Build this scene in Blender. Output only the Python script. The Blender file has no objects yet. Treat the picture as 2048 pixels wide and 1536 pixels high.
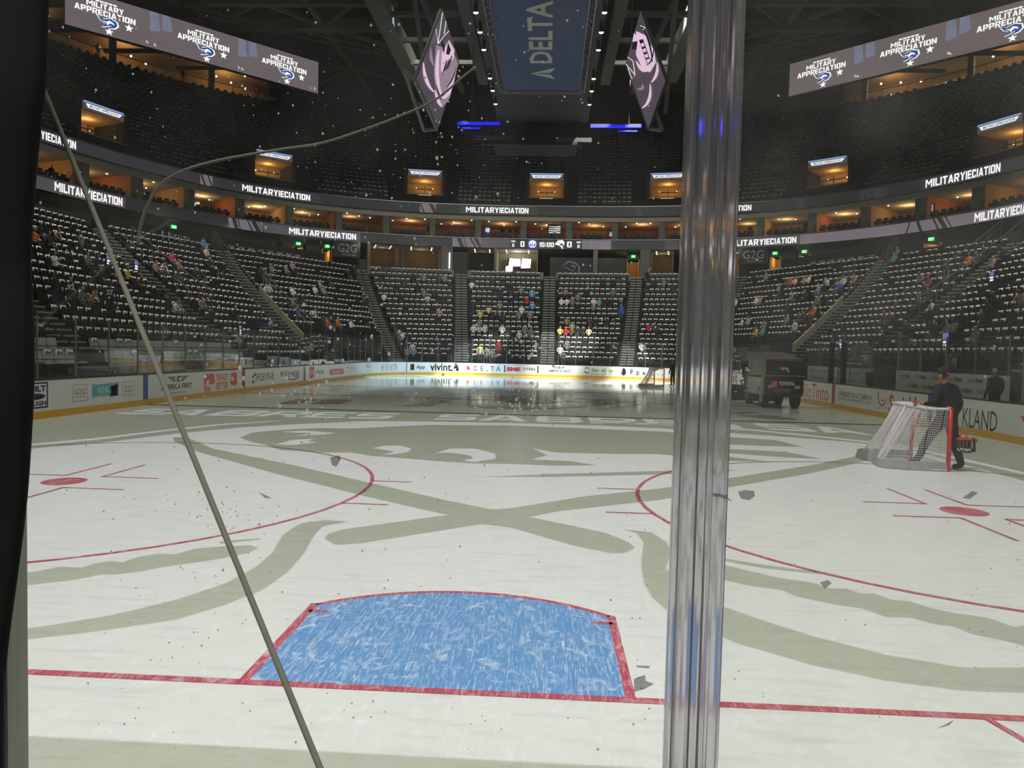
import bpy, math, random
import numpy as np
from mathutils import Vector, Matrix
rnd = random.Random(7)
COL = bpy.context.scene.collection
SC = bpy.context.scene
pi = math.pi
# ---------------------------------------------------------------- camera model (pixels of the 2048x1536 frame)
FPX = 1445.59
CAM = np.array([0.6565, -4.358, 2.1124])
YW, PT, RL = .0499, -.0451, .0234
def _rot():
    cy, sy, cp, sp, cr, sr = math.cos(YW), math.sin(YW), math.cos(PT), math.sin(PT), math.cos(RL), math.sin(RL)
    f = np.array([-sy*cp, cy*cp, sp]); r = np.array([cy, sy, 0]); u = np.cross(r, f)
    return np.array([cr*r+sr*u, -sr*r+cr*u, f])
RM = _rot()
def at(u, v, x=None, y=None, z=None):
    r = np.array([(u-1024)/FPX, (768-v)/FPX, 1.0]) @ RM
    t = (x-CAM[0])/r[0] if x is not None else (y-CAM[1])/r[1] if y is not None else (z-CAM[2])/r[2]
    return CAM + t*r
def pj(x, y, z):
    d = RM @ (np.array([x, y, z], float)-CAM)
    return (1024+FPX*d[0]/d[2], 768-FPX*d[1]/d[2], d[2])
def bis(fn, a, b, n=50):
    fa = fn(a)
    for _ in range(n):
        m = .5*(a+b); fm = fn(m)
        if (fm > 0) == (fa > 0): a, fa = m, fm
        else: b = m
    return .5*(a+b)
# ---------------------------------------------------------------- materials
MATS = {}
def srgb(c):
    return tuple(((x/255)/12.92 if x/255 <= .04045 else ((x/255+.055)/1.055)**2.4) for x in c)
def mat(name, c, rough=.55, metal=0.0, var=.08, scale=6.0, spec=.5, emit=0.0, samp=False):
    """surface with a procedural tone variation; c is linear rgb"""
    if name in MATS: return MATS[name]
    m = bpy.data.materials.new(name); m.use_nodes = True
    nt = m.node_tree; b = nt.nodes['Principled BSDF']
    b.inputs['Roughness'].default_value = rough; b.inputs['Metallic'].default_value = metal
    b.inputs['Specular IOR Level'].default_value = spec
    b.inputs['Base Color'].default_value = (*c, 1)
    if var > 0:
        tc = nt.nodes.new('ShaderNodeTexCoord'); no = nt.nodes.new('ShaderNodeTexNoise'); mx = nt.nodes.new('ShaderNodeMix')
        mx.data_type = 'RGBA'; no.inputs['Scale'].default_value = scale; no.inputs['Detail'].default_value = 3
        nt.links.new(tc.outputs['Object'], no.inputs['Vector']); nt.links.new(no.outputs['Fac'], mx.inputs[0])
        mx.inputs[6].default_value = (*[x*(1-var) for x in c], 1); mx.inputs[7].default_value = (*[min(1, x*(1+var)) for x in c], 1)
        nt.links.new(mx.outputs[2], b.inputs['Base Color'])
    if emit > 0:
        b.inputs['Emission Color'].default_value = (*c, 1); b.inputs['Emission Strength'].default_value = emit
        b.inputs['Base Color'].default_value = (.02, .02, .02, 1)
        if var > 0:
            nt.links.new(mx.outputs[2], b.inputs['Emission Color'])
            for l in list(b.inputs['Base Color'].links): nt.links.remove(l)
        if not samp: m.cycles.emission_sampling = 'NONE'
    MATS[name] = m
    return m
def ms(name, rgb, **k): return mat(name, srgb(rgb), **k)
def glass_mat(name, tint=(1, 1, 1), dust=0.0, refl=1.0):
    if name in MATS: return MATS[name]
    m = bpy.data.materials.new(name); m.use_nodes = True; nt = m.node_tree; nt.nodes.clear()
    N = nt.nodes.new; L = nt.links.new
    out = N('ShaderNodeOutputMaterial'); tr = N('ShaderNodeBsdfTransparent'); gl = N('ShaderNodeBsdfGlossy'); mx = N('ShaderNodeMixShader'); fr = N('ShaderNodeFresnel'); mu = N('ShaderNodeMath')
    tr.inputs[0].default_value = (*tint, 1); gl.inputs['Roughness'].default_value = .01; fr.inputs[0].default_value = 1.45
    geo = N('ShaderNodeNewGeometry'); lt = N('ShaderNodeMath'); lt.operation = 'SUBTRACT'; lt.inputs[0].default_value = 1; L(geo.outputs['Backfacing'], lt.inputs[1])
    mu.operation = 'MULTIPLY'; mu.inputs[1].default_value = refl; L(fr.outputs[0], mu.inputs[0])
    mu2 = N('ShaderNodeMath'); mu2.operation = 'MULTIPLY'; L(mu.outputs[0], mu2.inputs[0]); L(lt.outputs[0], mu2.inputs[1])
    L(mu2.outputs[0], mx.inputs[0]); L(tr.outputs[0], mx.inputs[1]); L(gl.outputs[0], mx.inputs[2])
    last = mx
    if dust > 0:
        df = N('ShaderNodeBsdfDiffuse'); tl = N('ShaderNodeBsdfTranslucent'); ad = N('ShaderNodeMixShader'); m2 = N('ShaderNodeMixShader')
        df.inputs[0].default_value = tl.inputs[0].default_value = (.8, .8, .8, 1); L(df.outputs[0], ad.inputs[1]); L(tl.outputs[0], ad.inputs[2])
        tc = N('ShaderNodeTexCoord'); no = N('ShaderNodeTexNoise'); no.inputs['Scale'].default_value = 9; no.inputs['Detail'].default_value = 5; L(tc.outputs['Object'], no.inputs['Vector'])
        mr = N('ShaderNodeMapRange'); mr.inputs[1].default_value = .3; mr.inputs[2].default_value = .75; mr.inputs[3].default_value = dust*.5; mr.inputs[4].default_value = dust*1.6
        L(no.outputs['Fac'], mr.inputs[0]); L(mr.outputs[0], m2.inputs[0]); L(mx.outputs[0], m2.inputs[1]); L(ad.outputs[0], m2.inputs[2]); last = m2
    L(last.outputs[0], out.inputs[0])
    MATS[name] = m
    return m
# ---------------------------------------------------------------- objects
def tag(o, label=None, cat=None, group=None, kind=None):
    if label: o['label'] = label
    if cat: o['category'] = cat
    if group: o['group'] = group
    if kind: o['kind'] = kind
    return o
def empty(name, loc, label=None, cat=None, group=None, kind=None, rz=0):
    o = bpy.data.objects.new(name, None); COL.objects.link(o); o.location = loc; o.rotation_euler = (0, 0, rz)
    o.empty_display_size = .2
    return tag(o, label, cat, group, kind)
def chain_loc(o):
    p = Vector((0, 0, 0))
    while o is not None: p = p+o.location; o = o.parent
    return p
class MB:
    def __init__(s): s.v = []; s.f = []; s.m = []
    def add(s, vs, fs, m=0):
        b = len(s.v); s.v += [tuple(float(c) for c in p) for p in vs]; s.f += [tuple(b+i for i in f) for f in fs]; s.m += [m]*len(fs); return s
    def frame(s, c, ux, uy, uz, size, m=0):
        c, ux, uy, uz = (np.array(a, float) for a in (c, ux, uy, uz)); h = np.array(size)/2
        vs = [c+ux*h[0]*a+uy*h[1]*b+uz*h[2]*d for d in (-1, 1) for b in (-1, 1) for a in (-1, 1)]
        return s.add(vs, [(0, 2, 3, 1), (4, 5, 7, 6), (0, 1, 5, 4), (2, 6, 7, 3), (0, 4, 6, 2), (1, 3, 7, 5)], m)
    def box(s, c, size, m=0, rz=0):
        a, b = math.cos(rz), math.sin(rz); return s.frame(c, (a, b, 0), (-b, a, 0), (0, 0, 1), size, m)
    def bar(s, p0, p1, w, h, m=0):
        p0, p1 = np.array(p0, float), np.array(p1, float); d = p1-p0; l = np.linalg.norm(d); d = d/l
        r = np.cross(d, (0, 0, 1)); r = np.array([1, 0, 0]) if np.linalg.norm(r) < 1e-6 else r/np.linalg.norm(r)
        return s.frame((p0+p1)/2, r, d, np.cross(r, d), (w, l, h), m)
    def quad(s, a, b, c, d, m=0): return s.add([a, b, c, d], [(0, 1, 2, 3)], m)
    def tube(s, pts, r, n=8, m=0, cap=True):
        P = [np.array(p, float) for p in pts]; rs = r if hasattr(r, '__len__') else [r]*len(P); vs = []; fs = []; prev = None
        for i, p in enumerate(P):
            d = P[min(i+1, len(P)-1)]-P[max(i-1, 0)]; d = d/max(1e-9, np.linalg.norm(d))
            if prev is None:
                x = np.cross(d, (0, 0, 1));
                if np.linalg.norm(x) < 1e-3: x = np.cross(d, (0, 1, 0))
            else: x = prev-d*np.dot(prev, d)
            x = x/np.linalg.norm(x); prev = x; y = np.cross(d, x)
            vs += [p+rs[i]*(math.cos(2*pi*k/n)*x+math.sin(2*pi*k/n)*y) for k in range(n)]
        for i in range(len(P)-1):
            for k in range(n): fs.append((i*n+k, i*n+(k+1) % n, (i+1)*n+(k+1) % n, (i+1)*n+k))
        if cap: fs += [tuple(range(n))[::-1], tuple(range((len(P)-1)*n, len(P)*n))]
        return s.add(vs, fs, m)
    def ball(s, c, r, n=8, k=5, m=0):
        r = r if hasattr(r, '__len__') else (r, r, r); vs = [(c[0], c[1], c[2]+r[2])]; fs = []
        for i in range(1, k):
            a = pi*i/k
            vs += [(c[0]+r[0]*math.sin(a)*math.cos(2*pi*j/n), c[1]+r[1]*math.sin(a)*math.sin(2*pi*j/n), c[2]+r[2]*math.cos(a)) for j in range(n)]
        vs.append((c[0], c[1], c[2]-r[2]))
        for j in range(n): fs.append((0, 1+j, 1+(j+1) % n)); fs.append((len(vs)-1, 1+(k-2)*n+(j+1) % n, 1+(k-2)*n+j))
        for i in range(k-2):
            for j in range(n): fs.append((1+i*n+j, 1+(i+1)*n+j, 1+(i+1)*n+(j+1) % n, 1+i*n+(j+1) % n))
        return s.add(vs, fs, m)
    def poly(s, pts2, o, ux, uy, depth=0, m=0):
        """flat outline in a plane, with its own thickness along ux x uy"""
        o, ux, uy = (np.array(a, float) for a in (o, ux, uy)); un = np.cross(ux, uy); n = len(pts2)
        A = [o+ux*a+uy*b for a, b in pts2]
        if depth == 0: return s.add(A, [tuple(range(n))], m)
        B = [p+un*depth for p in A]
        return s.add(A+B, [tuple(range(n))[::-1], tuple(range(n, 2*n))]+[(i, (i+1) % n, n+(i+1) % n, n+i) for i in range(n)], m)
    def build(s, name, mats, parent=None, smooth=False, bevel=0, world=True, label=None, recalc=False):
        me = bpy.data.meshes.new(name); v = s.v
        if parent is not None and world:
            c = chain_loc(parent); v = [(p[0]-c.x, p[1]-c.y, p[2]-c.z) for p in v]
        me.from_pydata(v, [], s.f)
        for m in (mats if isinstance(mats, (list, tuple)) else [mats]): me.materials.append(m)
        if any(s.m): me.polygons.foreach_set('material_index', s.m)
        if smooth: me.polygons.foreach_set('use_smooth', [True]*len(s.f))
        me.update(); me.validate()
        o = bpy.data.objects.new(name, me); COL.objects.link(o)
        if parent is not None: o.parent = parent
        if bevel:
            b = o.modifiers.new('edge', 'BEVEL'); b.width = bevel; b.segments = 2; b.limit_method = 'ANGLE'
        if label: o['label'] = label
        return o
_TXT = {}
def text_geo(txt, bold=0.0, shear=0.0):
    k = (txt, bold, shear)
    if k in _TXT: return _TXT[k]
    cu = bpy.data.curves.new('lettering', 'FONT'); cu.body = txt; cu.size = 1; cu.offset = bold; cu.shear = shear; cu.resolution_u = 2
    o = bpy.data.objects.new('lettering', cu); COL.objects.link(o)
    dg = bpy.context.evaluated_depsgraph_get(); dg.update(); me = bpy.data.meshes.new_from_object(o.evaluated_get(dg))
    V = np.array([tuple(v.co)[:2] for v in me.vertices]); Fc = [tuple(p.vertices) for p in me.polygons]
    bpy.data.objects.remove(o); bpy.data.curves.remove(cu); bpy.data.meshes.remove(me)
    lo, hi = V.min(0), V.max(0); V = (V-lo)/(hi-lo)
    _TXT[k] = (V, Fc, (hi-lo)[0]/(hi-lo)[1]); return _TXT[k]
def put_text(mb, txt, fn, bold=.0, shear=0.0, m=0):
    """fn maps unit box (a, b) to a point"""
    V, Fc, asp = text_geo(txt, bold, shear); return mb.add([fn(a, b) for a, b in V], Fc, m)
_L = lambda x0, y0, x1, y1: [(x0, y0), (x1, y0), (x1, y1), (x0, y1)]
BF = {'M': (1.25, [_L(0, 0, .2, 1), _L(.8, 0, 1, 1), [(.2, 1), (.2, .68), (.5, .25), (.5, .6)], [(.8, 1), (.5, .6), (.5, .25), (.8, .68)]]), 'I': (.32, [_L(.05, 0, .95, 1)]), 'L': (.8, [_L(0, 0, .34, 1), _L(.34, 0, 1, .22)]), 'T': (.9, [_L(0, .78, 1, 1), _L(.34, 0, .66, .78)]),
 'A': (1.0, [[(0, 0), (.28, 0), (.6, 1), (.34, 1)], [(.72, 0), (1, 0), (.66, 1), (.4, 1)], _L(.25, .18, .75, .38)]), 'R': (.95, [_L(0, 0, .3, 1), _L(.3, .8, .88, 1), [(.7, .45), (1, .5), (1, .88), (.88, 1), (.7, .85)], _L(.3, .36, .85, .55), [(.45, .38), (.75, .38), (1, 0), (.68, 0)]]), 'Y': (.95, [_L(.34, 0, .66, .45), [(0, 1), (.32, 1), (.62, .4), (.4, .4)], [(1, 1), (.68, 1), (.4, .4), (.62, .4)]]),
 'E': (.82, [_L(0, 0, .36, 1), _L(.36, 0, 1, .2), _L(.36, .4, .92, .6), _L(.36, .8, 1, 1)]), 'C': (.9, [[(0, .12), (.12, 0), (.34, 0), (.34, 1), (.12, 1), (0, .88)], _L(.34, 0, .9, .2), _L(.34, .8, .9, 1), _L(.66, .2, 1, .34), _L(.66, .66, 1, .8)]), 'O': (.95, [[(0, .12), (.12, 0), (.32, 0), (.32, 1), (.12, 1), (0, .88)], [(1, .12), (.88, 0), (.68, 0), (.68, 1), (.88, 1), (1, .88)], _L(.32, 0, .68, .2), _L(.32, .8, .68, 1)]),
 'N': (1.0, [_L(0, 0, .3, 1), _L(.7, 0, 1, 1), [(.3, 1), (.05, 1), (.7, 0), (.95, 0)]]), 'P': (.92, [_L(0, 0, .33, 1), _L(.33, .8, .88, 1), [(.68, .35), (1, .46), (1, .88), (.88, 1), (.68, .85)], _L(.33, .32, .85, .52)]), '0': (.85, [[(0, .12), (.12, 0), (.34, 0), (.34, 1), (.12, 1), (0, .88)], [(1, .12), (.88, 0), (.66, 0), (.66, 1), (.88, 1), (1, .88)], _L(.34, 0, .66, .18), _L(.34, .82, .66, 1)]),
 '1': (.5, [_L(.45, 0, 1, 1), [(0, .62), (.45, .7), (.45, 1)]]), '5': (.85, [_L(0, .8, .95, 1), _L(0, .45, .34, .8), _L(.34, .45, .9, .63), _L(.66, .12, 1, .55), _L(0, 0, .88, .2), _L(0, .2, .3, .3)]), ':': (.3, [_L(.1, .15, .9, .38), _L(.1, .62, .9, .85)]), 'S': (.9, [_L(.1, .8, 1, 1), _L(0, .5, .34, .92), _L(.1, .4, .9, .6), _L(.66, .08, 1, .5), _L(0, 0, .9, .2)]), 'G': (.92, [_L(0, .08, .34, .92), _L(.1, .8, 1, 1), _L(.1, 0, .9, .2), _L(.66, 0, 1, .5), _L(.5, .38, 1, .52)])}
def block_text(mb, txt, fn, m=0):
    W = sum(BF[c][0] for c in txt)+.13*(len(txt)-1); x = 0
    for c in txt:
        w_, ps = BF[c]
        for p in ps: mb.add([fn((x+w_*a)/W, b) for a, b in p], [tuple(range(len(p)))], m)
        x += w_+.13
    return mb
# ---------------------------------------------------------------- bowl plan: one superellipse carries both ribbons
GA, GB, GN, GY = 41.3, 51.9, 2.75, 27.13
_t = np.linspace(-pi*.93, pi*.93, 6001)
_x = GA*np.sign(np.sin(_t))*np.abs(np.sin(_t))**(2/GN); _y = GY+GB*np.sign(np.cos(_t))*np.abs(np.cos(_t))**(2/GN)
_s = np.concatenate([[0], np.cumsum(np.hypot(np.diff(_x), np.diff(_y)))]); _s -= np.interp(0, _t, _s)
def GP(s, off=0.0):
    x, y = np.interp(s, _s, _x), np.interp(s, _s, _y)
    x1, y1, x0, y0 = np.interp(s+.3, _s, _x), np.interp(s+.3, _s, _y), np.interp(s-.3, _s, _x), np.interp(s-.3, _s, _y)
    t = np.array([x1-x0, y1-y0]); t /= np.linalg.norm(t); n = np.array([-t[1], t[0]])
    return np.array([x, y])+n*off, t, n
def G3(s, off, z): p = GP(s, off)[0]; return (p[0], p[1], z)
def sU(u, z, off=0.0): return bis(lambda s: pj(*G3(s, off, z))[0]-u, -62, 62)
def strip(mb, s0, s1, o0, z0, o1, z1, m=0, step=1.5):
    n = max(1, int(math.ceil((s1-s0)/step))); ss = np.linspace(s0, s1, n+1); b = len(mb.v)
    vs = []
    for s in ss: vs += [G3(s, o0, z0), G3(s, o1, z1)]
    return mb.add(vs, [(2*i, 2*i+2, 2*i+3, 2*i+1) for i in range(n)], m)
def curved_box(mb, s0, s1, o0, o1, z0, z1, m=0, step=1.5):
    strip(mb, s0, s1, o0, z0, o0, z1, m, step); strip(mb, s0, s1, o0, z1, o1, z1, m, step); strip(mb, s0, s1, o1, z1, o1, z0, m, step); strip(mb, s0, s1, o1, z0, o0, z0, m, step)
    for s in (s0, s1): mb.add([G3(s, o0, z0), G3(s, o0, z1), G3(s, o1, z1), G3(s, o1, z0)], [(0, 1, 2, 3)], m)
    return mb
# ---------------------------------------------------------------- camera
cd = bpy.data.cameras.new('camera'); cam = bpy.data.objects.new('camera', cd); COL.objects.link(cam)
cd.sensor_fit = 'HORIZONTAL'; cd.sensor_width = 36; cd.lens = FPX/2048*36; cd.clip_start = .02; cd.clip_end = 400
M = Matrix.Identity(4)
for i in range(3): M[i][0] = RM[0][i]; M[i][1] = RM[1][i]; M[i][2] = -RM[2][i]; M[i][3] = CAM[i]
cam.matrix_world = M; SC.camera = cam
SC.view_settings.view_transform = 'Standard'; SC.view_settings.look = 'None'; SC.view_settings.gamma = 1; SC.view_settings.exposure = 0.0
SC.view_settings.use_curve_mapping = False
SC.cycles.max_bounces = 6; SC.cycles.diffuse_bounces = 2; SC.cycles.glossy_bounces = 3; SC.cycles.transmission_bounces = 6; SC.cycles.transparent_max_bounces = 14
SC.cycles.caustics_reflective = False; SC.cycles.caustics_refractive = False; SC.cycles.use_denoising = True; SC.cycles.sample_clamp_indirect = 4
w = bpy.data.worlds.new('hall'); SC.world = w; w.use_nodes = True
w.node_tree.nodes['Background'].inputs[0].default_value = (.9, 1, .8, 1); w.node_tree.nodes['Background'].inputs[1].default_value = .0035
# ---------------------------------------------------------------- shared materials
BLACK = ms('black_plastic', (24, 24, 26), rough=.6); DARK = ms('dark_paint', (34, 34, 36), rough=.6); CONC = ms('concrete', (92, 92, 86), rough=.85, var=.15, scale=2)
CONCD = ms('dark_concrete', (48, 48, 45), rough=.9, var=.15, scale=2); TREAD = ms('tread_paint', (26, 26, 26), rough=.9, var=.15); STEEL = ms('galvanised_steel', (150, 150, 148), rough=.35, metal=.8)
WHITE = ms('white_board', (228, 228, 226), rough=.3, var=.02); YEL = ms('yellow_kickplate', (222, 168, 40), rough=.4, var=.06); NAVY = ms('navy_vinyl', (34, 44, 92), rough=.4)
RED = ms('red_paint', (200, 40, 48), rough=.35); INK = ms('black_vinyl', (28, 28, 32), rough=.4); GREYV = ms('grey_vinyl', (120, 122, 124), rough=.4); ORNG = ms('orange_vinyl', (232, 78, 48), rough=.4)
BLUEV = ms('blue_vinyl', (40, 84, 160), rough=.4); REDV = ms('red_vinyl', (206, 42, 50), rough=.4); TEAL = ms('teal_vinyl', (92, 176, 186), rough=.4); GRNV = ms('green_vinyl', (90, 160, 60), rough=.4)
SHIRT = ms('white_cotton', (226, 226, 220), rough=.9, var=.05); SEATM = ms('black_seat', (15, 15, 16), rough=.5, spec=.3); SEATG = ms('grey_seat_cover', (176, 180, 184), rough=.8)
LEDW = mat('led_white', (1, .97, 1), var=0, emit=1.15); LEDL = ms('led_lilac', (112, 103, 112), var=.12, scale=.6, emit=1.0); LEDG = ms('led_grey', (74, 69, 76), var=.2, scale=.5, emit=1.0)
LEDK = ms('led_black', (34, 33, 36), var=.3, scale=.6, emit=.9); LEDD = ms('led_dim', (52, 49, 54), var=.3, scale=.6, emit=.9); LEDB = ms('led_blue', (60, 90, 190), var=.05, emit=1.0); LEDS = ms('led_sky', (130, 160, 215), var=.1, emit=1.0)
WARM = ms('warm_plaster', (206, 168, 104), rough=.8); WOOD = ms('warm_wood', (190, 112, 48), rough=.6, var=.2, scale=3); LAMPM = mat('lamp_lens', (1, .86, .6), var=0, emit=5); GREENX = mat('exit_green', (.08, 1, .25), var=0, emit=1.3)
# ---------------------------------------------------------------- ice
def ice_mat(name, base, worn=.0, wornc=(.83, .85, .86), scr=1.0):
    m = bpy.data.materials.new(name); m.use_nodes = True; nt = m.node_tree; N = nt.nodes.new; L = nt.links.new; b = nt.nodes['Principled BSDF']
    geo = N('ShaderNodeNewGeometry'); sp = N('ShaderNodeSeparateXYZ'); L(geo.outputs['Position'], sp.inputs[0])
    # skated, dull ice at the near end; freshly flooded, wet ice beyond
    wn = N('ShaderNodeTexNoise'); wn.inputs['Scale'].default_value = .5; L(geo.outputs['Position'], wn.inputs['Vector'])
    ad = N('ShaderNodeMath'); ad.operation = 'MULTIPLY_ADD'; ad.inputs[1].default_value = 4; L(wn.outputs['Fac'], ad.inputs[0]); L(sp.outputs['Y'], ad.inputs[2])
    wet = N('ShaderNodeMapRange'); wet.inputs[1].default_value = 21; wet.inputs[2].default_value = 27; wet.inputs[3].default_value = .30; wet.inputs[4].default_value = .045; L(ad.outputs[0], wet.inputs[0])
    # skate scratches
    def lines(sc, rot, st, w, lo, hi):
        mp = N('ShaderNodeMapping'); mp.inputs['Rotation'].default_value = (0, 0, rot); mp.inputs['Scale'].default_value = (sc, sc*st, 1); L(geo.outputs['Position'], mp.inputs[0])
        no = N('ShaderNodeTexNoise'); no.inputs['Scale'].default_value = 1; no.inputs['Detail'].default_value = 4; no.inputs['Distortion'].default_value = w; L(mp.outputs[0], no.inputs['Vector'])
        r = N('ShaderNodeMapRange'); r.inputs[1].default_value = lo; r.inputs[2].default_value = hi; L(no.outputs['Fac'], r.inputs[0]); return r.outputs[0]
    a = lines(52, .35, .09, 1.2, .56, .74); c = lines(60, -.9, .08, 1.4, .57, .74); d = lines(44, 1.75, .10, 1.6, .57, .76); e = lines(7, .2, .9, 1.5, .54, .74)
    def mx(p, q):
        o = N('ShaderNodeMath'); o.operation = 'MAXIMUM'; L(p, o.inputs[0]); L(q, o.inputs[1]); return o.outputs[0]
    s = mx(mx(a, c), mx(d, e))
    k = N('ShaderNodeMath'); k.operation = 'MULTIPLY'; k.inputs[1].default_value = worn; L(s, k.inputs[0])
    m1 = N('ShaderNodeMix'); m1.data_type = 'RGBA'; m1.inputs[6].default_value = (*base, 1); m1.inputs[7].default_value = (*wornc, 1); L(k.outputs[0], m1.inputs[0])
    # faint grey scrapes
    g = lines(1.6, .12, 7, .3, .53, .70); gk = N('ShaderNodeMath'); gk.operation = 'MULTIPLY'; gk.inputs[1].default_value = .22*scr; L(g, gk.inputs[0])
    m2 = N('ShaderNodeMix'); m2.data_type = 'RGBA'; m2.inputs[7].default_value = (.42, .43, .44, 1); L(m1.outputs[2], m2.inputs[6]); L(gk.outputs[0], m2.inputs[0])
    L(m2.outputs[2], b.inputs['Base Color'])
    rr = N('ShaderNodeMath'); rr.operation = 'MULTIPLY_ADD'; rr.inputs[1].default_value = .12; L(s, rr.inputs[0]); L(wet.outputs[0], rr.inputs[2]); L(rr.outputs[0], b.inputs['Roughness'])
    b.inputs['IOR'].default_value = 1.31; b.inputs['Specular IOR Level'].default_value = .3
    bp = N('ShaderNodeBump'); bp.inputs['Strength'].default_value = .05; bp.inputs['Distance'].default_value = .003; L(s, bp.inputs['Height']); L(bp.outputs[0], b.inputs['Normal'])
    MATS[name] = m; return m
ICE = ice_mat('ice', (.77, .80, .745), .55, (.92, .93, .92)); ICER = ice_mat('red_under_ice', (.50, .075, .11), .75, (.82, .6, .63), .4); ICEB = ice_mat('blue_under_ice', (.13, .33, .63), .85, (.72, .82, .92), .2)
ICEN = ice_mat('dark_under_ice', (.10, .10, .13), .2, (.5, .5, .5), .4); ICEG = ice_mat('grey_under_ice', (.34, .35, .34), .1, (.5, .5, .5), .4); ICEM = ice_mat('maroon_under_ice', (.40, .16, .17), .1, (.6, .4, .4), .4)
XB, Y0, Y1, RC = 12.95, -3.353, 57.6, 8.53
def rink_path(off=0.0, n=14):
    """outline from near left corner, up the left side, round the far end and down the right side"""
    x, y1, y0, r = XB+off, Y1+off, Y0-off, RC+off
    P = [(-x+r+r*math.cos(a), y0+r+r*math.sin(a)) for a in np.linspace(1.5*pi, pi, n)]
    P += [(-x+r+r*math.cos(a), y1-r+r*math.sin(a)) for a in np.linspace(pi, .5*pi, n)]
    P += [(x-r+r*math.cos(a), y1-r+r*math.sin(a)) for a in np.linspace(.5*pi, 0, n)]
    P += [(x-r+r*math.cos(a), y0+r+r*math.sin(a)) for a in np.linspace(2*pi, 1.5*pi, n)]
    return P
ice = tag(MB().add([(x, y, 0) for x, y in rink_path(.02, 24)], [tuple(range(96))[::-1]]).build('floor_ice', ICE), kind='structure')
tag(MB().box((0, 30, -.06), (120, 150, .05)).build('floor_slab', CONCD), kind='structure')
EPS = [.0015]
def paint(name, pieces, m):
    """paint layer in the ice: list of outlines"""
    EPS[0] += .0004; mb = MB()
    for p in pieces: mb.add([(x, y, EPS[0]) for x, y in p], [tuple(range(len(p)))])
    return mb.build(name, m, ice)
def rect(x0, y0, x1, y1): return [(x0, y0), (x1, y0), (x1, y1), (x0, y1)]
def ring(cx, cy, r, w, a0=0, a1=2*pi, n=64):
    A = np.linspace(a0, a1, n+1); return [[(cx+rr*math.cos(a), cy+rr*math.sin(a)) for rr, a in ((r, A[i]), (r+w, A[i]), (r+w, A[i+1]), (r, A[i+1]))] for i in range(n)]
def disc(cx, cy, r, n=32): return [(cx+r*math.cos(2*pi*k/n), cy+r*math.sin(2*pi*k/n)) for k in range(n)]
def segl(x0, y0, x1, y1, w=.05):
    d = np.array([x1-x0, y1-y0]); l = np.linalg.norm(d); n = np.array([-d[1], d[0]])/l*w/2; a, b = np.array([x0, y0]), np.array([x1, y1]); return [tuple(a-n), tuple(b-n), tuple(b+n), tuple(a+n)]
xr = math.sqrt(1.83**2-1.37**2); ac = math.acos(1.19/1.83)
arc = [(1.83*math.cos(a), 1.83*math.sin(a)) for a in np.linspace(ac, pi-ac, 24)]
for gy, sg in ((0, 1), (54.25, -1)):
    paint('crease_paint', [[(x, gy+sg*y) for x, y in [(1.2, 0), *arc, (-1.2, 0)]]], ICEB)
    paint('crease_border', [rect(-1.245, gy, -1.18, gy+sg*1.42), rect(1.18, gy, 1.245, gy+sg*1.42)]+[[(x, gy+sg*(y-0)) for x, y in q] for q in ring(0, 0, 1.81, .055, ac, pi-ac, 24)]+[segl(-1.21, gy+sg*1.25, -1.05, gy+sg*1.25), segl(1.21, gy+sg*1.25, 1.05, gy+sg*1.25)], ICER)
    paint('goal_line', [rect(-11.2, gy-.035, 11.2, gy+.035)], ICER)
    paint('trapezoid_line', [segl(3.3, gy, 4.27, gy-sg*3.3), segl(-3.3, gy, -4.27, gy-sg*3.3)], ICER)
    for sx in (-1, 1):
        cx, cy = sx*6.58, gy+sg*6.096; pc = ring(cx, cy, 4.53, .06); hm = []
        for q in (-1, 1):
            for e in (-1, 1):
                hm.append(segl(cx+e*4.5, cy+q*.851, cx+e*5.11, cy+q*.851))
                hm += [segl(cx+e*.30, cy+q*.46, cx+e*1.2, cy+q*.46), segl(cx+e*.30, cy+q*.44, cx+e*.30, cy+q*1.66)]
        paint('faceoff_circle', pc+hm, ICER); paint('faceoff_dot', [disc(cx, cy, .305)], ICER)
paint('blue_line', [rect(-XB, 19.51, XB, 19.81), rect(-XB, 34.44, XB, 34.74)], ICEN)
paint('centre_line', [rect(-XB, 26.98, XB, 27.28)], ICEG)
paint('centre_circle', ring(0, 27.13, 4.5, .07), ICEN)
for p in ([(860, 797), (1000, 791), (1130, 795), (1290, 803), (1200, 806), (1080, 800), (960, 800)], [(930, 808), (1000, 812), (1120, 812), (1190, 806), (1260, 803), (1170, 814), (1040, 819), (940, 814)], [(800, 812), (880, 800), (900, 802), (860, 812)], [(985, 802), (1060, 800), (1130, 804), (1060, 808)]):
    paint('centre_logo', [[tuple(at(u, v, z=0)[:2]) for u, v in p][::-1]], ICEG)
paint('sponsor_logo', [[tuple(at(u, v, z=0)[:2]) for u, v in p][::-1] for p in ([(555, 807), (605, 796), (640, 800), (590, 808)], [(620, 808), (650, 799), (705, 800), (680, 808)])], ICEM)
paint('sponsor_logo', [[tuple(at(u, v, z=0)[:2]) for u, v in p][::-1] for p in ([(1470, 831), (1520, 830), (1560, 833), (1600, 840), (1540, 838)], [(1455, 826), (1500, 824), (1530, 826), (1480, 828)], [(1500, 842), (1560, 844), (1530, 846)])], ICEG)
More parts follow.
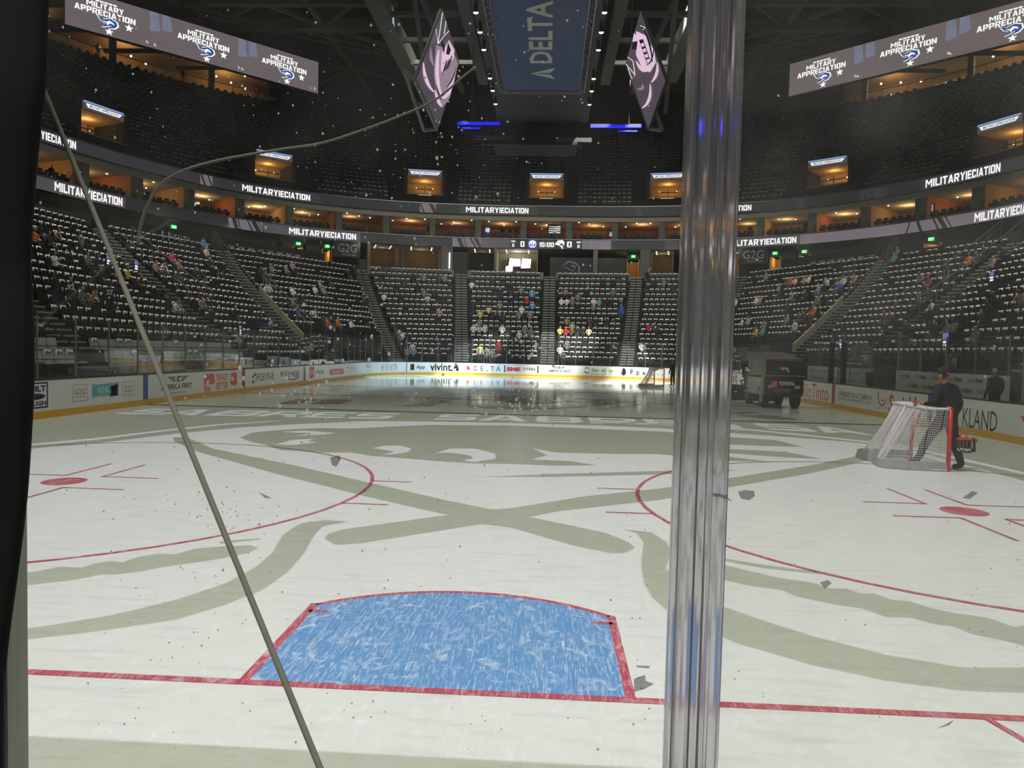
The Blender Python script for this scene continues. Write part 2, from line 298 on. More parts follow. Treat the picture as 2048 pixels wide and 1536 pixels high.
# ---------------------------------------------------------------- projected crest: a metal slide in a ceiling projector
SLIDE = []
def ground(pp): return [tuple(at(u, v, z=0)[:2]) for u, v in pp]
LIT = [(-9.4, 8.6)]+ground([(77, 896), (200, 886), (345, 868), (480, 855), (600, 848), (740, 842), (860, 843), (1020, 846), (1200, 851), (1330, 857), (1430, 864), (1550, 872), (1700, 884), (1800, 894), (2048, 962)])+[(9.7, 5), (9.8, 1), (9.0, -.72), (-9.0, -.72), (-9.9, 1), (-9.8, 5)]
SLIDE.append(LIT)
for pp in (
 [(345, 875), (372, 874), (425, 897), (595, 932), (737, 965), (895, 1001), (985, 1019), (1024, 1016), (1174, 992), (1319, 977), (1424, 962), (1624, 930), (1734, 908), (1742, 920), (1624, 946), (1424, 981), (1319, 1000), (1114, 1023), (1061, 1034), (1209, 1065), (1259, 1085), (1270, 1096), (1250, 1106), (1224, 1107), (1149, 1092), (1024, 1056), (965, 1048), (720, 1087), (670, 1090), (650, 1078), (655, 1068), (690, 1058), (895, 1030), (740, 995), (650, 972), (550, 947), (390, 902), (350, 884)],
 [(960, 954), (1100, 948), (1319, 942), (1479, 939), (1424, 946), (1319, 949), (1100, 954)],
 [(480, 875), (505, 865), (545, 861), (630, 856), (700, 857), (850, 850), (1020, 851), (1150, 856), (1320, 863), (1424, 872), (1549, 880), (1609, 894), (1524, 892), (1424, 887), (1340, 884), (1424, 896), (1574, 904), (1644, 918), (1574, 915), (1424, 904), (1340, 898), (1424, 909), (1544, 924), (1424, 921), (1320, 908), (1229, 908), (1110, 905), (1066, 897), (1095, 910), (1064, 919), (1140, 922), (1194, 931), (1100, 931), (1024, 928), (950, 927), (870, 922), (800, 916), (745, 912), (700, 905), (640, 905), (560, 900), (530, 890), (500, 883)],
 [(560, 864), (610, 861), (672, 866), (650, 869), (605, 871), (588, 872), (628, 866), (580, 865)],
 [(550, 889), (585, 880), (628, 877), (615, 882), (634, 884), (590, 890)],
 [(746, 896), (770, 891), (800, 891), (823, 897), (815, 904), (790, 908), (765, 910), (788, 903), (770, 900)],
 [(872, 906), (900, 897), (950, 897), (990, 907), (992, 917), (950, 924), (925, 921), (947, 917), (940, 911), (900, 905)],
 [(-60, 1292), (90, 1275), (200, 1262), (350, 1240), (450, 1210), (525, 1180), (575, 1145), (610, 1105), (625, 1075), (645, 1053), (697, 1043), (650, 1040), (600, 1047), (565, 1070), (545, 1105), (510, 1135), (450, 1167), (350, 1200), (225, 1230), (90, 1252), (-60, 1268)],
 [(-20, 1160), (85, 1140), (125, 1133), (160, 1136), (185, 1128), (225, 1121), (245, 1125), (270, 1115), (320, 1107), (350, 1109), (390, 1097), (430, 1094), (500, 1090), (517, 1095), (500, 1105), (470, 1112), (425, 1120), (395, 1124), (370, 1128), (320, 1135), (290, 1142), (225, 1150), (200, 1149), (170, 1156), (125, 1163), (85, 1167), (-20, 1180)],
 [(440, 1083), (520, 1076), (520, 1079), (440, 1088)],
 [(1244, 1058), (1274, 1067), (1287, 1085), (1282, 1125), (1287, 1165), (1304, 1195), (1344, 1230), (1414, 1260), (1474, 1287), (1624, 1330), (1774, 1362), (1924, 1382), (2048, 1386), (2160, 1384), (2160, 1330), (2048, 1335), (1924, 1335), (1774, 1310), (1624, 1272), (1524, 1240), (1424, 1205), (1384, 1170), (1349, 1120), (1334, 1085), (1304, 1065)],
 [(1414, 1122), (1449, 1130), (1499, 1142), (1554, 1155), (1589, 1160), (1624, 1165), (1659, 1177), (1694, 1177), (1719, 1187), (1749, 1187), (1784, 1200), (1819, 1202), (1864, 1217), (1904, 1225), (1949, 1232), (1974, 1235), (2004, 1245), (2029, 1255), (2048, 1250), (2200, 1300), (2200, 1340), (2048, 1292), (2004, 1280), (1949, 1270), (1904, 1252), (1874, 1250), (1819, 1235), (1774, 1235), (1724, 1217), (1674, 1210), (1624, 1200), (1589, 1192), (1564, 1180), (1499, 1172), (1449, 1160), (1330, 1140), (1340, 1112)],
 [(1414, 1111), (1524, 1129), (1639, 1144), (1639, 1149), (1524, 1136), (1414, 1116)]):
    SLIDE.append(ground(pp))
ln = ground([(50, 889), (200, 875), (320, 860.5), (440, 848), (560, 841)]); SLIDE.append(ln+ground([(560, 842), (440, 850.5), (320, 863.5), (200, 879), (50, 893)]))
ln = ground([(1180, 842), (1300, 847), (1500, 858), (1650, 873), (1800, 889), (2048, 944), (2048, 949), (1800, 893), (1650, 876), (1500, 861), (1300, 849.5), (1180, 843.5)]); SLIDE.append(ln)
GL = {'S': [[(0, 0), (.9, 0), (1, .1), (1, .5), (.9, .6), (.25, .6), (.25, .78), (1, .78), (1, 1), (.1, 1), (0, .9), (0, .5), (.1, .4), (.75, .4), (.75, .22), (0, .22)]],
      'A': [[(0, 0), (.25, 0), (.31, .2), (.69, .2), (.75, 0), (1, 0), (.65, 1), (.35, 1)], [(.37, .4), (.63, .4), (.5, .8)]],
      'B': [[(0, 0), (.85, 0), (1, .15), (1, .42), (.9, .5), (1, .58), (1, .85), (.85, 1), (0, 1)], [(.25, .2), (.75, .2), (.75, .4), (.25, .4)], [(.25, .6), (.75, .6), (.75, .8), (.25, .8)]],
      'R': [[(0, 0), (.25, 0), (.25, .35), (.5, .35), (.74, 0), (1, 0), (.78, .37), (1, .5), (1, .9), (.85, 1), (0, 1)], [(.25, .55), (.75, .55), (.75, .8), (.25, .8)]],
      'E': [[(0, 0), (1, 0), (1, .22), (.25, .22), (.25, .4), (.9, .4), (.9, .6), (.25, .6), (.25, .78), (1, .78), (1, 1), (0, 1)]]}
UB, VB = [200, 300, 500, 740, 1000, 1300, 1500, 1700, 1850], [827, 829, 832.5, 837.5, 841.5, 849.5, 857, 867.5, 877]
for ch, u0, u1 in (('S', 228, 292), ('A', 300, 388), ('B', 402, 500), ('R', 508, 592), ('E', 600, 682), ('S', 694, 774), ('S', 866, 948), ('A', 956, 1054), ('B', 1072, 1166), ('R', 1182, 1282), ('E', 1300, 1386), ('S', 1402, 1490), ('S', 1540, 1640), ('A', 1650, 1752)):
    p0, p1 = at(u0, np.interp(u0, UB, VB), z=0)[:2], at(u1, np.interp(u1, UB, VB), z=0)[:2]
    for g in GL[ch]: SLIDE.append([tuple(p0*(1-a)+p1*a+np.array([0, 2.0*b])) for a, b in g])
PH, PD, PC = 27.6, 1.5, (0.0, 8.0)           # lamp height, lamp-to-slide distance, plan position
hs = 1.25
from mathutils.geometry import delaunay_2d_cdt
SL2 = [[((x-PC[0])*PD/PH, (y-PC[1])*PD/PH) for x, y in q] for q in SLIDE]
vv, ee = [], []
for q in [[(-hs, -hs), (hs, -hs), (hs, hs), (-hs, hs)]]+SL2:
    b0 = len(vv); vv += [Vector(p) for p in q]; ee += [(b0+i, b0+(i+1) % len(q)) for i in range(len(q))]
cv, ce, cf = delaunay_2d_cdt(vv, ee, [], 0, 1e-6)[:3]
def inside(q, x, y):
    c = False
    for i in range(len(q)):
        (xa, ya), (xb, yb_) = q[i], q[i-1]
        if (ya > y) != (yb_ > y) and x < (xb-xa)*(y-ya)/(yb_-ya)+xa: c = not c
    return c
keep = []
for f in cf:
    x, y = sum(cv[i].x for i in f)/len(f), sum(cv[i].y for i in f)/len(f)
    if not sum(inside(q, x, y) for q in SL2) % 2: keep.append(tuple(f))
me = bpy.data.meshes.new('projector_slide'); me.from_pydata([(v.x, v.y, 0) for v in cv], [], keep)
proj = empty('ceiling_projector', (PC[0], PC[1], PH), 'black projector under the roof throwing the white crest onto the near ice', 'projector')
sl = bpy.data.objects.new('projector_slide', me); COL.objects.link(sl); sl.parent = proj; sl.location = (0, 0, -PD); me.materials.append(DARK)
mb = MB(); mb.box((PC[0], PC[1], PH+.35), (.9, .9, .5))
for a in (-1, 1):
    for b in (-1, 1): mb.bar((PC[0]+a*.4, PC[1]+b*.4, PH+.3), (PC[0]+a*1.24, PC[1]+b*1.24, PH-PD), .05, .05)
mb.tube([(PC[0], PC[1], PH+.6), (PC[0], PC[1], 43)], .08); mb.build('projector_housing', BLACK, proj)
def spot(name, loc, target, power, ang, rad=.05, col=(1, 1, 1), blend=0.0):
    l = bpy.data.lights.new(name, 'SPOT'); l.energy = power; l.spot_size = math.radians(ang); l.spot_blend = blend; l.shadow_soft_size = rad; l.color = col
    o = bpy.data.objects.new(name, l); COL.objects.link(o); o.location = loc; o.rotation_euler = (Vector(target)-Vector(loc)).to_track_quat('-Z', 'Y').to_euler(); return o
def area(name, loc, sx, sy, power, col=(1, 1, 1), spread=180, rot=(0, 0, 0)):
    l = bpy.data.lights.new(name, 'AREA'); l.shape = 'RECTANGLE'; l.size = sx; l.size_y = sy; l.energy = power; l.color = col; l.spread = math.radians(spread)
    o = bpy.data.objects.new(name, l); COL.objects.link(o); o.location = loc; o.rotation_euler = rot; return o
def point(name, loc, power, col=(1, .75, .42), rad=.1):
    l = bpy.data.lights.new(name, 'POINT'); l.energy = power; l.color = col; l.shadow_soft_size = rad
    o = bpy.data.objects.new(name, l); COL.objects.link(o); o.location = loc; return o
KP = 1.0
spot('crest_lamp', (PC[0], PC[1], PH), (PC[0], PC[1], 0), 12800*KP, 66, .0008, (1.0, .92, 1.16))
# ---------------------------------------------------------------- dasher boards with their adverts
SA, SB, SCc, SD = Y1-RC, Y1-RC+RC*pi/2, Y1-RC+RC*pi/2+2*(XB-RC), Y1-RC+RC*pi+2*(XB-RC)
def RP(s, off=0.0):
    """point on the boards by distance along them (left side, far end, right side); returns xy, tangent, outward normal"""
    if s < SA: p, t = (-XB, s), (0, 1)
    elif s < SB: a = pi-(s-SA)/RC; p = (-XB+RC+RC*math.cos(a), Y1-RC+RC*math.sin(a)); t = (math.sin(a), -math.cos(a))
    elif s < SCc: p, t = (-XB+RC+s-SB, Y1), (1, 0)
    elif s < SD: a = pi/2-(s-SCc)/RC; p = (XB-RC+RC*math.cos(a), Y1-RC+RC*math.sin(a)); t = (math.sin(a), -math.cos(a))
    else: p, t = (XB, Y1-RC-(s-SD)), (0, -1)
    n = (-t[1], t[0]); return np.array([p[0]+n[0]*off, p[1]+n[1]*off]), np.array(t), np.array(n)
def R3(s, off, z): p = RP(s, off)[0]; return (p[0], p[1], z)
def sB(u, z=.6): return bis(lambda s: pj(*R3(s, 0, z))[0]-u, 4, 128)
def vz(u, v):
    """distance along the boards and height of a point seen on them"""
    s = sB(u); q = R3(s, 0, 0); d0, d1 = pj(q[0], q[1], 0), pj(q[0], q[1], 1.07); return s, (v-d0[1])/(d1[1]-d0[1])*1.07
def rbox(mb, s0, s1, o0, o1, z0, z1, m=0):
    n = max(1, int(math.ceil((s1-s0)/.6))); ss = np.linspace(s0, s1, n+1); vs = []
    for s in ss: vs += [R3(s, o0, z0), R3(s, o1, z0), R3(s, o1, z1), R3(s, o0, z1)]
    fs = [(0, 1, 2, 3), (4*n+3, 4*n+2, 4*n+1, 4*n)]
    for i in range(n):
        for k in range(4): fs.append((4*i+k, 4*i+4+k, 4*i+4+(k+1) % 4, 4*i+(k+1) % 4))
    return mb.add(vs, fs, m)
KICK = YEL; CAPM = ms('board_cap', (46, 47, 50), rough=.5)
class Ad:
    """one advert: drawn in pixels of the photograph, stands on the board face"""
    def __init__(s, root): s.root = root; s.mb = {}; s.grp = None
    def b(s, m, nm='advert_lettering'):
        if s.grp: return s.mb.setdefault((s.grp, m.name), (MB(), m, nm))[0]
        s.n = getattr(s, 'n', 0)+1; return s.mb.setdefault((s.n, m.name), (MB(), m, nm))[0]
    def fn(s, u0, v0, u1, v1, off=-.004):
        s0, zt0 = vz(u0, v0); s1, zt1 = vz(u1, v0); _, zb0 = vz(u0, v1); zt, zb = zt0, zb0
        return lambda a, b: R3(s0+(s1-s0)*a, off, zb+(zt-zb)*b)
    def text(s, t, u0, v0, u1, v1, m=None, bold=.0, shear=0): put_text(s.b(m or INK), t, s.fn(u0, v0, u1, v1), bold, shear); return s
    def poly(s, pts, u0, v0, u1, v1, m=None, off=-.003): f = s.fn(u0, v0, u1, v1, off); s.b(m or INK, 'advert_emblem').add([f(a, b) for a, b in pts], [tuple(range(len(pts)))]); return s
    def rect(s, u0, v0, u1, v1, m=None, off=-.002): return s.poly([(0, 0), (1, 0), (1, 1), (0, 1)], u0, v0, u1, v1, m, off)
    def frame(s, u0, v0, u1, v1, m=None, w=.05, off=-.003):
        s.grp = ('frame', u0)
        for q in ([(0, 0), (1, 0), (1, w), (0, w)], [(0, 1-w), (1, 1-w), (1, 1), (0, 1)], [(0, 0), (w, 0), (w, 1), (0, 1)], [(1-w, 0), (1, 0), (1, 1), (1-w, 1)]): s.poly(q, u0, v0, u1, v1, m, off)
        s.grp = None; return s
    def done(s):
        for mb, m, nm in s.mb.values():
            if mb.v: mb.build(nm, m, s.root)
def eagle(a, u0, v0, u1, v1, m=None):
    a.grp = ('eagle', u0)
    for y in (.25, .55, .85):
        a.poly([(.0+(.85-y)*.35, y-.1), (.38, y-.1), (.34, y+.06), (0+(.85-y)*.35, y+.1)], u0, v0, u1, v1, m); a.poly([(1-(.85-y)*.35, y-.1), (.62, y-.1), (.66, y+.06), (1-(.85-y)*.35, y+.1)], u0, v0, u1, v1, m)
    a.poly([(.42, 0), (.5, .12), (.5, 1), (.44, 1)], u0, v0, u1, v1, m); a.poly([(.52, .6), (.62, .8), (.6, 1), (.5, 1)], u0, v0, u1, v1, m); a.poly([(.52, .5), (.64, 0), (.58, 0), (.5, .4)], u0, v0, u1, v1, m); a.grp = None
def ad_built(a):
    a.rect(40, 767, 96, 821, NAVY); a.rect(44, 770, 93, 817, WHITE, -.003); a.text('BUILT', 48, 773, 92, 786, NAVY, .05); a.poly(disc(.5, .5, .5, 20), 50, 789, 91, 802, NAVY, -.004); a.text('Ford', 62, 792, 84, 799, WHITE, .0, .4); a.text('TOUGH', 47, 805, 92, 815, NAVY, .05)
def ad_g2g(a):
    for u0, v0, u1, v1 in ((145, 770, 175, 804), (245, 764, 269, 793)):
        a.frame(u0, v0, u1, v1, GREYV, .025); a.text('G2G', u0+4, v0+8, u1-4, v0+20, GREYV); a.text('PROTEIN BAR', u0+4, v0+23, u1-4, v0+26, GREYV)
    a.poly([(0, .02), (.12, .1), (.88, .06), (1, 0), (1, .98), (.88, .94), (.12, .9), (0, 1)], 184, 767, 237, 797, TEAL); a.text('G2G', 196, 775, 216, 786, WHITE, .01); a.text('protein bar', 196, 788, 216, 791, WHITE)
    a.poly([(0, 0), (.9, .06), (1, 1), (.4, .9)], 219, 769, 236, 794, ms('brown_vinyl', (120, 86, 84))); a.poly(disc(.5, .5, .5, 7), 220, 771, 229, 782, NAVY)
def ad_af(a): a.rect(286, 748, 296, 811.5, BLUEV); eagle(a, 336, 753, 376, 766); a.text('AMERICA FIRST', 322, 770, 384, 781, INK, .02); a.text('CREDIT UNION', 340, 785, 372, 788.5)
def ad_pb(a):
    a.text('PB', 408, 748, 430, 770, ORNG, .06); a.text('fit', 408, 772, 421, 784, ORNG, .02); a.text('PEANUT', 433, 748, 456, 762, ORNG, .02); a.text('BETTER', 433, 765, 456, 779, ORNG, .02)
    a.poly([(0, .1), (.7, 0), (1, .1), (.9, .3), (.95, .85), (.6, 1), (.1, .9)], 460, 744, 475, 772, ORNG); a.poly([(.1, .3), (.7, .3), (.7, .7), (.1, .7)], 461, 750, 470, 766, WHITE, -.004)
def ad_file(a): a.rect(484, 736, 490, 785, ms('red_line_paint', (190, 60, 60))); a.poly([(0, 0), (.2, .1), (1, .6), (.8, 1), (.1, .4)], 504, 746, 512, 757); a.poly([(.1, 0), (1, .7), (1, 1), (0, .5)], 504, 758, 512, 768); a.text('FILEVINE', 513, 747, 548, 762, INK, .0)
def ad_nite(a): a.text('NITE', 561, 742, 573, 753, INK, .02); a.text('CRAWLERS', 574, 744, 598, 755, NAVY, .02); a.poly([(0, .5), (.2, .1), (.6, 0), (1, .5), (.95, 1), (.85, .6), (.5, .25), (.2, .4)], 574, 753, 598, 762, NAVY)
def ad_toy(a): a.rect(607, 734, 611, 768, BLUEV); a.rect(619, 734, 628, 757, REDV); a.poly(disc(.5, .5, .5, 12), 620.5, 741, 626.5, 749, WHITE, -.004); a.poly(disc(.5, .5, .36, 12), 620.5, 741, 626.5, 749, REDV, -.006); a.text('TOYOTA', 630, 741, 648, 750, INK, .02)
def ad_ent(a): a.text('entrata', 659, 735, 688, 751, REDV, .04)
def ad_u(a): a.poly([(0, 1), (1, 1), (1, .4), (.5, 0), (0, .4)], 694, 734, 698, 745, REDV); a.text('HEALTH', 701, 734, 716, 739, GREYV); a.text('UTAH', 701, 741, 712, 744, GREYV)
def ad_wgu(a): a.text('W&U', 732, 728, 741, 737, NAVY, .01); a.text('utah', 732, 741, 741, 743, GREYV)
def ad_just(a): a.frame(763, 730, 795, 740, GREYV, .05); a.text('JUST', 766, 727, 774, 730, GREYV); a.text('INGREDIENTS', 765, 732, 793, 738, GREYV, .01); a.text('transformative nutrition', 762, 741, 795, 743, GREYV)
def ad_app(a): a.rect(820, 728, 830, 740, INK); a.poly([(0, 1), (1, 1), (1, .35), (.5, 0), (0, .35)], 822, 730, 828, 738.5, GREYV, -.004); a.text('App', 832, 730, 850, 739.5, INK, .02, .2)
def ad_viv(a): a.text('vivint.', 860, 726.5, 906, 742, INK, .03); a.poly([(0, .45), (.5, 1), (.75, .8), (.75, .95), (.9, .95), (.9, .62), (1, .45), (1, 0), (.35, 0), (.5, .35), (.25, .35), (.05, 0)], 906, 728, 919, 742)
def ad_delta(a): a.poly([(0, 0), (.5, .22), (.5, 1)], 929, 730, 942, 741, REDV); a.poly([(.5, .22), (1, 0), (.5, 1)], 929, 730, 942, 741, REDV); a.text('D E L T A', 948, 731.5, 1001, 741.5, INK, .0)
def ad_sme(a): a.frame(1008, 730.5, 1077, 744.5, INK, .035); a.rect(1011, 733, 1074, 742.5, ms('pale_vinyl', (210, 206, 206)), -.002); a.text('SME', 1013, 734, 1041, 742, REDV, .07); a.text('STEEL', 1046, 735.5, 1073, 740.5, INK, .02)
def ad_af2(a): eagle(a, 1106, 733, 1130, 738); a.text('AMERICA FIRST', 1097, 739, 1142, 744, INK, .02); a.text('CREDIT UNION', 1108, 745.5, 1132, 747)
def ad_same(a):
    f = lambda a0, a1, r: [(.5+r*math.cos(t), .5+r*math.sin(t)) for t in np.linspace(a0, a1, 8)]
    a.poly(f(.3, 2.6, .5)+f(2.6, .3, .34), 1168, 734, 1180, 747, ORNG); a.poly(f(3.4, 5.8, .5)+f(5.8, 3.4, .34), 1168, 734, 1180, 747, BLUEV); a.text('SameDay', 1182, 736, 1229, 745.5, GRNV, .03, .2); a.text('Heating & Air, Plumbing, Electrical', 1181, 746.5, 1229, 749.5, BLUEV, .01)
def ad_1p(a): a.poly(disc(.5, .5, .5, 24), 1239, 736, 1253, 751, INK); a.rect(1245, 739, 1247.5, 748, WHITE, -.004); a.text('1Password', 1256, 738.5, 1309, 750, INK, .02)
def ad_ne(a): a.text('NEW', 1316, 748, 1330, 752, INK, .01)
def ad_small(a): a.poly(disc(.5, .5, .5, 14), 1416, 749, 1424, 757, REDV); a.text('HEALTH', 1427, 750, 1442, 756, GREYV)
def ad_bud(a): a.frame(1448, 746, 1474, 766, BLUEV, .05); a.text('BUD LIGHT', 1450, 749, 1473, 762, BLUEV, .04)
def ad_plain(a): pass
def ad_rio(a): a.text('RioTinto', 1605, 765, 1657, 794, REDV, .0)
def ad_mor(a): a.rect(1664, 767.5, 1669.5, 815.5, ms('red_line_paint', (190, 60, 60))); a.poly([(0, 0), (.25, .9), (.5, .3), (.75, 1), (1, 0), (.85, 0), (.75, .6), (.5, 0), (.25, .6), (.12, 0)], 1677, 780, 1685, 790, GREYV); a.text('MORETON & COMPANY', 1686, 783, 1745, 793, GREYV, .01); a.text('INSURANCE - EMPLOYEE BENEFITS - SURETY', 1677, 794, 1743, 798, GREYV)
def ad_smith(a):
    f = lambda a0, a1, r: [(.5+r*math.cos(t), .5+r*math.sin(t)) for t in np.linspace(a0, a1, 10)]
    a.poly([(0, 1), (.12, 1), (.25, .3), (.5, .12), (.8, .3), (.95, .75), (1, .75), (.85, .2), (.5, 0), (.15, .25)], 1754, 783, 1774, 812, REDV); a.poly([(.2, .95), (.5, .35), (.8, .95), (.6, .8), (.5, .6), (.4, .8)], 1758, 796, 1772, 808, REDV)
    for u in (1758, 1770): a.poly(disc(.5, .5, .5, 8), u, 814, u+3, 817, REDV)
    a.text("Smith's", 1778, 787, 1842, 824, REDV, .02)
def ad_kland(a): a.rect(1855, 788, 1864, 848, BLUEV); a.text('KLAND', 1926, 815, 1995, 852, INK, -.005)
def ad_end(a): a.poly([(0, 1), (1, 1), (1, 0), (.4, 0)], 2041, 832, 2110, 875, REDV)
BW = 'white dasher board '
SECT = [(0, 120, ad_built, 'with the navy square truck slogan, beside the black cloth'), (120, 286, ad_g2g, 'with a teal snack bar between two thin grey squares'), (286, 396, ad_af, 'with a black winged credit union emblem beside the nearer left blue stripe'),
 (396, 484, ad_pb, 'with orange peanut lettering'), (484, 554, ad_file, 'with black leaf emblem, next to the left red stripe'), (554, 607, ad_nite, 'with dark curly lettering left of the farther blue stripe'), (607, 653, ad_toy, 'with a red square car emblem on the left side'),
 (653, 690, ad_ent, 'with bold red lower-case lettering in the far left corner'), (690, 727, ad_u, 'with small red shield in the far left corner'), (727, 750, ad_wgu, 'with three small navy letters in the far left corner'), (750, 813, ad_just, 'with grey boxed lettering by the dark seam'),
 (813, 855, ad_app, 'with a black shield badge and slanted letters'), (855, 924, ad_viv, 'with black lower-case lettering and house emblem'), (924, 1004, ad_delta, 'with red triangle and spaced letters, far end'), (1004, 1083, ad_sme, 'with red letters in a black frame'),
 (1083, 1152, ad_af2, 'with a small black winged emblem, far end'), (1152, 1235, ad_same, 'with green letters and orange-blue swirl'), (1235, 1314, ad_1p, 'with black round keyhole emblem'), (1314, 1400, ad_ne, 'behind the far goal and the clear post'),
 (1400, 1445, ad_small, 'with a small red dot emblem right of the clear post'), (1445, 1480, ad_bud, 'with blue framed beer lettering behind the resurfacer'), (1480, 1600, ad_plain, 'hidden mostly behind the ice resurfacer'), (1600, 1664, ad_rio, 'with tall thin red serif lettering beside the resurfacer'),
 (1664, 1750, ad_mor, 'with small grey serif lettering next to the right red stripe'), (1750, 1855, ad_smith, 'with red cart emblem behind the goal'), (1855, 2044, ad_kland, 'with tall thin dark capitals, in front of which the man walks'), (2044, 2400, ad_end, 'with a red corner shape at the right edge')]
BOARDS = []
for i, (u0, u1, fn, lab) in enumerate(SECT):
    s0 = 6.5 if u0 == 0 else sB(u0); s1 = sB(u1) if u1 < 2400 else 128.0
    o = R3((s0+s1)/2, 0, 0); r = empty('dasher_board', o, BW+lab, 'rink board', 'advert boards round the ice')
    mb = MB(); rbox(mb, s0, s1, 0, .10, .2, 1.03); mb.build('board_panel', WHITE, r)
    mb = MB(); rbox(mb, s0, s1, -.008, .10, .0, .2); mb.build('kick_plate', KICK, r)
    mb = MB(); rbox(mb, s0, s1, -.006, .14, 1.03, 1.075); mb.build('cap_rail', CAPM, r)
    a = Ad(r); fn(a)
    if u0 in (813,): a.rect(812.4, 722, 813.8, 751, INK)
    a.done()
r = empty('dasher_board', (0, Y0, 0), 'plain white dasher board below the near glass, behind the goal line', 'rink board', 'advert boards round the ice')
MB().box((.3, Y0-.05, .615), (6, .1, .83)).build('board_panel', WHITE, r); MB().box((.3, Y0-.046, .1), (6, .108, .2)).build('kick_plate', KICK, r); MB().box((.3, Y0-.065, 1.052), (6, .15, .045)).build('cap_rail', CAPM, r)
# ---------------------------------------------------------------- rink glass on the boards
GLASS = glass_mat('rink_glass', (.93, .96, .94), dust=.012, refl=1.0); ALU = ms('aluminium', (120, 120, 120), rough=.4, metal=.3); PADB = ms('black_padding', (20, 20, 21), rough=.7)
def pane_run(s0, s1, h, where, wid=1.55):
    n = max(1, int(round((s1-s0)/wid))); ss = np.linspace(s0, s1, n+1)
    for i in range(n+1):
        p, t, nn = RP(ss[i], .06); mb = MB(); mb.frame((p[0], p[1], 1.07+h/2), (*t, 0), (*nn, 0), (0, 0, 1), (.032, .045, h))
        tag(mb.build('stanchion', ALU), 'slim grey upright holding the rink glass, '+where, 'post', 'glass uprights, '+where)
    for i in range(n):
        a, b = np.array(R3(ss[i]+.03, .06, 0)), np.array(R3(ss[i+1]-.03, .06, 0)); d = (b-a)/np.linalg.norm(b-a); nn = np.array([-d[1], d[0], 0]); k = rnd.uniform(-.012, .012)
        up = np.array([nn[0]*k, nn[1]*k, 1.0]); mb = MB(); c = (a+b)/2; mb.frame((c[0], c[1], 1.08+(h-.03)/2), d, nn, up, (np.linalg.norm(b-a), .012, h-.03))
        tag(mb.build('safety_glass', GLASS), 'clear glass pane standing on the boards, '+where, 'glass pane', 'rink glass, '+where)
pane_run(8, SA, 1.72, 'left side of the ice'); pane_run(SA+.01, SB-.01, 2.1, 'far left corner'); pane_run(SB, SCc, 2.6, 'far end'); pane_run(SCc+.01, SD-.01, 2.1, 'far right corner')
yb = lambda y: SD+(Y1-RC-y)
pane_run(SD, yb(37.0), 1.72, 'right side beyond the benches'); pane_run(yb(15.1), yb(7), 1.72, 'right side before the benches')
# team benches on the right side
PADW = ms('white_bench_padding', (196, 196, 194), rough=.5)
for y0, y1, lab, seed in ((19.0, 26.2, 'white bench wall printed with rows of grey words, nearer bench', 1), (28.6, 36.4, 'white bench wall printed with tiny grey words, farther bench', 2)):
    r = empty('bench_wall', (15.0, (y0+y1)/2, 0), lab, 'bench wall', 'bench walls along the right side'); L_ = y1-y0
    MB().box((15.03, (y0+y1)/2, 1.05), (.12, L_, 1.3)).build('padded_panel', PADW, r); MB().box((14.7, (y0+y1)/2, .46), (.45, L_-.2, .06)).build('bench_seat', DARK, r)
    mb = MB(); mk = MB(); nw = 6 if seed == 1 else 8
    for k in range(nw):
        for row in (0, 1):
            yy = y1-.35-(k+.5*row)*L_/nw; z = 1.42-row*.36; ww, hh = (.42, .17) if seed == 1 else (.3, .11)
            if yy-2*ww < y0: continue
            put_text(mb, 'Health', lambda a, b: (14.965, yy-a*ww, z+b*hh), 0); put_text(mk, 'Equity', lambda a, b: (14.965, yy-ww*1.06-a*ww*.95, z-.03+b*hh*1.15), .02)
    mb.build('printed_words', GREYV, r); mk.build('printed_words', INK, r)
    for k in range(int(L_/1.5)+1):
        yy = y0+k*L_/int(L_/1.5); tag(MB().box((15.03, yy, 2.35), (.05, .04, 1.3)).build('stanchion', ALU), 'slim grey upright holding the glass behind the players bench', 'post', 'glass uprights behind the benches')
    for k in range(int(L_/1.5)):
        d = L_/int(L_/1.5); tag(MB().box((15.03, y0+(k+.5)*d, 2.35), (.012, d-.08, 1.28)).build('safety_glass', GLASS), 'clear glass pane behind the players bench', 'glass pane', 'glass behind the benches')
for y in (28.0, 26.7):
    r = empty('padded_post', (13.03, y, 1.075), 'tall black padded post on the boards, '+('farther' if y > 27 else 'nearer')+' of the two between the benches', 'post', 'padded posts between the benches')
    MB().box((13.03, y, 1.96), (.2, .2, 1.75)).build('padding', PADB, r, bevel=.04); MB().box((13.03, y, 2.98), (.07, .07, .5)).build('upright', ALU, r)
for y, h in ((27.9, 1.6), (27.35, 1.7), (26.7, 1.6), (15.2, 1.7)):
    r = empty('glass_divider', (14.1, y, 1.075), 'glass divider across the bench end, '+{27.9: 'farthest of the row', 27.35: 'middle of the row', 26.7: 'nearest of the row', 15.2: 'by the man in the dark suit'}[y], 'glass divider', 'bench end dividers')
    MB().box((14.1, y, .235+(h+.87)/2), (1.6, .014, h+.87)).build('sheet', GLASS, r); MB().box((13.3, y, .235+(h+.87)/2), (.04, .04, h+.87)).build('edge_upright', ALU, r)
for y, lab in ((25.4, 'black monitor on the bench ledge by the padded post'),):
    r = empty('bench_monitor', (13.6, y, 1.08), lab, 'monitor'); MB().box((13.6, y, 1.36), (.12, .62, .5)).build('screen_housing', BLACK, r, bevel=.02); MB().box((13.6, y, .67), (.12, .2, .88)).build('stand_foot', BLACK, r)
tag(MB().box((14.2, 27, .12), (2.4, 38, .22)).build('floor_bench', DARK), kind='structure')
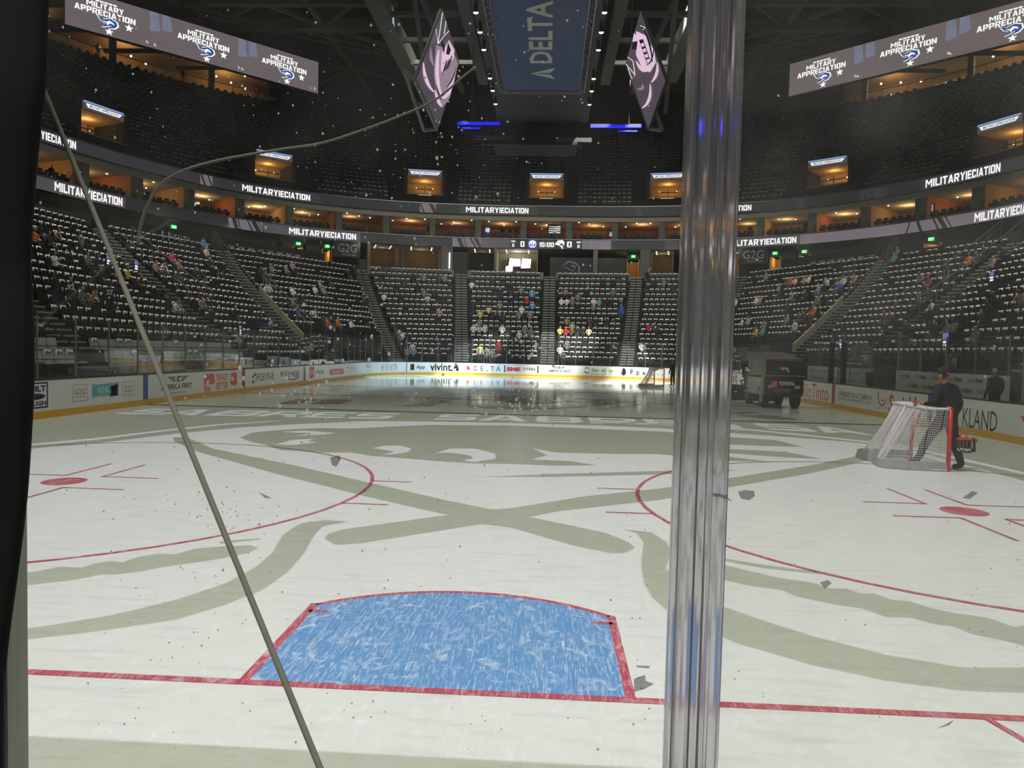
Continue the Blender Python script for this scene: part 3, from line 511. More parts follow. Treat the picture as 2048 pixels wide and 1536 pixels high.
# ---------------------------------------------------------------- lower stands
KEYS = {'Dl': ((-14.6, 6), (-33.8, 15)), 'Cl': ((-14.6, 20), (-33.6, 33)), 'Bl': ((-14.6, 33.5), (-32.5, 47)), 'Al': ((-14.6, 43), (-28.3, 58)), 'E2l': ((-12.8, 59.2), (-19.4, 71.2)), 'E1l': ((-7.0, 59.2), (-9.0, 73.6)), 'E0': ((.55, 59.2), (.55, 74.4)),
        'E1r': ((7.4, 59.2), (9.8, 73.6)), 'E2r': ((13.6, 59.2), (20.2, 71.0)), 'Ar': ((14.6, 41), (28.3, 57)), 'Br': ((14.6, 33.0), (32.5, 47)), 'Cr': ((14.6, 19), (33.6, 33)), 'Dr': ((14.6, 6), (33.8, 15))}
NR = 18
def rz_(i): return .95+.42*i+.006*i*i
def KP_(k, t): b, tt = KEYS[k]; return np.array([b[0]+(tt[0]-b[0])*t, b[1]+(tt[1]-b[1])*t])
SECS = [('Dl', 'Cl', 0, 'near left stand'), ('Cl', 'Bl', 0, 'left stand'), ('Bl', 'Al', 0, 'far left stand'), ('Al', 'E2l', 5, 'far left corner'), ('E2l', 'E1l', 0, 'outer left end stand'), ('E1l', 'E0', 0, 'mid-left end stand'),
        ('E0', 'E1r', 0, 'mid-right end stand'), ('E1r', 'E2r', 0, 'outer right end stand'), ('E2r', 'Ar', 5, 'far right corner'), ('Ar', 'Br', 2, 'far right stand'), ('Br', 'Cr', 2, 'right stand'), ('Cr', 'Dr', 2, 'near right stand')]
SEATS = []      # (x, y, z, heading, section index, row, number in row)
for si, (a, b, i0, lab) in enumerate(SECS):
    mb = MB()
    for i in range(i0, NR):
        p0, p1, q0, q1 = KP_(a, i/NR), KP_(b, i/NR), KP_(a, (i+1)/NR), KP_(b, (i+1)/NR); z = rz_(i); zb = z-.55 if i > i0 else .0
        mb.quad((*p0, z), (*p1, z), (*q1, z), (*q0, z)); mb.quad((*p0, zb), (*p1, zb), (*p1, z), (*p0, z), 1 if i == i0 else 0)
        d = p1-p0; l = np.linalg.norm(d); d = d/l; nrm = np.array([-d[1], d[0]])   # outward (away from the ice)
        if np.dot(nrm, q0-p0) < 0: nrm = -nrm
        s0, s1 = KP_(a, (i+.62)/NR), KP_(b, (i+.62)/NR); L_ = np.linalg.norm(s1-s0); n = int((L_-1.55)/.54)
        for k in range(n):
            f = (.775+(L_-1.55-n*.54)/2+.27+k*.54)/L_; p = s0+(s1-s0)*f
            SEATS.append((p[0], p[1], z, math.atan2(nrm[1], nrm[0])+pi/2, si, i, k))
    tag(mb.build('floor_stand', [TREAD, BLACK]), kind='structure')
# stepped aisles with pale nosings
NOSE = ms('step_nosing', (150, 150, 144), rough=.7)
for k in KEYS:
    if k[0] == 'D': continue
    mb = MB(); i0 = 0 if k[0] == 'E' else 2
    for i in range(i0, NR):
        for h in (0, .5):
            p, q = KP_(k, (i+h)/NR), KP_(k, (i+h+.5)/NR); d = (q-p)/np.linalg.norm(q-p); s = np.array([d[1], -d[0]]); z = rz_(i)+(.0 if h == 0 else .5*(rz_(i+1)-rz_(i)))+.04
            c = (p+q)/2; mb.frame((c[0], c[1], z-.12), (*s, 0), (*d, 0), (0, 0, 1), (1.25, np.linalg.norm(q-p), .24), 0)
            e = p+d*.05
            for sg in (-1, 1): mb.frame((e[0]+s[0]*.32*sg, e[1]+s[1]*.32*sg, z+.006), (*s, 0), (*d, 0), (0, 0, 1), (.54, .12, .075), 1)
    tag(mb.build('floor_aisle', [CONCD if k[0] != 'E' else BLACK, NOSE]), kind='structure')
def rail(k, t0, t1, side, lab, h=.95, m=None):
    p, q = KP_(k, t0), KP_(k, t1); d = (q-p)/np.linalg.norm(q-p); s = np.array([d[1], -d[0]])*side; n = 7
    P = [(*(p+(q-p)*j/n+s), rz_(0)+(rz_(NR)-rz_(0))*0+np.interp(t0+(t1-t0)*j/n, np.arange(NR+1)/NR, [rz_(x) for x in range(NR+1)])) for j in range(n+1)]
    r = empty('handrail', P[0], lab, 'handrail', 'handrails on the stand steps')
    MB().tube([(x, y, z+h) for x, y, z in P], .03, 6).build('top_bar', m or STEEL, r)
    MB().tube([(x, y, z+h*.55) for x, y, z in P], .02, 6).build('lower_bar', m or STEEL, r)
    for x, y, z in P[::1]: MB().tube([(x, y, z-.25), (x, y, z+h)], .022, 6).build('upright', m or STEEL, r)
rail('Al', .22, .98, -.8, 'long handrail beside the corner steps, far left'); rail('Al', .15, .6, .8, 'shorter handrail on the ice side of the far left corner steps'); rail('Bl', .3, .8, .7, 'handrail at the steps of the left stand, nearer the ice'); rail('Bl', .3, .8, -.7, 'handrail at the steps of the left stand, farther side')
rail('Cl', .3, .9, -.7, 'handrail at the left edge beside the black cloth'); rail('Ar', .2, .98, .8, 'long handrail beside the corner steps, far right'); rail('Ar', .3, .75, -.8, 'shorter handrail on the ice side of the far right corner steps'); rail('Br', .35, .95, -.7, 'handrail at the steps of the right stand, nearer the ice'); rail('Br', .35, .95, .7, 'handrail at the steps of the right stand, farther side')
rail('E2l', .02, .2, .5, 'short handrail at the foot of the far left corner', 1.0); rail('E2r', .02, .25, -.5, 'short handrail at the foot of the far right corner', 1.0)
# stair wing walls in pale concrete at the corner steps
for k, sd in (('Al', .62), ('Ar', -.62), ('E2l', -.62), ('E2r', .62)):
    mb = MB(); t0, t1 = (.2, .62) if k[0] == 'A' else (.3, .75)
    for j in range(6):
        ta, tb = t0+(t1-t0)*j/6, t0+(t1-t0)*(j+1)/6; p, q = KP_(k, ta), KP_(k, tb); d = (q-p)/np.linalg.norm(q-p); s = np.array([d[1], -d[0]])*sd; za, zb = rz_(ta*NR), rz_(tb*NR)
        a, b = p+s, q+s; c = (a+b)/2; mb.add([(*a, za-.3), (*b, zb-.3), (*b, zb+.5), (*a, za+.5), (*(a+s*.16), za-.3), (*(b+s*.16), zb-.3), (*(b+s*.16), zb+.5), (*(a+s*.16), za+.5)], [(0, 1, 2, 3), (7, 6, 5, 4), (3, 2, 6, 7), (0, 3, 7, 4), (1, 5, 6, 2)])
    tag(mb.build('wall_stair', ms('pale_concrete', (150, 146, 120), rough=.85)), kind='structure')
# ---------------------------------------------------------------- seats and the white shirts laid over them
ST_V = []; ST_F = []
def seat_parts():
    pan = MB(); pan.add([(-.22, -.2, .40), (.22, -.2, .40), (.22, .22, .43), (-.22, .22, .43), (-.22, -.2, .46), (.22, -.2, .46), (.22, .2, .485), (-.22, .2, .485)], [(0, 3, 2, 1), (4, 5, 6, 7), (0, 1, 5, 4), (1, 2, 6, 5), (2, 3, 7, 6), (3, 0, 4, 7)])
    bk = MB(); bk.add([(-.235, -.22, .42), (.235, -.22, .42), (.235, -.30, .84), (-.235, -.30, .84), (-.235, -.27, .42), (.235, -.27, .42), (.235, -.35, .84), (-.235, -.35, .84), (0, -.26, .42), (0, -.35, .87)], [(0, 1, 2, 3), (5, 4, 7, 6), (3, 2, 6, 7), (0, 3, 7, 4), (1, 5, 6, 2)])
    ft = MB(); ft.box((-.2, -.15, .2), (.05, .3, .4)); ft.box((.2, -.15, .2), (.05, .3, .4)); ft.box((-.245, -.05, .56), (.04, .34, .03)); ft.box((.245, -.05, .56), (.04, .34, .03))
    return pan, bk, ft
def shirt_mb(seed):
    r = random.Random(seed); mb = MB(); xs = [-.175, -.10, 0, .10, .175]; dz = [-.185, -.06, -.07, -.055, -.18]; vs = []
    for x, d in zip(xs, dz): vs.append((x*1.03, -.395, .74+r.uniform(-.02, .02)))
    for x in xs: vs.append((x, -.37, .875+r.uniform(-.008, .012)))
    for x in xs: vs.append((x, -.285, .875+r.uniform(-.008, .012)))
    for x, d in zip(xs, dz): vs.append((x*1.06+r.uniform(-.015, .015), -.23, .875+d*.9+r.uniform(-.05, .03)))
    return mb.add(vs, [(r0*5+i, r0*5+i+1, r0*5+5+i+1, r0*5+5+i) for r0 in range(3) for i in range(4)])
PAN, BACK, FEET = seat_parts(); SHIRTS = [shirt_mb(k) for k in range(5)]
def seat_px(s): return pj(s[0], s[1], s[2]+.75)
PEOPLE_SEATS = set()
vis = []
for i, s in enumerate(SEATS):
    u, v, d = seat_px(s)
    if d > 0 and 68 < u < 2050 and v < 742 and v > 380: vis.append((d, i))
vis.sort()
# ---------------------------------------------------------------- people
CL = {'white': (215, 213, 205), 'grey': (120, 122, 124), 'dark': (34, 34, 37), 'black': (22, 22, 24), 'navy': (32, 40, 66), 'blue': (40, 82, 180), 'light blue': (112, 160, 210), 'tan': (168, 138, 106), 'brown': (92, 66, 50), 'cream': (214, 196, 160), 'yellow': (206, 178, 84), 'red': (176, 38, 44), 'pink': (206, 50, 116), 'orange': (206, 112, 40), 'teal': (96, 150, 150), 'olive': (98, 92, 60), 'maroon': (88, 40, 42)}
CM = {k: ms('cloth_'+k.replace(' ', '_'), v, rough=.9, var=.12, scale=14) for k, v in CL.items()}
SKIN = [ms('skin_light', (205, 160, 135), rough=.6), ms('skin_mid', (172, 124, 98), rough=.6), ms('skin_deep', (104, 72, 56), rough=.6)]
HAIR = [ms('hair_dark', (38, 30, 26), rough=.7), ms('hair_brown', (86, 60, 40), rough=.7), ms('hair_fair', (176, 146, 100), rough=.7), ms('hair_grey', (150, 148, 142), rough=.7)]
TROU = [ms('trousers_black', (26, 26, 28), rough=.9), ms('trousers_denim', (50, 60, 84), rough=.9), ms('trousers_grey', (84, 84, 84), rough=.9)]; SHOE = ms('shoe_dark', (40, 40, 42), rough=.6)
def figure(name, J, E, sub=1, headc=None):
    """one continuous skinned body; E: (joint, joint, region)"""
    names = list(J); me = bpy.data.meshes.new(name); me.from_pydata([J[n][:3] for n in names], [(names.index(a), names.index(b)) for a, b, _ in E], [])
    o = bpy.data.objects.new(name, me); COL.objects.link(o); o.modifiers.new('skin', 'SKIN')
    for i, n in enumerate(names):
        r = J[n][3:]; sv = me.skin_vertices[0].data[i]; sv.radius = (r[0], r[-1]); sv.use_root = n == 'pelvis'
    if sub: sm = o.modifiers.new('sub', 'SUBSURF'); sm.levels = sm.render_levels = sub
    dg = bpy.context.evaluated_depsgraph_get(); dg.update(); out = bpy.data.meshes.new_from_object(o.evaluated_get(dg)); bpy.data.objects.remove(o); bpy.data.meshes.remove(me)
    A = np.array([J[a][:3] for a, b, _ in E]); B = np.array([J[b][:3] for a, b, _ in E]); D = B-A; DD = np.maximum((D*D).sum(1), 1e-9)
    R_ = np.array([min(J[a][3], J[b][3]) for a, b, _ in E])
    out.materials.clear()
    for _ in range(5): out.materials.append(None)
    hc = headc or J['skull'][:3]
    for p in out.polygons:
        c = np.array(p.center); t = np.clip(((c-A)*D).sum(1)/DD, 0, 1); q = np.linalg.norm(c-(A+D*t[:, None]), axis=1)-R_*.8; reg = E[int(np.argmin(q))][2]
        if reg == 5: reg = 3 if (c[2] > hc[2]+.045 or (c[1] < hc[1]-.015 and c[2] > hc[2]-.10)) else 2
        p.material_index = reg; p.use_smooth = True
    out.name = name; return out
def body(pel, chest, neck, skull, arms, legs, k=1.0):
    """arms / legs: per side lists of joints"""
    J = {'pelvis': (*pel, .15, .12)}; c = np.array(chest); p = np.array(pel)
    J['waist'] = (*(p*.55+c*.45), .145, .11); J['chest'] = (*chest, .17, .125); J['neck0'] = (*(c*.25+np.array(neck)*.75), .07); J['neck'] = (*neck, .055)
    s = np.array(skull); J['jaw'] = (s[0], s[1]+.035, s[2]-.075, .058); J['skull'] = (*skull, .088, .098); J['crown'] = (s[0], s[1]-.01, s[2]+.075, .065)
    E = [('pelvis', 'waist', 0), ('waist', 'chest', 0), ('chest', 'neck0', 0), ('neck0', 'neck', 2), ('neck', 'jaw', 2), ('jaw', 'skull', 5), ('skull', 'crown', 5)]
    for sd, a in zip('lr', arms):
        J['sh'+sd] = (*a[0], .068); J['el'+sd] = (*a[1], .05); J['wr'+sd] = (*a[2], .036); J['ha'+sd] = (*a[3], .04, .026)
        E += [('chest', 'sh'+sd, 0), ('sh'+sd, 'el'+sd, 0), ('el'+sd, 'wr'+sd, 0), ('wr'+sd, 'ha'+sd, 2)]
    for sd, a in zip('lr', legs):
        J['hp'+sd] = (*a[0], .095); J['kn'+sd] = (*a[1], .066); J['an'+sd] = (*a[2], .045); J['to'+sd] = (*a[3], .042, .03)
        E += [('pelvis', 'hp'+sd, 1), ('hp'+sd, 'kn'+sd, 1), ('kn'+sd, 'an'+sd, 1), ('an'+sd, 'to'+sd, 4)]
    return J, E
def mir(a): return [a, [(-x, y, z) for x, y, z in a]]
LEGS_SIT = mir([(.10, .04, .53), (.13, .36, .51), (.13, .35, .09), (.14, .44, .04)]); LEGS_ST = mir([(.10, 0, .90), (.11, .02, .49), (.11, -.02, .09), (.13, .15, .04)])
POSE = {
 'sit': body((0, 0, .56), (0, -.03, .97), (0, 0, 1.16), (0, .03, 1.30), mir([(.20, -.02, 1.06), (.26, .06, .80), (.14, .28, .70), (.08, .35, .69)]), LEGS_SIT),
 'sit_lean': body((0, .02, .56), (0, .17, .94), (0, .25, 1.10), (0, .31, 1.22), mir([(.20, .18, 1.02), (.27, .26, .76), (.12, .38, .70), (.06, .43, .69)]), LEGS_SIT),
 'sit_phone': body((0, 0, .56), (0, -.05, .96), (0, -.02, 1.15), (0, .02, 1.29), [[(.20, -.04, 1.05), (.28, .06, .80), (.14, .30, .98), (.09, .36, 1.05)], [(-.20, -.04, 1.05), (-.25, .05, .79), (-.12, .30, .68), (-.06, .37, .68)]], LEGS_SIT),
 'stand': body((0, 0, .95), (0, -.01, 1.33), (0, .0, 1.51), (0, .03, 1.65), mir([(.20, -.01, 1.42), (.25, -.02, 1.14), (.24, .09, .88), (.23, .12, .79)]), LEGS_ST),
 'stand_arm': body((0, 0, .95), (0, .02, 1.33), (0, .04, 1.50), (0, .08, 1.64), [[(.20, .02, 1.42), (.27, .14, 1.16), (.16, .40, 1.14), (.12, .49, 1.15)], [(-.20, 0, 1.42), (-.27, -.02, 1.14), (-.24, .12, .90), (-.22, .16, .82)]], LEGS_ST),
 'bend': body((0, -.08, .94), (0, .22, 1.20), (0, .36, 1.30), (0, .44, 1.38), mir([(.19, .26, 1.22), (.24, .40, .98), (.16, .56, .86), (.12, .63, .82)]), LEGS_ST)}
FIG = {k: figure('person', *v) for k, v in POSE.items()}
ORD = 'first second third fourth fifth sixth seventh eighth ninth tenth eleventh twelfth thirteenth fourteenth fifteenth sixteenth seventeenth eighteenth nineteenth twentieth twenty-first twenty-second twenty-third twenty-fourth twenty-fifth twenty-sixth twenty-seventh twenty-eighth twenty-ninth thirtieth thirty-first thirty-second'.split()
USED = {}
def person(pose, loc, head, top, lab, sc=1.0, trou=None, hair=None, group=None):
    me = FIG[pose]; o = bpy.data.objects.new('person', me); COL.objects.link(o); o.location = loc; o.rotation_euler = (0, 0, head); o.scale = (sc, sc, sc)
    r = random.Random(len(USED)*31+7); mm = [CM[top], trou or r.choice(TROU), r.choice(SKIN[:2]+SKIN), hair or r.choice(HAIR), SHOE]
    for i, m in enumerate(mm): o.material_slots[i].link = 'OBJECT'; o.material_slots[i].material = m
    USED[lab] = USED.get(lab, 0)+1
    return tag(o, lab, 'person', group)
SPX = np.array([pj(s[0], s[1], s[2]+.95)[:2] for s in SEATS]); SDEP = np.array([pj(s[0], s[1], s[2])[2] for s in SEATS]); OCC = {}
def nearest(u, v):
    d = np.hypot(SPX[:, 0]-u, SPX[:, 1]-v)+1e6*(SDEP < 0)
    for i in np.argsort(d)[:30]:
        if int(i) not in OCC: return int(i)
    return None
CROWD = '''72,470,o,s;85,457,d,s;96,476,n,s;113,463,t,l;155,492,g,S;116,524,w,p;345,518,P,s;353,524,t,s;305,530,t,s;317,532,w,l;178,515,g,s;188,520,d,l;177,537,d,s;195,546,d,s;214,536,d,s;253,553,b,s;270,556,B,l;104,588,d,S;170,592,g,s;186,593,t,l;350,555,B,s;326,590,d,s;347,616,w,l;358,613,L,s;
400,494,L,S;417,502,w,s;421,528,d,s;430,545,k,S;440,547,k,S;395,550,d,s;404,545,d,l;405,615,t,s;416,616,d,s;525,546,d,s;535,541,n,s;545,541,g,s;575,536,g,s;585,531,t,s;591,541,d,l;529,555,d,s;540,556,d,s;518,582,w,l;542,577,w,s;587,580,w,p;628,577,w,s;640,566,t,s;655,560,d,s;648,576,g,s;585,606,t,s;603,600,d,l;595,611,d,s;586,634,u,S;613,637,w,b;475,627,d,s;510,646,d,s;525,647,k,s;541,651,L,l;645,641,d,s;651,651,o,s;703,646,w,s;660,648,d,s;676,652,O,s;
698,546,d,s;705,541,k,s;713,549,d,l;763,551,d,s;829,556,d,s;843,556,g,s;877,559,B,s;885,561,g,s;745,597,d,s;753,598,w,s;721,602,B,S;833,581,d,s;850,592,g,s;866,591,n,s;857,601,w,l;877,627,t,s;736,641,d,s;797,701,n,s;783,703,d,l;760,716,t,s;771,716,w,s;815,701,L,s;880,706,n,s;895,706,n,s;817,712,w,s;
940,574,w,s;985,560,m,s;1003,592,n,S;1025,588,d,S;1030,592,d,s;1045,586,g,s;1067,594,L,S;1067,609,L,s;1048,606,r,s;998,608,t,s;972,621,c,s;959,631,y,s;941,621,n,s;980,633,d,s;992,634,g,b;1007,635,g,b;1034,632,g,s;1045,633,d,s;1047,620,w,s;1058,631,g,s;942,654,w,s;952,656,w,l;963,654,g,s;972,654,w,s;985,656,d,s;995,658,n,s;1006,656,w,s;1015,659,d,s;1031,669,k,s;1043,668,w,s;1055,661,g,s;1067,670,g,S;957,709,c,S;972,708,g,s;985,709,g,s;1001,702,r,S;1013,706,d,s;1027,706,n,s;945,606,d,s;1020,603,k,s;
1206,566,d,s;1226,569,d,s;1228,581,g,l;1120,591,d,s;1127,589,g,s;1136,591,d,s;1155,591,g,s;1175,581,d,s;1114,606,w,s;1133,599,w,s;1144,603,g,s;1182,611,g,s;1192,601,w,s;1203,604,e,s;1215,606,d,s;1158,616,k,s;1230,634,k,s;1135,646,t,s;1178,646,B,s;1195,646,d,s;1210,646,d,s;1103,661,y,s;1111,656,d,s;1126,661,r,s;1136,661,B,s;1148,656,c,s;1160,659,d,s;1170,661,d,s;1179,659,c,s;1249,622,k,S;1264,620,u,S;1293,658,r,s;1306,656,n,s;1319,661,d,s;1116,691,d,s;1125,691,g,s;1104,713,w,s;1114,710,g,l;1280,691,w,s;1276,562,k,S;1312,566,d,s;1326,566,g,s;
1462,606,w,s;1483,641,w,s;1494,641,t,s;1512,606,w,s;1521,601,t,s;1538,556,g,S;1516,656,d,s;1528,656,g,s;1510,666,y,s;1524,668,e,s;1556,571,g,s;1570,566,B,s;1578,563,P,s;1591,566,c,s;1600,561,d,s;1608,561,t,s;1621,556,w,s;1633,576,L,s;1661,569,w,l;1676,571,u,s;1691,566,w,s;1705,561,t,s;1581,596,g,s;1596,598,d,s;1612,593,n,s;1631,596,g,s;1578,641,g,s;1596,639,B,s;1606,638,d,s;1626,626,o,s;1638,648,B,S;1601,676,w,S;1642,646,d,s;1555,590,d,s;1646,582,d,s;1570,612,d,s;
1780,506,e,s;1795,509,e,s;1946,523,o,s;1957,516,B,s;1966,511,d,s;1976,511,t,s;2004,508,k,s;1848,552,g,l;1901,552,k,S;1856,566,r,s;1846,582,k,s;1851,592,d,s;1852,606,B,s;1856,616,w,s;1775,641,B,s;1786,646,B,s;1770,671,n,s;1869,641,k,S;1873,656,d,s;1912,651,g,s;1921,636,d,s;1975,626,k,s;1965,641,d,s;1991,606,d,s;2040,601,t,l;1893,655,g,s;1900,668,k,s;1950,664,g,s;1815,655,d,s'''
KC = dict(o='orange', d='dark', n='navy', t='tan', g='grey', w='white', P='pink', b='yellow', B='brown', L='light blue', k='black', u='blue', O='orange', r='red', m='maroon', c='cream', y='yellow', e='teal')
KS = dict(s='sit', l='sit_lean', p='sit_phone', S='stand', b='bend')
WORD = {'sit': 'sitting', 'sit_lean': 'leaning', 'sit_phone': 'gesturing', 'stand': 'standing', 'bend': 'bending', 'stand_arm': 'standing'}
STANDERS = []
for rec in CROWD.replace('\n', '').split(';'):
    u, v, c, k = rec.strip().split(','); i = nearest(float(u), float(v)+(0 if k in 'slp' else -4))
    if i is None: continue
    x, y, z, h, si, row, no = SEATS[i]; OCC[i] = 1; pose = KS[k]; col = KC[c]; dirn = np.array([math.cos(h+pi/2), math.sin(h+pi/2)])
    fx = .0 if k in 'slp' else .32
    pos = (x+dirn[0]*fx, y+dirn[1]*fx, z+(.05 if k in 'slp' else 0))
    lab = f"person in {col} top {WORD[pose]}, {ORD[row]} row, {ORD[no]} seat from left, {SECS[si][3]}"
    o = person(pose, pos, h+(pi if rec.strip().startswith(('155,', '104,', '430,', '440,')) else 0)+rnd.uniform(-.25, .25), col, lab, rnd.uniform(.94, 1.04))
# two shirts with big numbers seen from behind
for num, u, v, lab in (('92', 130, 585, 'person from behind in a dark jersey with number ninety-two, near left'), ('27', 204, 600, 'person from behind in a dark jersey with number twenty-seven, near left')):
    i = nearest(u, v-4); x, y, z, h, si, row, no = SEATS[i]; OCC[i] = 1; dirn = np.array([math.cos(h+pi/2), math.sin(h+pi/2)]); vd = CAM[:2]-np.array([x, y]); hh = math.atan2(-vd[1], -vd[0])-pi/2
    o = person('stand', (x+dirn[0]*.25, y+dirn[1]*.25, z), hh, 'dark', lab, 1.0, trou=TROU[1])
    mb = MB(); put_text(mb, num, lambda a, b: (-.14+.28*a, -.165-.0*b, 1.12+.26*b), .05); mb.build('jersey_number', SHIRT, o, world=False, label='white number on the back')
# ---------------------------------------------------------------- seats: the 300 that show largest are objects, the rest one mass
def xform(vs, s): 
    c, si = math.cos(s[3]), math.sin(s[3]); return [(s[0]+c*x-si*y, s[1]+si*x+c*y, s[2]+z) for x, y, z in vs]
pan_me = PAN.build('seat_pan', SEATM).data; back_me = BACK.build('seat_back', SEATM).data; feet_me = FEET.build('seat_arms', BLACK).data; sh_me = [s.build('white_shirt', SHIRT, smooth=True).data for s in SHIRTS]
for o in list(COL.objects):
    if o.name.split('.')[0] in ('seat_pan', 'seat_back', 'seat_arms', 'white_shirt'): bpy.data.objects.remove(o)
near = [i for d, i in vis[:300]]; nset = set(near); SHN = 0
grey_rows = {i for i in near if SEATS[i][5] < 2 and SEATS[i][4] in (0, 1)}
back_g = back_me.copy(); back_g.materials[0] = SEATG; pan_g = pan_me.copy(); pan_g.materials[0] = SEATG
for i in near:
    s = SEATS[i]; where = SECS[s[4]][3]; g = i in grey_rows
    r = empty('stadium_seat', s[:3], ('grey covered stadium seat near the glass, ' if g else 'black folding stadium seat with arms, ')+where, 'seat', ('grey covered seats, ' if g else 'black seats, ')+where, rz=s[3])
    for nm, me in (('seat_pan', pan_g if g else pan_me), ('seat_back', back_g if g else back_me), ('seat_arms', feet_me)):
        o = bpy.data.objects.new(nm, me); COL.objects.link(o); o.parent = r
    if i not in OCC and not (g and rnd.random() < .8) and rnd.random() < .95:
        o = bpy.data.objects.new('white_shirt', sh_me[i % 5]); COL.objects.link(o); o.location = s[:3]; o.rotation_euler = (0, 0, s[3]); SHN += 1
        tag(o, 'white shirt laid over a seat back, '+where, 'shirt', 'white shirts on seats, '+where)
lo_seat = MB(); lo_seat.add([(-.235, -.22, .42), (.235, -.22, .42), (.235, -.30, .86), (-.235, -.30, .86), (-.235, -.36, .86), (.235, -.36, .86)], [(0, 1, 2, 3), (3, 2, 5, 4)]); lo_seat.add([(-.22, -.2, .45), (.22, -.2, .45), (.22, .2, .48), (-.22, .2, .48), (.22, .2, .3), (-.22, .2, .3)], [(0, 1, 2, 3), (3, 2, 4, 5)])
def mass(name, items, tmpls, m, label, cat):
    V, F_ = [], []
    for j, s in enumerate(items):
        t = tmpls[j % len(tmpls)]; b = len(V); V += xform(t.v, s); F_ += [tuple(b+q for q in f) for f in t.f]
    mb = MB(); mb.v = V; mb.f = F_; mb.m = [0]*len(F_); return tag(mb.build(name, m), label, cat, kind='stuff')
low = [s for i, s in enumerate(SEATS) if i not in nset and pj(s[0], s[1], s[2]+1)[2] > 0 and 0 < pj(s[0], s[1], s[2]+1)[0] < 2120]
lowi = [(i, s) for i, s in enumerate(SEATS) if i not in nset and i not in OCC and pj(s[0], s[1], s[2]+1)[2] > 0 and 0 < pj(s[0], s[1], s[2]+1)[0] < 2120]
r2 = random.Random(5); lows = [s for i, s in lowi if r2.random() < .94]
mass('stadium_seating', low, [lo_seat], SEATM, 'rows of black seats filling the lower stands farther off', 'seating')
mass('shirts_on_seating', lows, SHIRTS, SHIRT, 'white shirts laid over the black seats of the lower stands farther off', 'shirts')
# ---------------------------------------------------------------- upper stand
KU = 24
def uz(k): return 18.72+.65*k
def uo(k): return .25+.85*k
VOM = [sU(u, 21.3, 2.5) for u in (205, 548, 850, 1093, 1335, 1655, 2000)]
mb = MB(); s0, s1 = -66, 66
for k in range(KU):
    cuts = [s0]+[q for v_ in VOM for q in (v_-2.1, v_+2.1)]+[s1]
    for c_ in range(0, len(cuts), 2):
        for a_, b_ in ([(cuts[c_], cuts[c_+1])] if 2 <= k <= 7 else [(s0, s1)] if c_ == 0 else []): strip(mb, a_, b_, uo(k), uz(k), uo(k+1), uz(k), 0, 2); strip(mb, a_, b_, uo(k+1), uz(k), uo(k+1), uz(k+1), 0, 2)
tag(mb.build('floor_upper_stand', TREAD), kind='structure')
up = []; ups = []; r3 = random.Random(11)
for k in range(KU):
    s = -60.0
    while s < 60:
        s += .55; dv = min((abs(s-v) for v in VOM)); ok = True
        if 2.55 < dv < 3.9: ok = False
        if dv <= 2.6 and k < 8: ok = False
        if abs((s-VOM[3]+7.2) % 14.4-0) < .35 and False: ok = False
        if not ok: continue
        p, t, n = GP(s, uo(k)+.5); q = pj(p[0], p[1], uz(k)+.8)
        if not (q[2] > 0 and 40 < q[0] < 2100): continue
        it = (p[0], p[1], uz(k), math.atan2(n[1], n[0])+pi/2-pi+pi, 0, 0, 0); up.append(it)
        if r3.random() < .9: ups.append(it)
mass('upper_seating', up, [lo_seat], SEATM, 'rows of black seats filling the steep upper stand', 'seating')
mass('shirts_on_upper_seating', ups, SHIRTS, SHIRT, 'white shirts laid over the black seats of the upper stand', 'shirts')
def lbox(mb, s, a0, a1, o0, o1, z0, z1, m=0):
    p, t, n = GP(s); c = p+t*(a0+a1)/2+n*(o0+o1)/2; mb.frame((c[0], c[1], (z0+z1)/2), (*t, 0), (*n, 0), (0, 0, 1), (a1-a0, o1-o0, z1-z0), m); return mb
def lpt(s, a, o, z): p, t, n = GP(s); c = p+t*a+n*o; return (c[0], c[1], z)
def emis_text(mb, txt, s, a0, a1, o, z0, z1, bold=.03, shear=0): put_text(mb, txt, lambda a, b: lpt(s, a0+(a1-a0)*a, o, z0+(z1-z0)*b), bold, shear)
PLACE = ['leftmost, high over the left stand', 'second from the left, over the far left corner', 'left of the hanging scoreboard axis', 'in the middle under the scoreboard', 'just left of the clear post', 'right of the clear post, far right corner', 'rightmost, near the right edge']
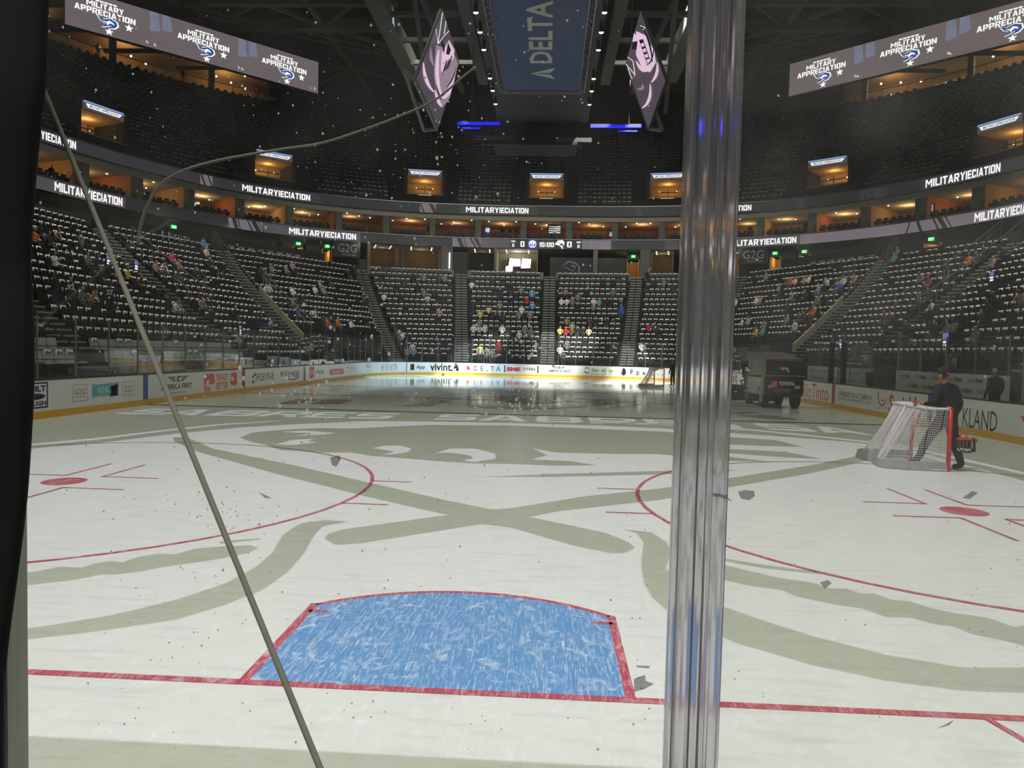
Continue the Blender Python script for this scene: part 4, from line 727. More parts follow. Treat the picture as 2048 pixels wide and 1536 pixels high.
for j, s in enumerate(VOM):
    r = empty('stand_portal', lpt(s, 0, 2.4, 20.2), 'dark upper entrance under a lit sign, '+PLACE[j], 'entrance', 'upper stand entrances')
    mb = MB(); lbox(mb, s, -2.45, -2.05, 2.4, 6.6, 20.0, 23.05); lbox(mb, s, 2.05, 2.45, 2.4, 6.6, 20.0, 23.05); lbox(mb, s, -2.45, 2.45, 2.4, 6.6, 22.95, 23.15); mb.build('side_walls', CONCD, r)
    mb = MB(); lbox(mb, s, -2.05, 2.05, 6.4, 6.6, 20.0, 22.95); lbox(mb, s, -2.05, 2.05, 2.4, 6.4, 22.2, 22.3); lbox(mb, s, -2.05, 2.05, 2.0, 6.4, 20.1, 20.2); mb.build('warm_lining', WARM, r)
    mb = MB(); lbox(mb, s, -2.05, 2.05, 2.3, 2.42, 19.3, 20.3); lbox(mb, s, -.03, .03, 4.4, 4.5, 20.2, 21.6); lbox(mb, s, -1.2, 1.2, 4.4, 4.5, 21.2, 21.28); mb.build('guard_rail', CONCD, r)
    sg = MB(); lbox(sg, s, -1.95, 1.95, 2.25, 2.4, 22.3, 23.0); sgo = sg.build('lit_sign', LEDG, r)
    mb = MB(); mb.add([lpt(s, a, 2.235, z) for a, z in ((-1.95, 22.85), (1.9, 22.85), (1.9, 23.0), (-1.95, 23.0))], [(0, 1, 2, 3)]); mb.build('sign_top_strip', LEDS, sgo)
    mb = MB(); mb.add([lpt(s, a, 2.235, z) for a, z in ((-1.55, 22.45), (1.45, 22.45), (1.75, 22.78), (-1.75, 22.78))], [(0, 1, 2, 3)]); mb.build('sign_band', LEDW, sgo)
    mb = MB(); emis_text(mb, 'MILITARY APPRECIATION', s, -1.4, 1.4, 2.22, 22.5, 22.72); mb.build('sign_lettering', LEDG, sgo)
    if j in (2, 3, 4): mb = MB(); lbox(mb, s, -.75, .75, 2.2, 2.3, 19.95, 20.12); mb.build('strip_light', mat('strip_lamp', (1, .85, .4), var=0, emit=1.6), r)
    mb = MB()
    for a in (-1, 1): mb.ball(lpt(s, a, 5.6, 21.55), .07, 6, 4)
    mb.build('wall_lamp', LAMPM, r)
    point('portal_lamp', lpt(s, 0, 4.6, 21.7), 45, (1, .66, .3), .15)
# ---------------------------------------------------------------- LED ribbons
def u_band(u0, u1, z): return sU(u0, z), sU(u1, z)
def ribbon(name, z0, z1, bands, texts, lab):
    zm = (z0+z1)/2; r = empty(name, G3(0, 0, z0), lab, 'screen', 'curved ribbon screens')
    mb = MB(); curved_box(mb, -66, 66, 0, .25, z0, z1); mb.build('screen_housing', BLACK, r)
    mb = MB(); curved_box(mb, -66, 66, -.06, .06, z1, z1+.07); mb.build('top_rail', STEEL, r)
    by = {}
    for u0, u1, m in bands:
        a, b = (-66 if u0 <= 0 else sU(u0, zm)), (66 if u1 >= 2048 else sU(u1, zm)); strip(by.setdefault(m.name, (MB(), m))[0], a, b, -.03, z0+.06, -.03, z1-.04, 0, .8)
    for mb, m in by.values(): mb.build('screen_face', m, r)
    for u0, u1, sl in SLASH.get(name, []):
        mb = MB(); a, b = sU(u0, zm), sU(u1, zm); mb.add([G3(a+sl, -.045, z0+.06), G3(b+sl, -.045, z0+.06), G3(b-sl, -.045, z1-.04), G3(a-sl, -.045, z1-.04)], [(0, 1, 2, 3)]); mb.build('screen_slash', LEDK, r)
    for t, u0, u1, f0, f1 in texts:
        mb = MB(); a, b = sU(u0, zm), sU(u1, zm); h = z1-z0; block_text(mb, t, lambda x, y: G3(a+(b-a)*x, -.06, z0+h*(f0+(f1-f0)*y))); mb.build('screen_lettering', LEDW, r, label='white glowing letters')
    return r
SLASH = {'lower_ribbon_screen': [(455, 457, .1), (466, 474, .15), (477, 479, .1), (498, 501, .25), (507, 517, .3), (521, 523, .3), (917, 925, .2), (929, 931, .15), (944, 948, .3), (952, 960, .3), (1815, 1818, -.15), (1836, 1842, .2), (1870, 1874, .25), (1880, 1890, .3), (1896, 1899, .3)],
         'upper_ribbon_screen': [(404, 408, .2), (418, 421, .2), (862, 870, .3), (843, 846, .2), (1263, 1270, .2), (1285, 1293, .25), (1728, 1732, .2), (1742, 1746, .2), (1766, 1772, .2)]}
T1 = 'MILITARY'; T2 = 'IECIATION'
def two(u0, u1, f0=.22, f1=.80): um = u0+(u1-u0)*.535; return [(T1, u0, um-1, f0, f1), (T2, um, u1, f0, f1)]
lowr = ribbon('lower_ribbon_screen', 13.88, 14.98, [(0, 250, LEDG), (250, 455, LEDK), (455, 525, LEDL), (525, 720, LEDG), (720, 905, LEDK), (905, 962, LEDL), (962, 1021, LEDG), (1021, 1164, LEDK), (1164, 1222, LEDL), (1222, 1330, LEDK), (1330, 1455, LEDD), (1455, 1600, LEDG), (1600, 2048, LEDL)],
 two(108, 244, .2, .85)+two(578, 712)+two(1455, 1593)+two(1950, 2085, .15, .82)+[('15:00', 1078, 1108, .22, .70), ('0', 1041, 1049, .2, .78), ('0', 1134, 1143.5, .22, .82), ('0', 1024.5, 1028.5, .18, .5), ('0', 1155, 1159.5, .18, .5), ('SOG', 1022.5, 1030.5, .66, .84), ('SOG', 1153, 1161.5, .66, .84)], 'lower curved ribbon screen carrying the game clock and white capitals')
def emblem(z0, z1, u0, u1, pieces, root, o=-.06):
    zm = (z0+z1)/2; a, b = sU(u0, zm), sU(u1, zm)
    for pts, m in pieces: mb = MB(); mb.add([G3(a+(b-a)*x, o, z0+(z1-z0)*y) for x, y in pts], [tuple(range(len(pts)))]); mb.build('screen_emblem', m, root); o -= .008
emblem(13.92, 14.94, 1056, 1074, [([(0, 0), (1, 0), (1, 1), (0, 1)], mat('led_deep_blue', srgb((34, 58, 160)), var=0, emit=1)), (disc(.5, .5, .42, 20), LEDW), (disc(.5, .5, .34, 20), mat('led_deep_blue', (0, 0, 0))), ([(.2, .72), (.5, .82), (.8, .72), (.75, .5), (.5, .58), (.25, .5)], LEDW), ([(.2, .15), (.28, .12), (.8, .55), (.74, .6)], LEDW), ([(.8, .15), (.72, .12), (.2, .55), (.26, .6)], LEDW)], lowr)
emblem(13.92, 14.94, 1109, 1129, [([(0, .5), (.35, .95), (.75, 1), (1, .8), (.95, .45), (.8, .3), (.95, .1), (.75, 0), (.6, .3), (.25, .45)], LEDW), ([(.45, .5), (.8, .65), (.88, .4), (.7, .36)], LEDK), ([(.3, .7), (.5, .78), (.42, .66)], LEDK), ([(.8, .05), (.93, .12), (.85, .26), (.72, .2)], LEDS)], lowr)
uppr = ribbon('upper_ribbon_screen', 17.62, 18.72, [(0, 400, LEDD), (400, 425, LEDL), (425, 640, LEDD), (640, 840, LEDK), (840, 872, LEDL), (872, 920, LEDK), (920, 1075, LEDD), (1075, 1262, LEDK), (1262, 1296, LEDD), (1296, 1590, LEDK), (1590, 1610, LEDD), (1610, 1720, LEDK), (1720, 1775, LEDD), (1775, 1840, LEDK), (1840, 2048, LEDD)],
 two(20, 151)+two(484, 620)+two(932, 1057, .24, .80)+two(1378, 1503, .24, .8)+two(1852, 2002, .2, .85), 'upper curved ribbon screen with white capitals over dark panels')
# ---------------------------------------------------------------- suites between the ribbons
COLM = ms('column_paint', (96, 97, 92), rough=.8); PLA = ms('pale_plaster', (176, 166, 140), rough=.85); CEILM = ms('suite_ceiling', (190, 182, 160), rough=.85)
mb = MB(); strip(mb, -66, 66, .2, 15.0, 8.6, 15.0); tag(mb.build('floor_suites', CONCD), kind='structure')
mb = MB(); strip(mb, -66, 66, .2, 17.45, 8.6, 17.45); strip(mb, -66, 66, .2, 17.06, .2, 17.62); tag(mb.build('ceiling_suites', CEILM), kind='structure')
mb = MB(); strip(mb, -66, 66, .12, 17.08, .12, 17.5); tag(mb.build('trim_1', ms('fascia_paint', (150, 148, 132), rough=.8)), kind='structure')
CHAIRM = ms('suite_chair', (28, 27, 27), rough=.6); chair_mb = MB(); chair_mb.box((0, 0, .44), (.46, .46, .1)); chair_mb.box((0, -.22, .72), (.46, .09, .55)); chair_mb.box((-.24, 0, .58), (.05, .4, .3)); chair_mb.box((.24, 0, .58), (.05, .4, .3)); chair_mb.box((0, 0, .2), (.1, .1, .4))
ch_o = chair_mb.build('suite_chair', CHAIRM); ch_me = ch_o.data; bpy.data.objects.remove(ch_o)
r4 = random.Random(21); nb = 0; bays = [-59.8+5.2*j for j in range(24)]
SPLACE = lambda s: 'far end' if abs(s) < 20 else ('left side' if s < 0 else 'right side')
mbc = {}
for j, s in enumerate(bays):
    sc = s+2.6; mid = abs(sc) < 16; r = random.Random(j)
    mb = MB(); lbox(mb, s, -.33, .33, .22, 1.0, 15, 17.5); tag(mb.build('wall_column', COLM), kind='structure')
    mb = MB(); lbox(mb, s, -.08, .08, 1.0, 8.4, 15, 17.45); tag(mb.build('wall_partition', WOOD if (mid or j % 2) else WARM), kind='structure')
    mb = MB(); strip(mb, s, s+5.2, 8.4, 15, 8.4, 17.45); tag(mb.build('wall_suite', WOOD if mid and j % 2 else WARM), kind='structure')
    ctr = empty('suite_counter', lpt(sc, 0, 3.2, 15), f'dark counter in the {ORD[j%20] if j<20 else ORD[j-20]+" more"} suite counted from the left column', 'counter', 'counters in the suites')
    a0 = r.uniform(-1.9, -.8); mb = MB(); lbox(mb, sc, a0, a0+r.uniform(2, 3.2), 3.0, 3.5, 15, 15.95); mb.build('counter_body', DARK, ctr); mb = MB(); lbox(mb, sc, a0-.05, a0+2.2, 2.92, 3.55, 15.95, 16.0); mb.build('counter_top', BLACK, ctr)
    nch = 6
    for q in range(nch):
        p = lpt(sc, -1.9+q*.72, 1.35, 15.0); n = GP(sc)[2]; o = bpy.data.objects.new('suite_chair', ch_me); COL.objects.link(o); o.location = p; o.rotation_euler = (0, 0, math.atan2(n[1], n[0])+pi/2)
        tag(o, 'dark upholstered armchair in the front of the suites, '+SPLACE(sc), 'chair', 'armchairs in the suites, '+SPLACE(sc))
    for q in range(3):
        p = lpt(sc, -1.6+1.6*q+r.uniform(-.3, .3), r.uniform(2, 6), 17.42); mb = MB(); mb.tube([(p[0], p[1], p[2]), (p[0], p[1], p[2]-.05)], .075, 8)
        tag(mb.build('ceiling_downlight', LAMPM), 'small warm downlight in the suite ceiling, '+SPLACE(sc), 'ceiling light', 'downlights in the suites, '+SPLACE(sc))
    point('suite_lamp', lpt(sc, r.uniform(-1, 1), r.uniform(3.8, 5.6), 16.9), r.uniform(45, 90) if mid or abs(sc) > 20 else 82, (1, .62, .28) if not mid else (1, .5, .2), .12)
def dark_person(s, a, o, z, pose, top, lab, turn=0): n = GP(s)[2]; return person(pose, lpt(s, a, o, z), math.atan2(n[1], n[0])+pi/2+turn, top, lab)
for u, top, pose, lab in ((103, 'dark', 'stand', 'dark figure standing in the leftmost lit suite'), (150, 'black', 'stand', 'dark figure standing left of the wood panel in the left suites'), (278, 'black', 'stand', 'dark figure with raised arm before an orange wood panel'), (295, 'black', 'stand', 'second dark figure before the orange wood panel'), (478, 'brown', 'stand', 'figure in brown standing by a lamp in the left suites'), (775, 'dark', 'stand', 'dark figure in the suite left of the end, beside a lamp'), (858, 'black', 'stand', 'dark figure between two counters in the end suites'),
  (955, 'black', 'stand', 'dark figure left of the glowing screens in the end suites'), (968, 'black', 'sit', 'dark figure seated before glowing screens in the end suites'), (1005, 'black', 'stand', 'dark figure right of the column in the end suites'), (1020, 'dark', 'stand', 'dark figure in the middle of the end suites'), (1033, 'dark', 'stand', 'dark figure beside the golden doorway of the end suites'), (1175, 'black', 'sit', 'dark figure seated among lamps in the right end suites'), (1500, 'dark', 'stand', 'dark figure left of the bright wall in the right suites'), (1612, 'black', 'stand', 'dark figure in the right suites left of a wood panel'), (1628, 'brown', 'stand', 'figure in brown in the right suites'), (1722, 'black', 'stand', 'large dark figure by the wood panel of the right suites')):
    s = sU(u, 16, 2.4); dark_person(s, 0, 2.4, 15.0, pose, top, lab)
for u, o, w_, h, lab in ((1109, 2.6, 1.6, 1.15, 'wall television showing a white emblem, right of the end suite column'), (1225, 4.2, .9, .7, 'small television with white stripes in the right end suite'), (162, 2.2, 1.1, .8, 'grey television in the left suites under the wood panel'), (390, 4.5, .9, .8, 'television beside a doorway in the left suites'), (1856, 2.2, 1.1, .75, 'television mounted in the right suites above dark chairs'), (975, 2.4, .55, .6, 'bright blue-white monitor in the end suite')):
    s = sU(u, 16.3, o); r = empty('suite_television', lpt(s, 0, o, 15), lab, 'television'); mb = MB(); lbox(mb, s, -w_/2-.05, w_/2+.05, o, o+.08, 15.95, 16.05+h); lbox(mb, s, -.04, .04, o+.02, o+.08, 15.0, 15.95); mb.build('housing', BLACK, r)
    mb = MB(); mb.add([lpt(s, a*w_/2, o-.01, z) for a, z in ((-1, 16.0), (1, 16.0), (1, 16.0+h), (-1, 16.0+h))], [(0, 1, 2, 3)]); mb.build('screen', LEDK if w_ > .6 else LEDS, r)
    for q in range(4): mb = MB(); z = 16.1+h*.2*q; mb.add([lpt(s, w_*(a-.5)*.85, o-.02, z+h*b) for a, b in ((0, .05+.02*q), (.5, 0), (1, .06), (1, .16), (.5, .08), (0, .14))], [tuple(range(6))]); mb.build('screen_stripes', LEDW, r)
# ---------------------------------------------------------------- club level under the lower ribbon
ZC = 10.3
mb = MB(); strip(mb, -66, 66, -4.0, ZC, 9, ZC); tag(mb.build('floor_club', CONCD), kind='structure')
mb = MB(); strip(mb, -66, 66, .25, 13.86, 9, 13.86); tag(mb.build('ceiling_club', ms('club_ceiling', (150, 148, 134), rough=.85)), kind='structure')
WALLD = ms('dark_wall', (62, 62, 58), rough=.85)
mb = MB(); strip(mb, -66, 66, 8.5, ZC, 8.5, 13.86); tag(mb.build('wall_club', WALLD), kind='structure')
def uwall(u0, u1, off, z0, z1, m, name='wall_bay', th=.2):
    a, b = sU(u0, 12, off), sU(u1, 12, off); mb = MB(); curved_box(mb, a, b, off, off+th, z0, z1); return tag(mb.build(name, m), kind='structure')
# corner walls stand forward
for a, b in ((50, 330), (360, 552), (1640, 1844), (1884, 2048)): uwall(a, b, 1.0, ZC, 13.86, WALLD)
for a, b in ((566, 588), (612, 640), (660, 668), (1478, 1538), (1562, 1592), (1622, 1640)): uwall(a, b, 1.0, ZC, 13.86, WALLD)
TAN = ms('tan_plaster', (150, 124, 86), rough=.85)
def room(u0, u1, m, power, col, off=5.0, dots=3):
    a, b = sU(u0, 12), sU(u1, 12); mb = MB(); curved_box(mb, a, b, off, off+.1, ZC, 13.86); lbox(mb, (a+b)/2, -(b-a)/2-.05, -(b-a)/2, .4, off, ZC, 13.86); lbox(mb, (a+b)/2, (b-a)/2, (b-a)/2+.05, .4, off, ZC, 13.86); tag(mb.build('wall_room', m), kind='structure')
    for q in range(dots):
        for e in range(2):
            p = lpt((a+b)/2, (b-a)*(.28 if e else -.28), 1.0+1.1*q, 13.84); mb = MB(); mb.tube([p, (p[0], p[1], p[2]-.04)], .07, 8); tag(mb.build('ceiling_downlight', LAMPM), 'small warm downlight in the club level ceiling', 'ceiling light', 'downlights on the club level')
    if power: point('club_lamp', lpt((a+b)/2, 0, off*.6, 13.3), power, col, .2)
    return (a+b)/2, b-a
room(740, 796, TAN, 16, (1, .78, .52)); room(806, 880, TAN, 22, (1, .78, .52)); room(1302, 1345, TAN, 16, (1, .78, .52)); room(1430, 1476, WARM, 14, (1, .66, .32)); room(936, 990, DARK, 10, (1, .8, .6)); room(993, 1074, PLA, 60, (1, .95, .92), 4.0)
for u0, u1, n in ((797, 805, 'black'), (882, 905, 'grey'), (988, 993, 'grey'), (1186, 1195, 'grey'), (1280, 1300, 'grey'), (735, 741, 'grey')): uwall(u0, u1, -.2, ZC, 13.9, COLM if n == 'grey' else BLACK, 'wall_pillar', .7)
uwall(905, 934, .4, ZC, 13.4, BLACK); uwall(1100, 1186, .2, ZC, 13.0, BLACK); uwall(1195, 1252, .2, ZC, 13.0, BLACK); uwall(668, 735, .5, ZC, 12.1, DARK)
s = sU(1143, 12, .2); r = empty('wall_emblem', lpt(s, 0, .1, 11.2), 'thin grey outline emblem on a black club wall', 'emblem'); 
for pts in ([(-1.1, .1), (-.4, .75), (.5, .55), (1.0, .0), (.9, -.5), (.7, -.75), (.8, -.35), (.75, .05), (.4, .4), (-.3, .55)], [(-1.3, .2), (-.9, .0), (-.2, -.3), (.3, -.55), (.2, -.4), (-.3, -.15)], [(-.2, .1), (.2, .3), (.5, .1), (.35, -.4), (.3, .0), (.1, .1)]):
    mb = MB(); mb.add([lpt(s, x, .17, 11.9+y) for x, y in pts], [tuple(range(len(pts)))]); mb.build('emblem_stroke', GREYV, r)
def doorway(u0, u1, power=14, sign=True, lab=''):
    a, b = sU(u0, 12, 1), sU(u1, 12, 1); c = (a+b)/2; h = (b-a)/2; r = empty('doorway', lpt(c, 0, 1, ZC), 'warm lit doorway on the club level, '+lab, 'doorway', 'club level doorways')
    mb = MB(); lbox(mb, c, -h, -h+.1, .9, 4, ZC, 13.0); lbox(mb, c, h-.1, h, .9, 4, ZC, 13.0); lbox(mb, c, -h, h, 4, 4.1, ZC, 13.0); mb.build('passage_lining', WARM, r)
    mb = MB(); lbox(mb, c, -h, h, .9, 1.2, 12.95, 13.86); mb.build('lintel', WALLD, r)
    if sign:
        e = empty('exit_sign', lpt(c, 0, .8, 13.2), 'green glowing exit sign over the club doorway, '+lab, 'exit sign', 'green exit signs'); mb = MB(); lbox(mb, c, -.24, .24, .7, .86, 13.12, 13.42); mb.build('sign_box', GREENX, e); mb = MB(); emis_text(mb, 'EXIT', c, -.17, .17, .68, 13.18, 13.36, .02); mb.build('sign_lettering', LEDW, e)
    point('doorway_lamp', lpt(c, 0, 2.4, 12.6), power, (1, .68, .3), .15)
doorway(332, 358, 8, True, 'left, beyond the black parapet'); doorway(585, 606, 26, True, 'left corner, nearer of two'); doorway(643, 664, 26, True, 'left corner beside the round lettered sign'); doorway(1538, 1562, 26, True, 'right corner beside the grey lettered sign'); doorway(1596, 1622, 26, True, 'right corner, farther along'); doorway(1846, 1882, 26, True, 'right side above the stand steps'); doorway(1253, 1279, 16, True, 'end, right of the black walls')
for u0, u1, lab in ((668, 720, 'dark panel with big grey round letters, left corner'), (1477, 1535, 'dark panel with big grey round letters, right corner')):
    a, b = sU(u0, 13, -.6), sU(u1, 13, -.6); c = (a+b)/2; h = (b-a)/2; r = empty('hanging_sign', lpt(c, 0, -.6, 12.2), lab, 'sign', 'big grey lettered signs'); mb = MB(); lbox(mb, c, -h, h, -.6, -.45, 12.05, 13.85); mb.build('sign_panel', BLACK, r)
    mb = MB(); emis_text(mb, 'G2G', c, -h*.68, h*.72, -.62, 12.6, 13.5, .0); mb.build('sign_lettering', ms('sign_grey', (150, 150, 150)), r); mb = MB(); emis_text(mb, 'PROTEIN BAR', c, -h*.4, h*.72, -.62, 12.22, 12.45, .0); mb.build('sign_lettering', ms('sign_grey', (150, 150, 150)), r)
# parapets along the back of the lower stand
def parapet(ka, kb, z0, z1, m, o0=0.0, t=.25, name='wall_parapet', f0=0.02, f1=.98):
    p, q = KP_(ka, 1), KP_(kb, 1); d = q-p; n = np.array([-d[1], d[0]])/np.linalg.norm(d)
    if np.dot(n, KP_(ka, 1)-KP_(ka, 0)) < 0: n = -n
    a, b = p+d*f0+n*o0, p+d*f1+n*o0; c = (a+b)/2+n*t/2; mb = MB(); u = d/np.linalg.norm(d); mb.frame((*c, (z0+z1)/2), (*u, 0), (*n, 0), (0, 0, 1), (np.linalg.norm(b-a), t, z1-z0)); tag(mb.build(name, m), kind='structure'); return a, b, u, n
PALE = ms('parapet_concrete', (112, 111, 100), rough=.85, var=.1)
for ka, kb in (('E2l', 'E1l'), ('E1l', 'E0'), ('E0', 'E1r'), ('E1r', 'E2r')): parapet(ka, kb, 8.6, 10.75, PALE, .3, .25, 'wall_parapet', .07, .93)
for ka, kb in (('Al', 'E2l'), ('E2r', 'Ar')): parapet(ka, kb, 8.6, 10.45, ms('pale_concrete', (150, 146, 120)), .3, .25, 'wall_parapet', .05, .95)
def lettered(ka, kb, z0, z1, words, lab, cat, f0=.03, f1=.97, o0=.6):
    p, q, u, n = parapet(ka, kb, z0, z1, BLACK, o0, .2, 'wall_parapet', f0, f1); r = empty('wall_lettering', (*((p+q)/2), z0), lab, cat)
    for t, a0, a1, f_0, f_1 in words:
        mb = MB(); L_ = q-p; fl = 1
        x0, x1 = (p, q) if pj(*p, z0)[0] < pj(*q, z0)[0] else (q, p)
        put_text(mb, t, lambda a, b: (*(x0+(x1-x0)*(a0+(a1-a0)*a)-n*.02), z0+(z1-z0)*(f_0+(f_1-f_0)*b)), .01); mb.build('lettering', ms('sign_pale', (190, 190, 188)), r)
lettered('Bl', 'Al', 9.5, 11.5, [('U', .53, .60, .40, .85), ('HEALTH', .61, .78, .50, .80), ('UNIVERSITY OF UTAH', .61, .78, .32, .42)], 'white letters on the black parapet of the left stand', 'lettering')
lettered('Al', 'E2l', 10.45, 11.6, [(w_, .05+.09*i, .11+.09*i, .3, .5) for i, w_ in enumerate(('TAILGATE', 'LOUNGE', 'TERRACE', 'LOFT', 'TAILGATE', 'LOUNGE', 'TERRACE', 'LOFT'))], 'row of small pale words on the black band, far left corner', 'lettering', .03, .74)
lettered('E2r', 'Ar', 10.45, 11.6, [(w_, .3+.09*i, .36+.09*i, .3, .5) for i, w_ in enumerate(('LOUNGE', 'TERRACE', 'LOFT', 'TAILGATE', 'LOUNGE', 'TERRACE', 'LOFT'))], 'row of small pale words on the black band, far right corner', 'lettering', .28, .97)
parapet('Ar', 'Br', 9.6, 11.0, CONCD, .5); parapet('Cl', 'Bl', 9.6, 11.0, CONCD, .5); parapet('Br', 'Cr', 9.6, 11, CONCD, .5)
for q in range(15):
    point('soffit_lamp', lpt(-49+7*q, 0, -1.2, 13.6), 34, (1, .93, .78), .2)
# broadcast studio lamps, counters and white details at the end
for u, o, z0, z1, w_, lab in ((1030, 3.2, 12.2, 13.1, 1.6, 'large bright studio softbox, left one'), (1052, 3.0, 12.0, 13.1, 1.2, 'bright studio softbox, right one'), (1018, 2.6, 10.6, 12.1, .9, 'tall bright white panel at the edge of the studio')):
    s = sU(u, 12.3, o); r = empty('studio_lamp', lpt(s, 0, o, ZC), lab, 'studio lamp'); mb = MB(); mb.add([lpt(s, -w_/2, o-.02, z0), lpt(s, w_/2*.85, o-.02, z0+.05), lpt(s, w_/2, o-.02, z1), lpt(s, -w_/2*.8, o-.02, z1+.08)], [(0, 1, 2, 3)]); mb.build('softbox_face', mat('softbox', (1, 1, 1), var=0, emit=2.5), r); mb = MB(); lbox(mb, s, -w_/2-.06, w_/2+.06, o, o+.2, z0-.06, z1+.06); lbox(mb, s, -.05, .05, o+.05, o+.12, ZC, z0); mb.build('softbox_housing', BLACK, r)
s = sU(899, 12.4, -.3); mb = MB(); lbox(mb, s, -.07, .07, -.36, -.26, 11.4, 13.2); tag(mb.build('tube_light', mat('tube_cold', (.85, 1, 1), var=0, emit=2)), 'upright white tube light on the grey end pillar', 'tube light')
for u, lab in ((972, 'studio desk with a pale top in the end club room'), (1215, 'low white desk shape before the black end wall'), (760, 'dark bar counter with warm strip, left end room'), (842, 'dark bar counter with bright strip, beside the grey pillar'), (1325, 'dark bar counter in the room by the clear post')):
    s = sU(u, 11.2, .1); r = empty('club_counter', lpt(s, 0, .1, ZC), lab, 'counter'); mb = MB(); lbox(mb, s, -1.6, 1.6, -.35, .1, ZC, 11.05); mb.build('counter_front', BLACK, r); mb = MB(); lbox(mb, s, -1.2, 1.2, -.42, .12, 11.05, 11.12); mb.build('counter_top', ms('pale_top', (200, 190, 170)), r)
point('studio_key', lpt(sU(1040, 12, 2), 0, 2.0, 12.6), 40, (1, .97, .95), .3)
# ---------------------------------------------------------------- high screens over the corners
def star(r=.5): return [(.5+(r if k % 2 == 0 else r*.42)*math.sin(2*pi*k/10), .5+(r if k % 2 == 0 else r*.42)*math.cos(2*pi*k/10)) for k in range(10)]
LEDBLUE = ms('led_navy', (44, 78, 150), var=.05, emit=1.0); LEDP = ms('led_panel', (108, 98, 100), var=.12, scale=.25, emit=.95)
def high_screen(A, B, z0, z1, logos, lab):
    A, B = np.array(A), np.array(B); L_ = np.linalg.norm(B-A); d = (B-A)/L_; n = np.array([-d[1], d[0]])     # outward
    r = empty('corner_screen', (*((A+B)/2), z0), lab, 'screen', 'high screens over the corners'); f = lambda a, h, o=0.0: (*(A+d*a-n*o), z0+(z1-z0)*h)
    mb = MB(); c = (A+B)/2+n*.25; mb.frame((*c, (z0+z1)/2), (*d, 0), (*n, 0), (0, 0, 1), (L_+.1, .46, z1-z0+.1))
    for q in np.linspace(.08, .92, 6): p = A+(B-A)*q+n*.3; mb.tube([(*p, z1), (*p, 45)], .06, 6)
    mb.build('screen_housing', BLACK, r); mb = MB(); mb.add([f(0, 0), f(L_, 0), f(L_, 1), f(0, 1)], [(0, 1, 2, 3)]); mb.build('screen_face', LEDP, r)
    for u in logos:
        a = bis(lambda q: pj(*f(q, .5))[0]-u, 0, L_); w_ = (z1-z0)*1.62; g = lambda x, y, o=.03: f(a+(x-.5)*w_, y, o)
        def pc(pts, m, nm, x0, y0, x1, y1, o=.03): mb = MB(); mb.add([g(x0+(x1-x0)*x, y0+(y1-y0)*y, o) for x, y in pts], [tuple(range(len(pts)))]); mb.build(nm, m, r)
        for k in range(2):
            if 0 < a-w_*1.08 and a < L_-.5: pc([(0, 0), (1, .1), (.8, 1), (.0, 1)], ms('led_steel', (118, 122, 146), var=.2, scale=1.2, emit=.95), 'screen_glow', -.42+.2*k, .45+.1*k, -.25+.2*k, .99, .01)
        mb = MB(); block_text(mb, 'MILITARY', lambda x, y: g(.20+.55*x, .655+.14*y)); block_text(mb, 'APPRECIATION', lambda x, y: g(.03+.90*x, .48+.15*y)); mb.build('screen_lettering', LEDW, r, label='white glowing letters')
        for k in range(5): pc([(0, 0), (1, 0), (1, 1), (0, 1)], LEDW, 'screen_dash', .33+.065*k, .82, .385+.065*k, .86)
        pc([(0, 1), (.3, .72), (.65, .95), (.95, .75), (1, .4), (.85, .12), (.6, 0), (.7, .3), (.45, .1), (.25, .0), (.4, .35), (.2, .5), (.1, .75)], LEDW, 'screen_emblem', .33, .18, .68, .50)
        pc([(0, 1), (.3, .72), (.65, .95), (.95, .75), (1, .4), (.85, .12), (.6, 0), (.7, .3), (.45, .1), (.25, .0), (.4, .35), (.2, .5), (.1, .75)], LEDBLUE, 'screen_emblem', .355, .205, .655, .475, .04)
        pc([(.2, .6), (.45, .55), (.6, .75), (.8, .6), (.85, .35), (.72, .5), (.6, .45), (.5, .2), (.45, .42)], LEDW, 'screen_emblem', .36, .21, .65, .47, .05)
        pc(star(), LEDW, 'screen_star', .76, .24, .90, .47); pc(star(), LEDW, 'screen_star', .46, .01, .60, .21)
        pc(star(), LEDL, 'screen_star', .66, .20, .74, .33)
        for x0, y0 in ((-.35, .08), (1.1, .1)): pc([(0, 0), (1, 0), (1, .2), (.25, .2), (.25, 1), (0, 1)], LEDW, 'screen_dash', x0, y0, x0+.04, y0+.07)
    return r
high_screen((-42.65, 58.57), (-25.5, 75.5), 30.0, 33.4, (214, 410, 571), 'long corner screen high on the left with three lit crests')
high_screen((25.55, 75.55), (42.65, 59.8), 30.0, 33.4, (1644, 1818, 2022), 'long corner screen high on the right with three lit crests')
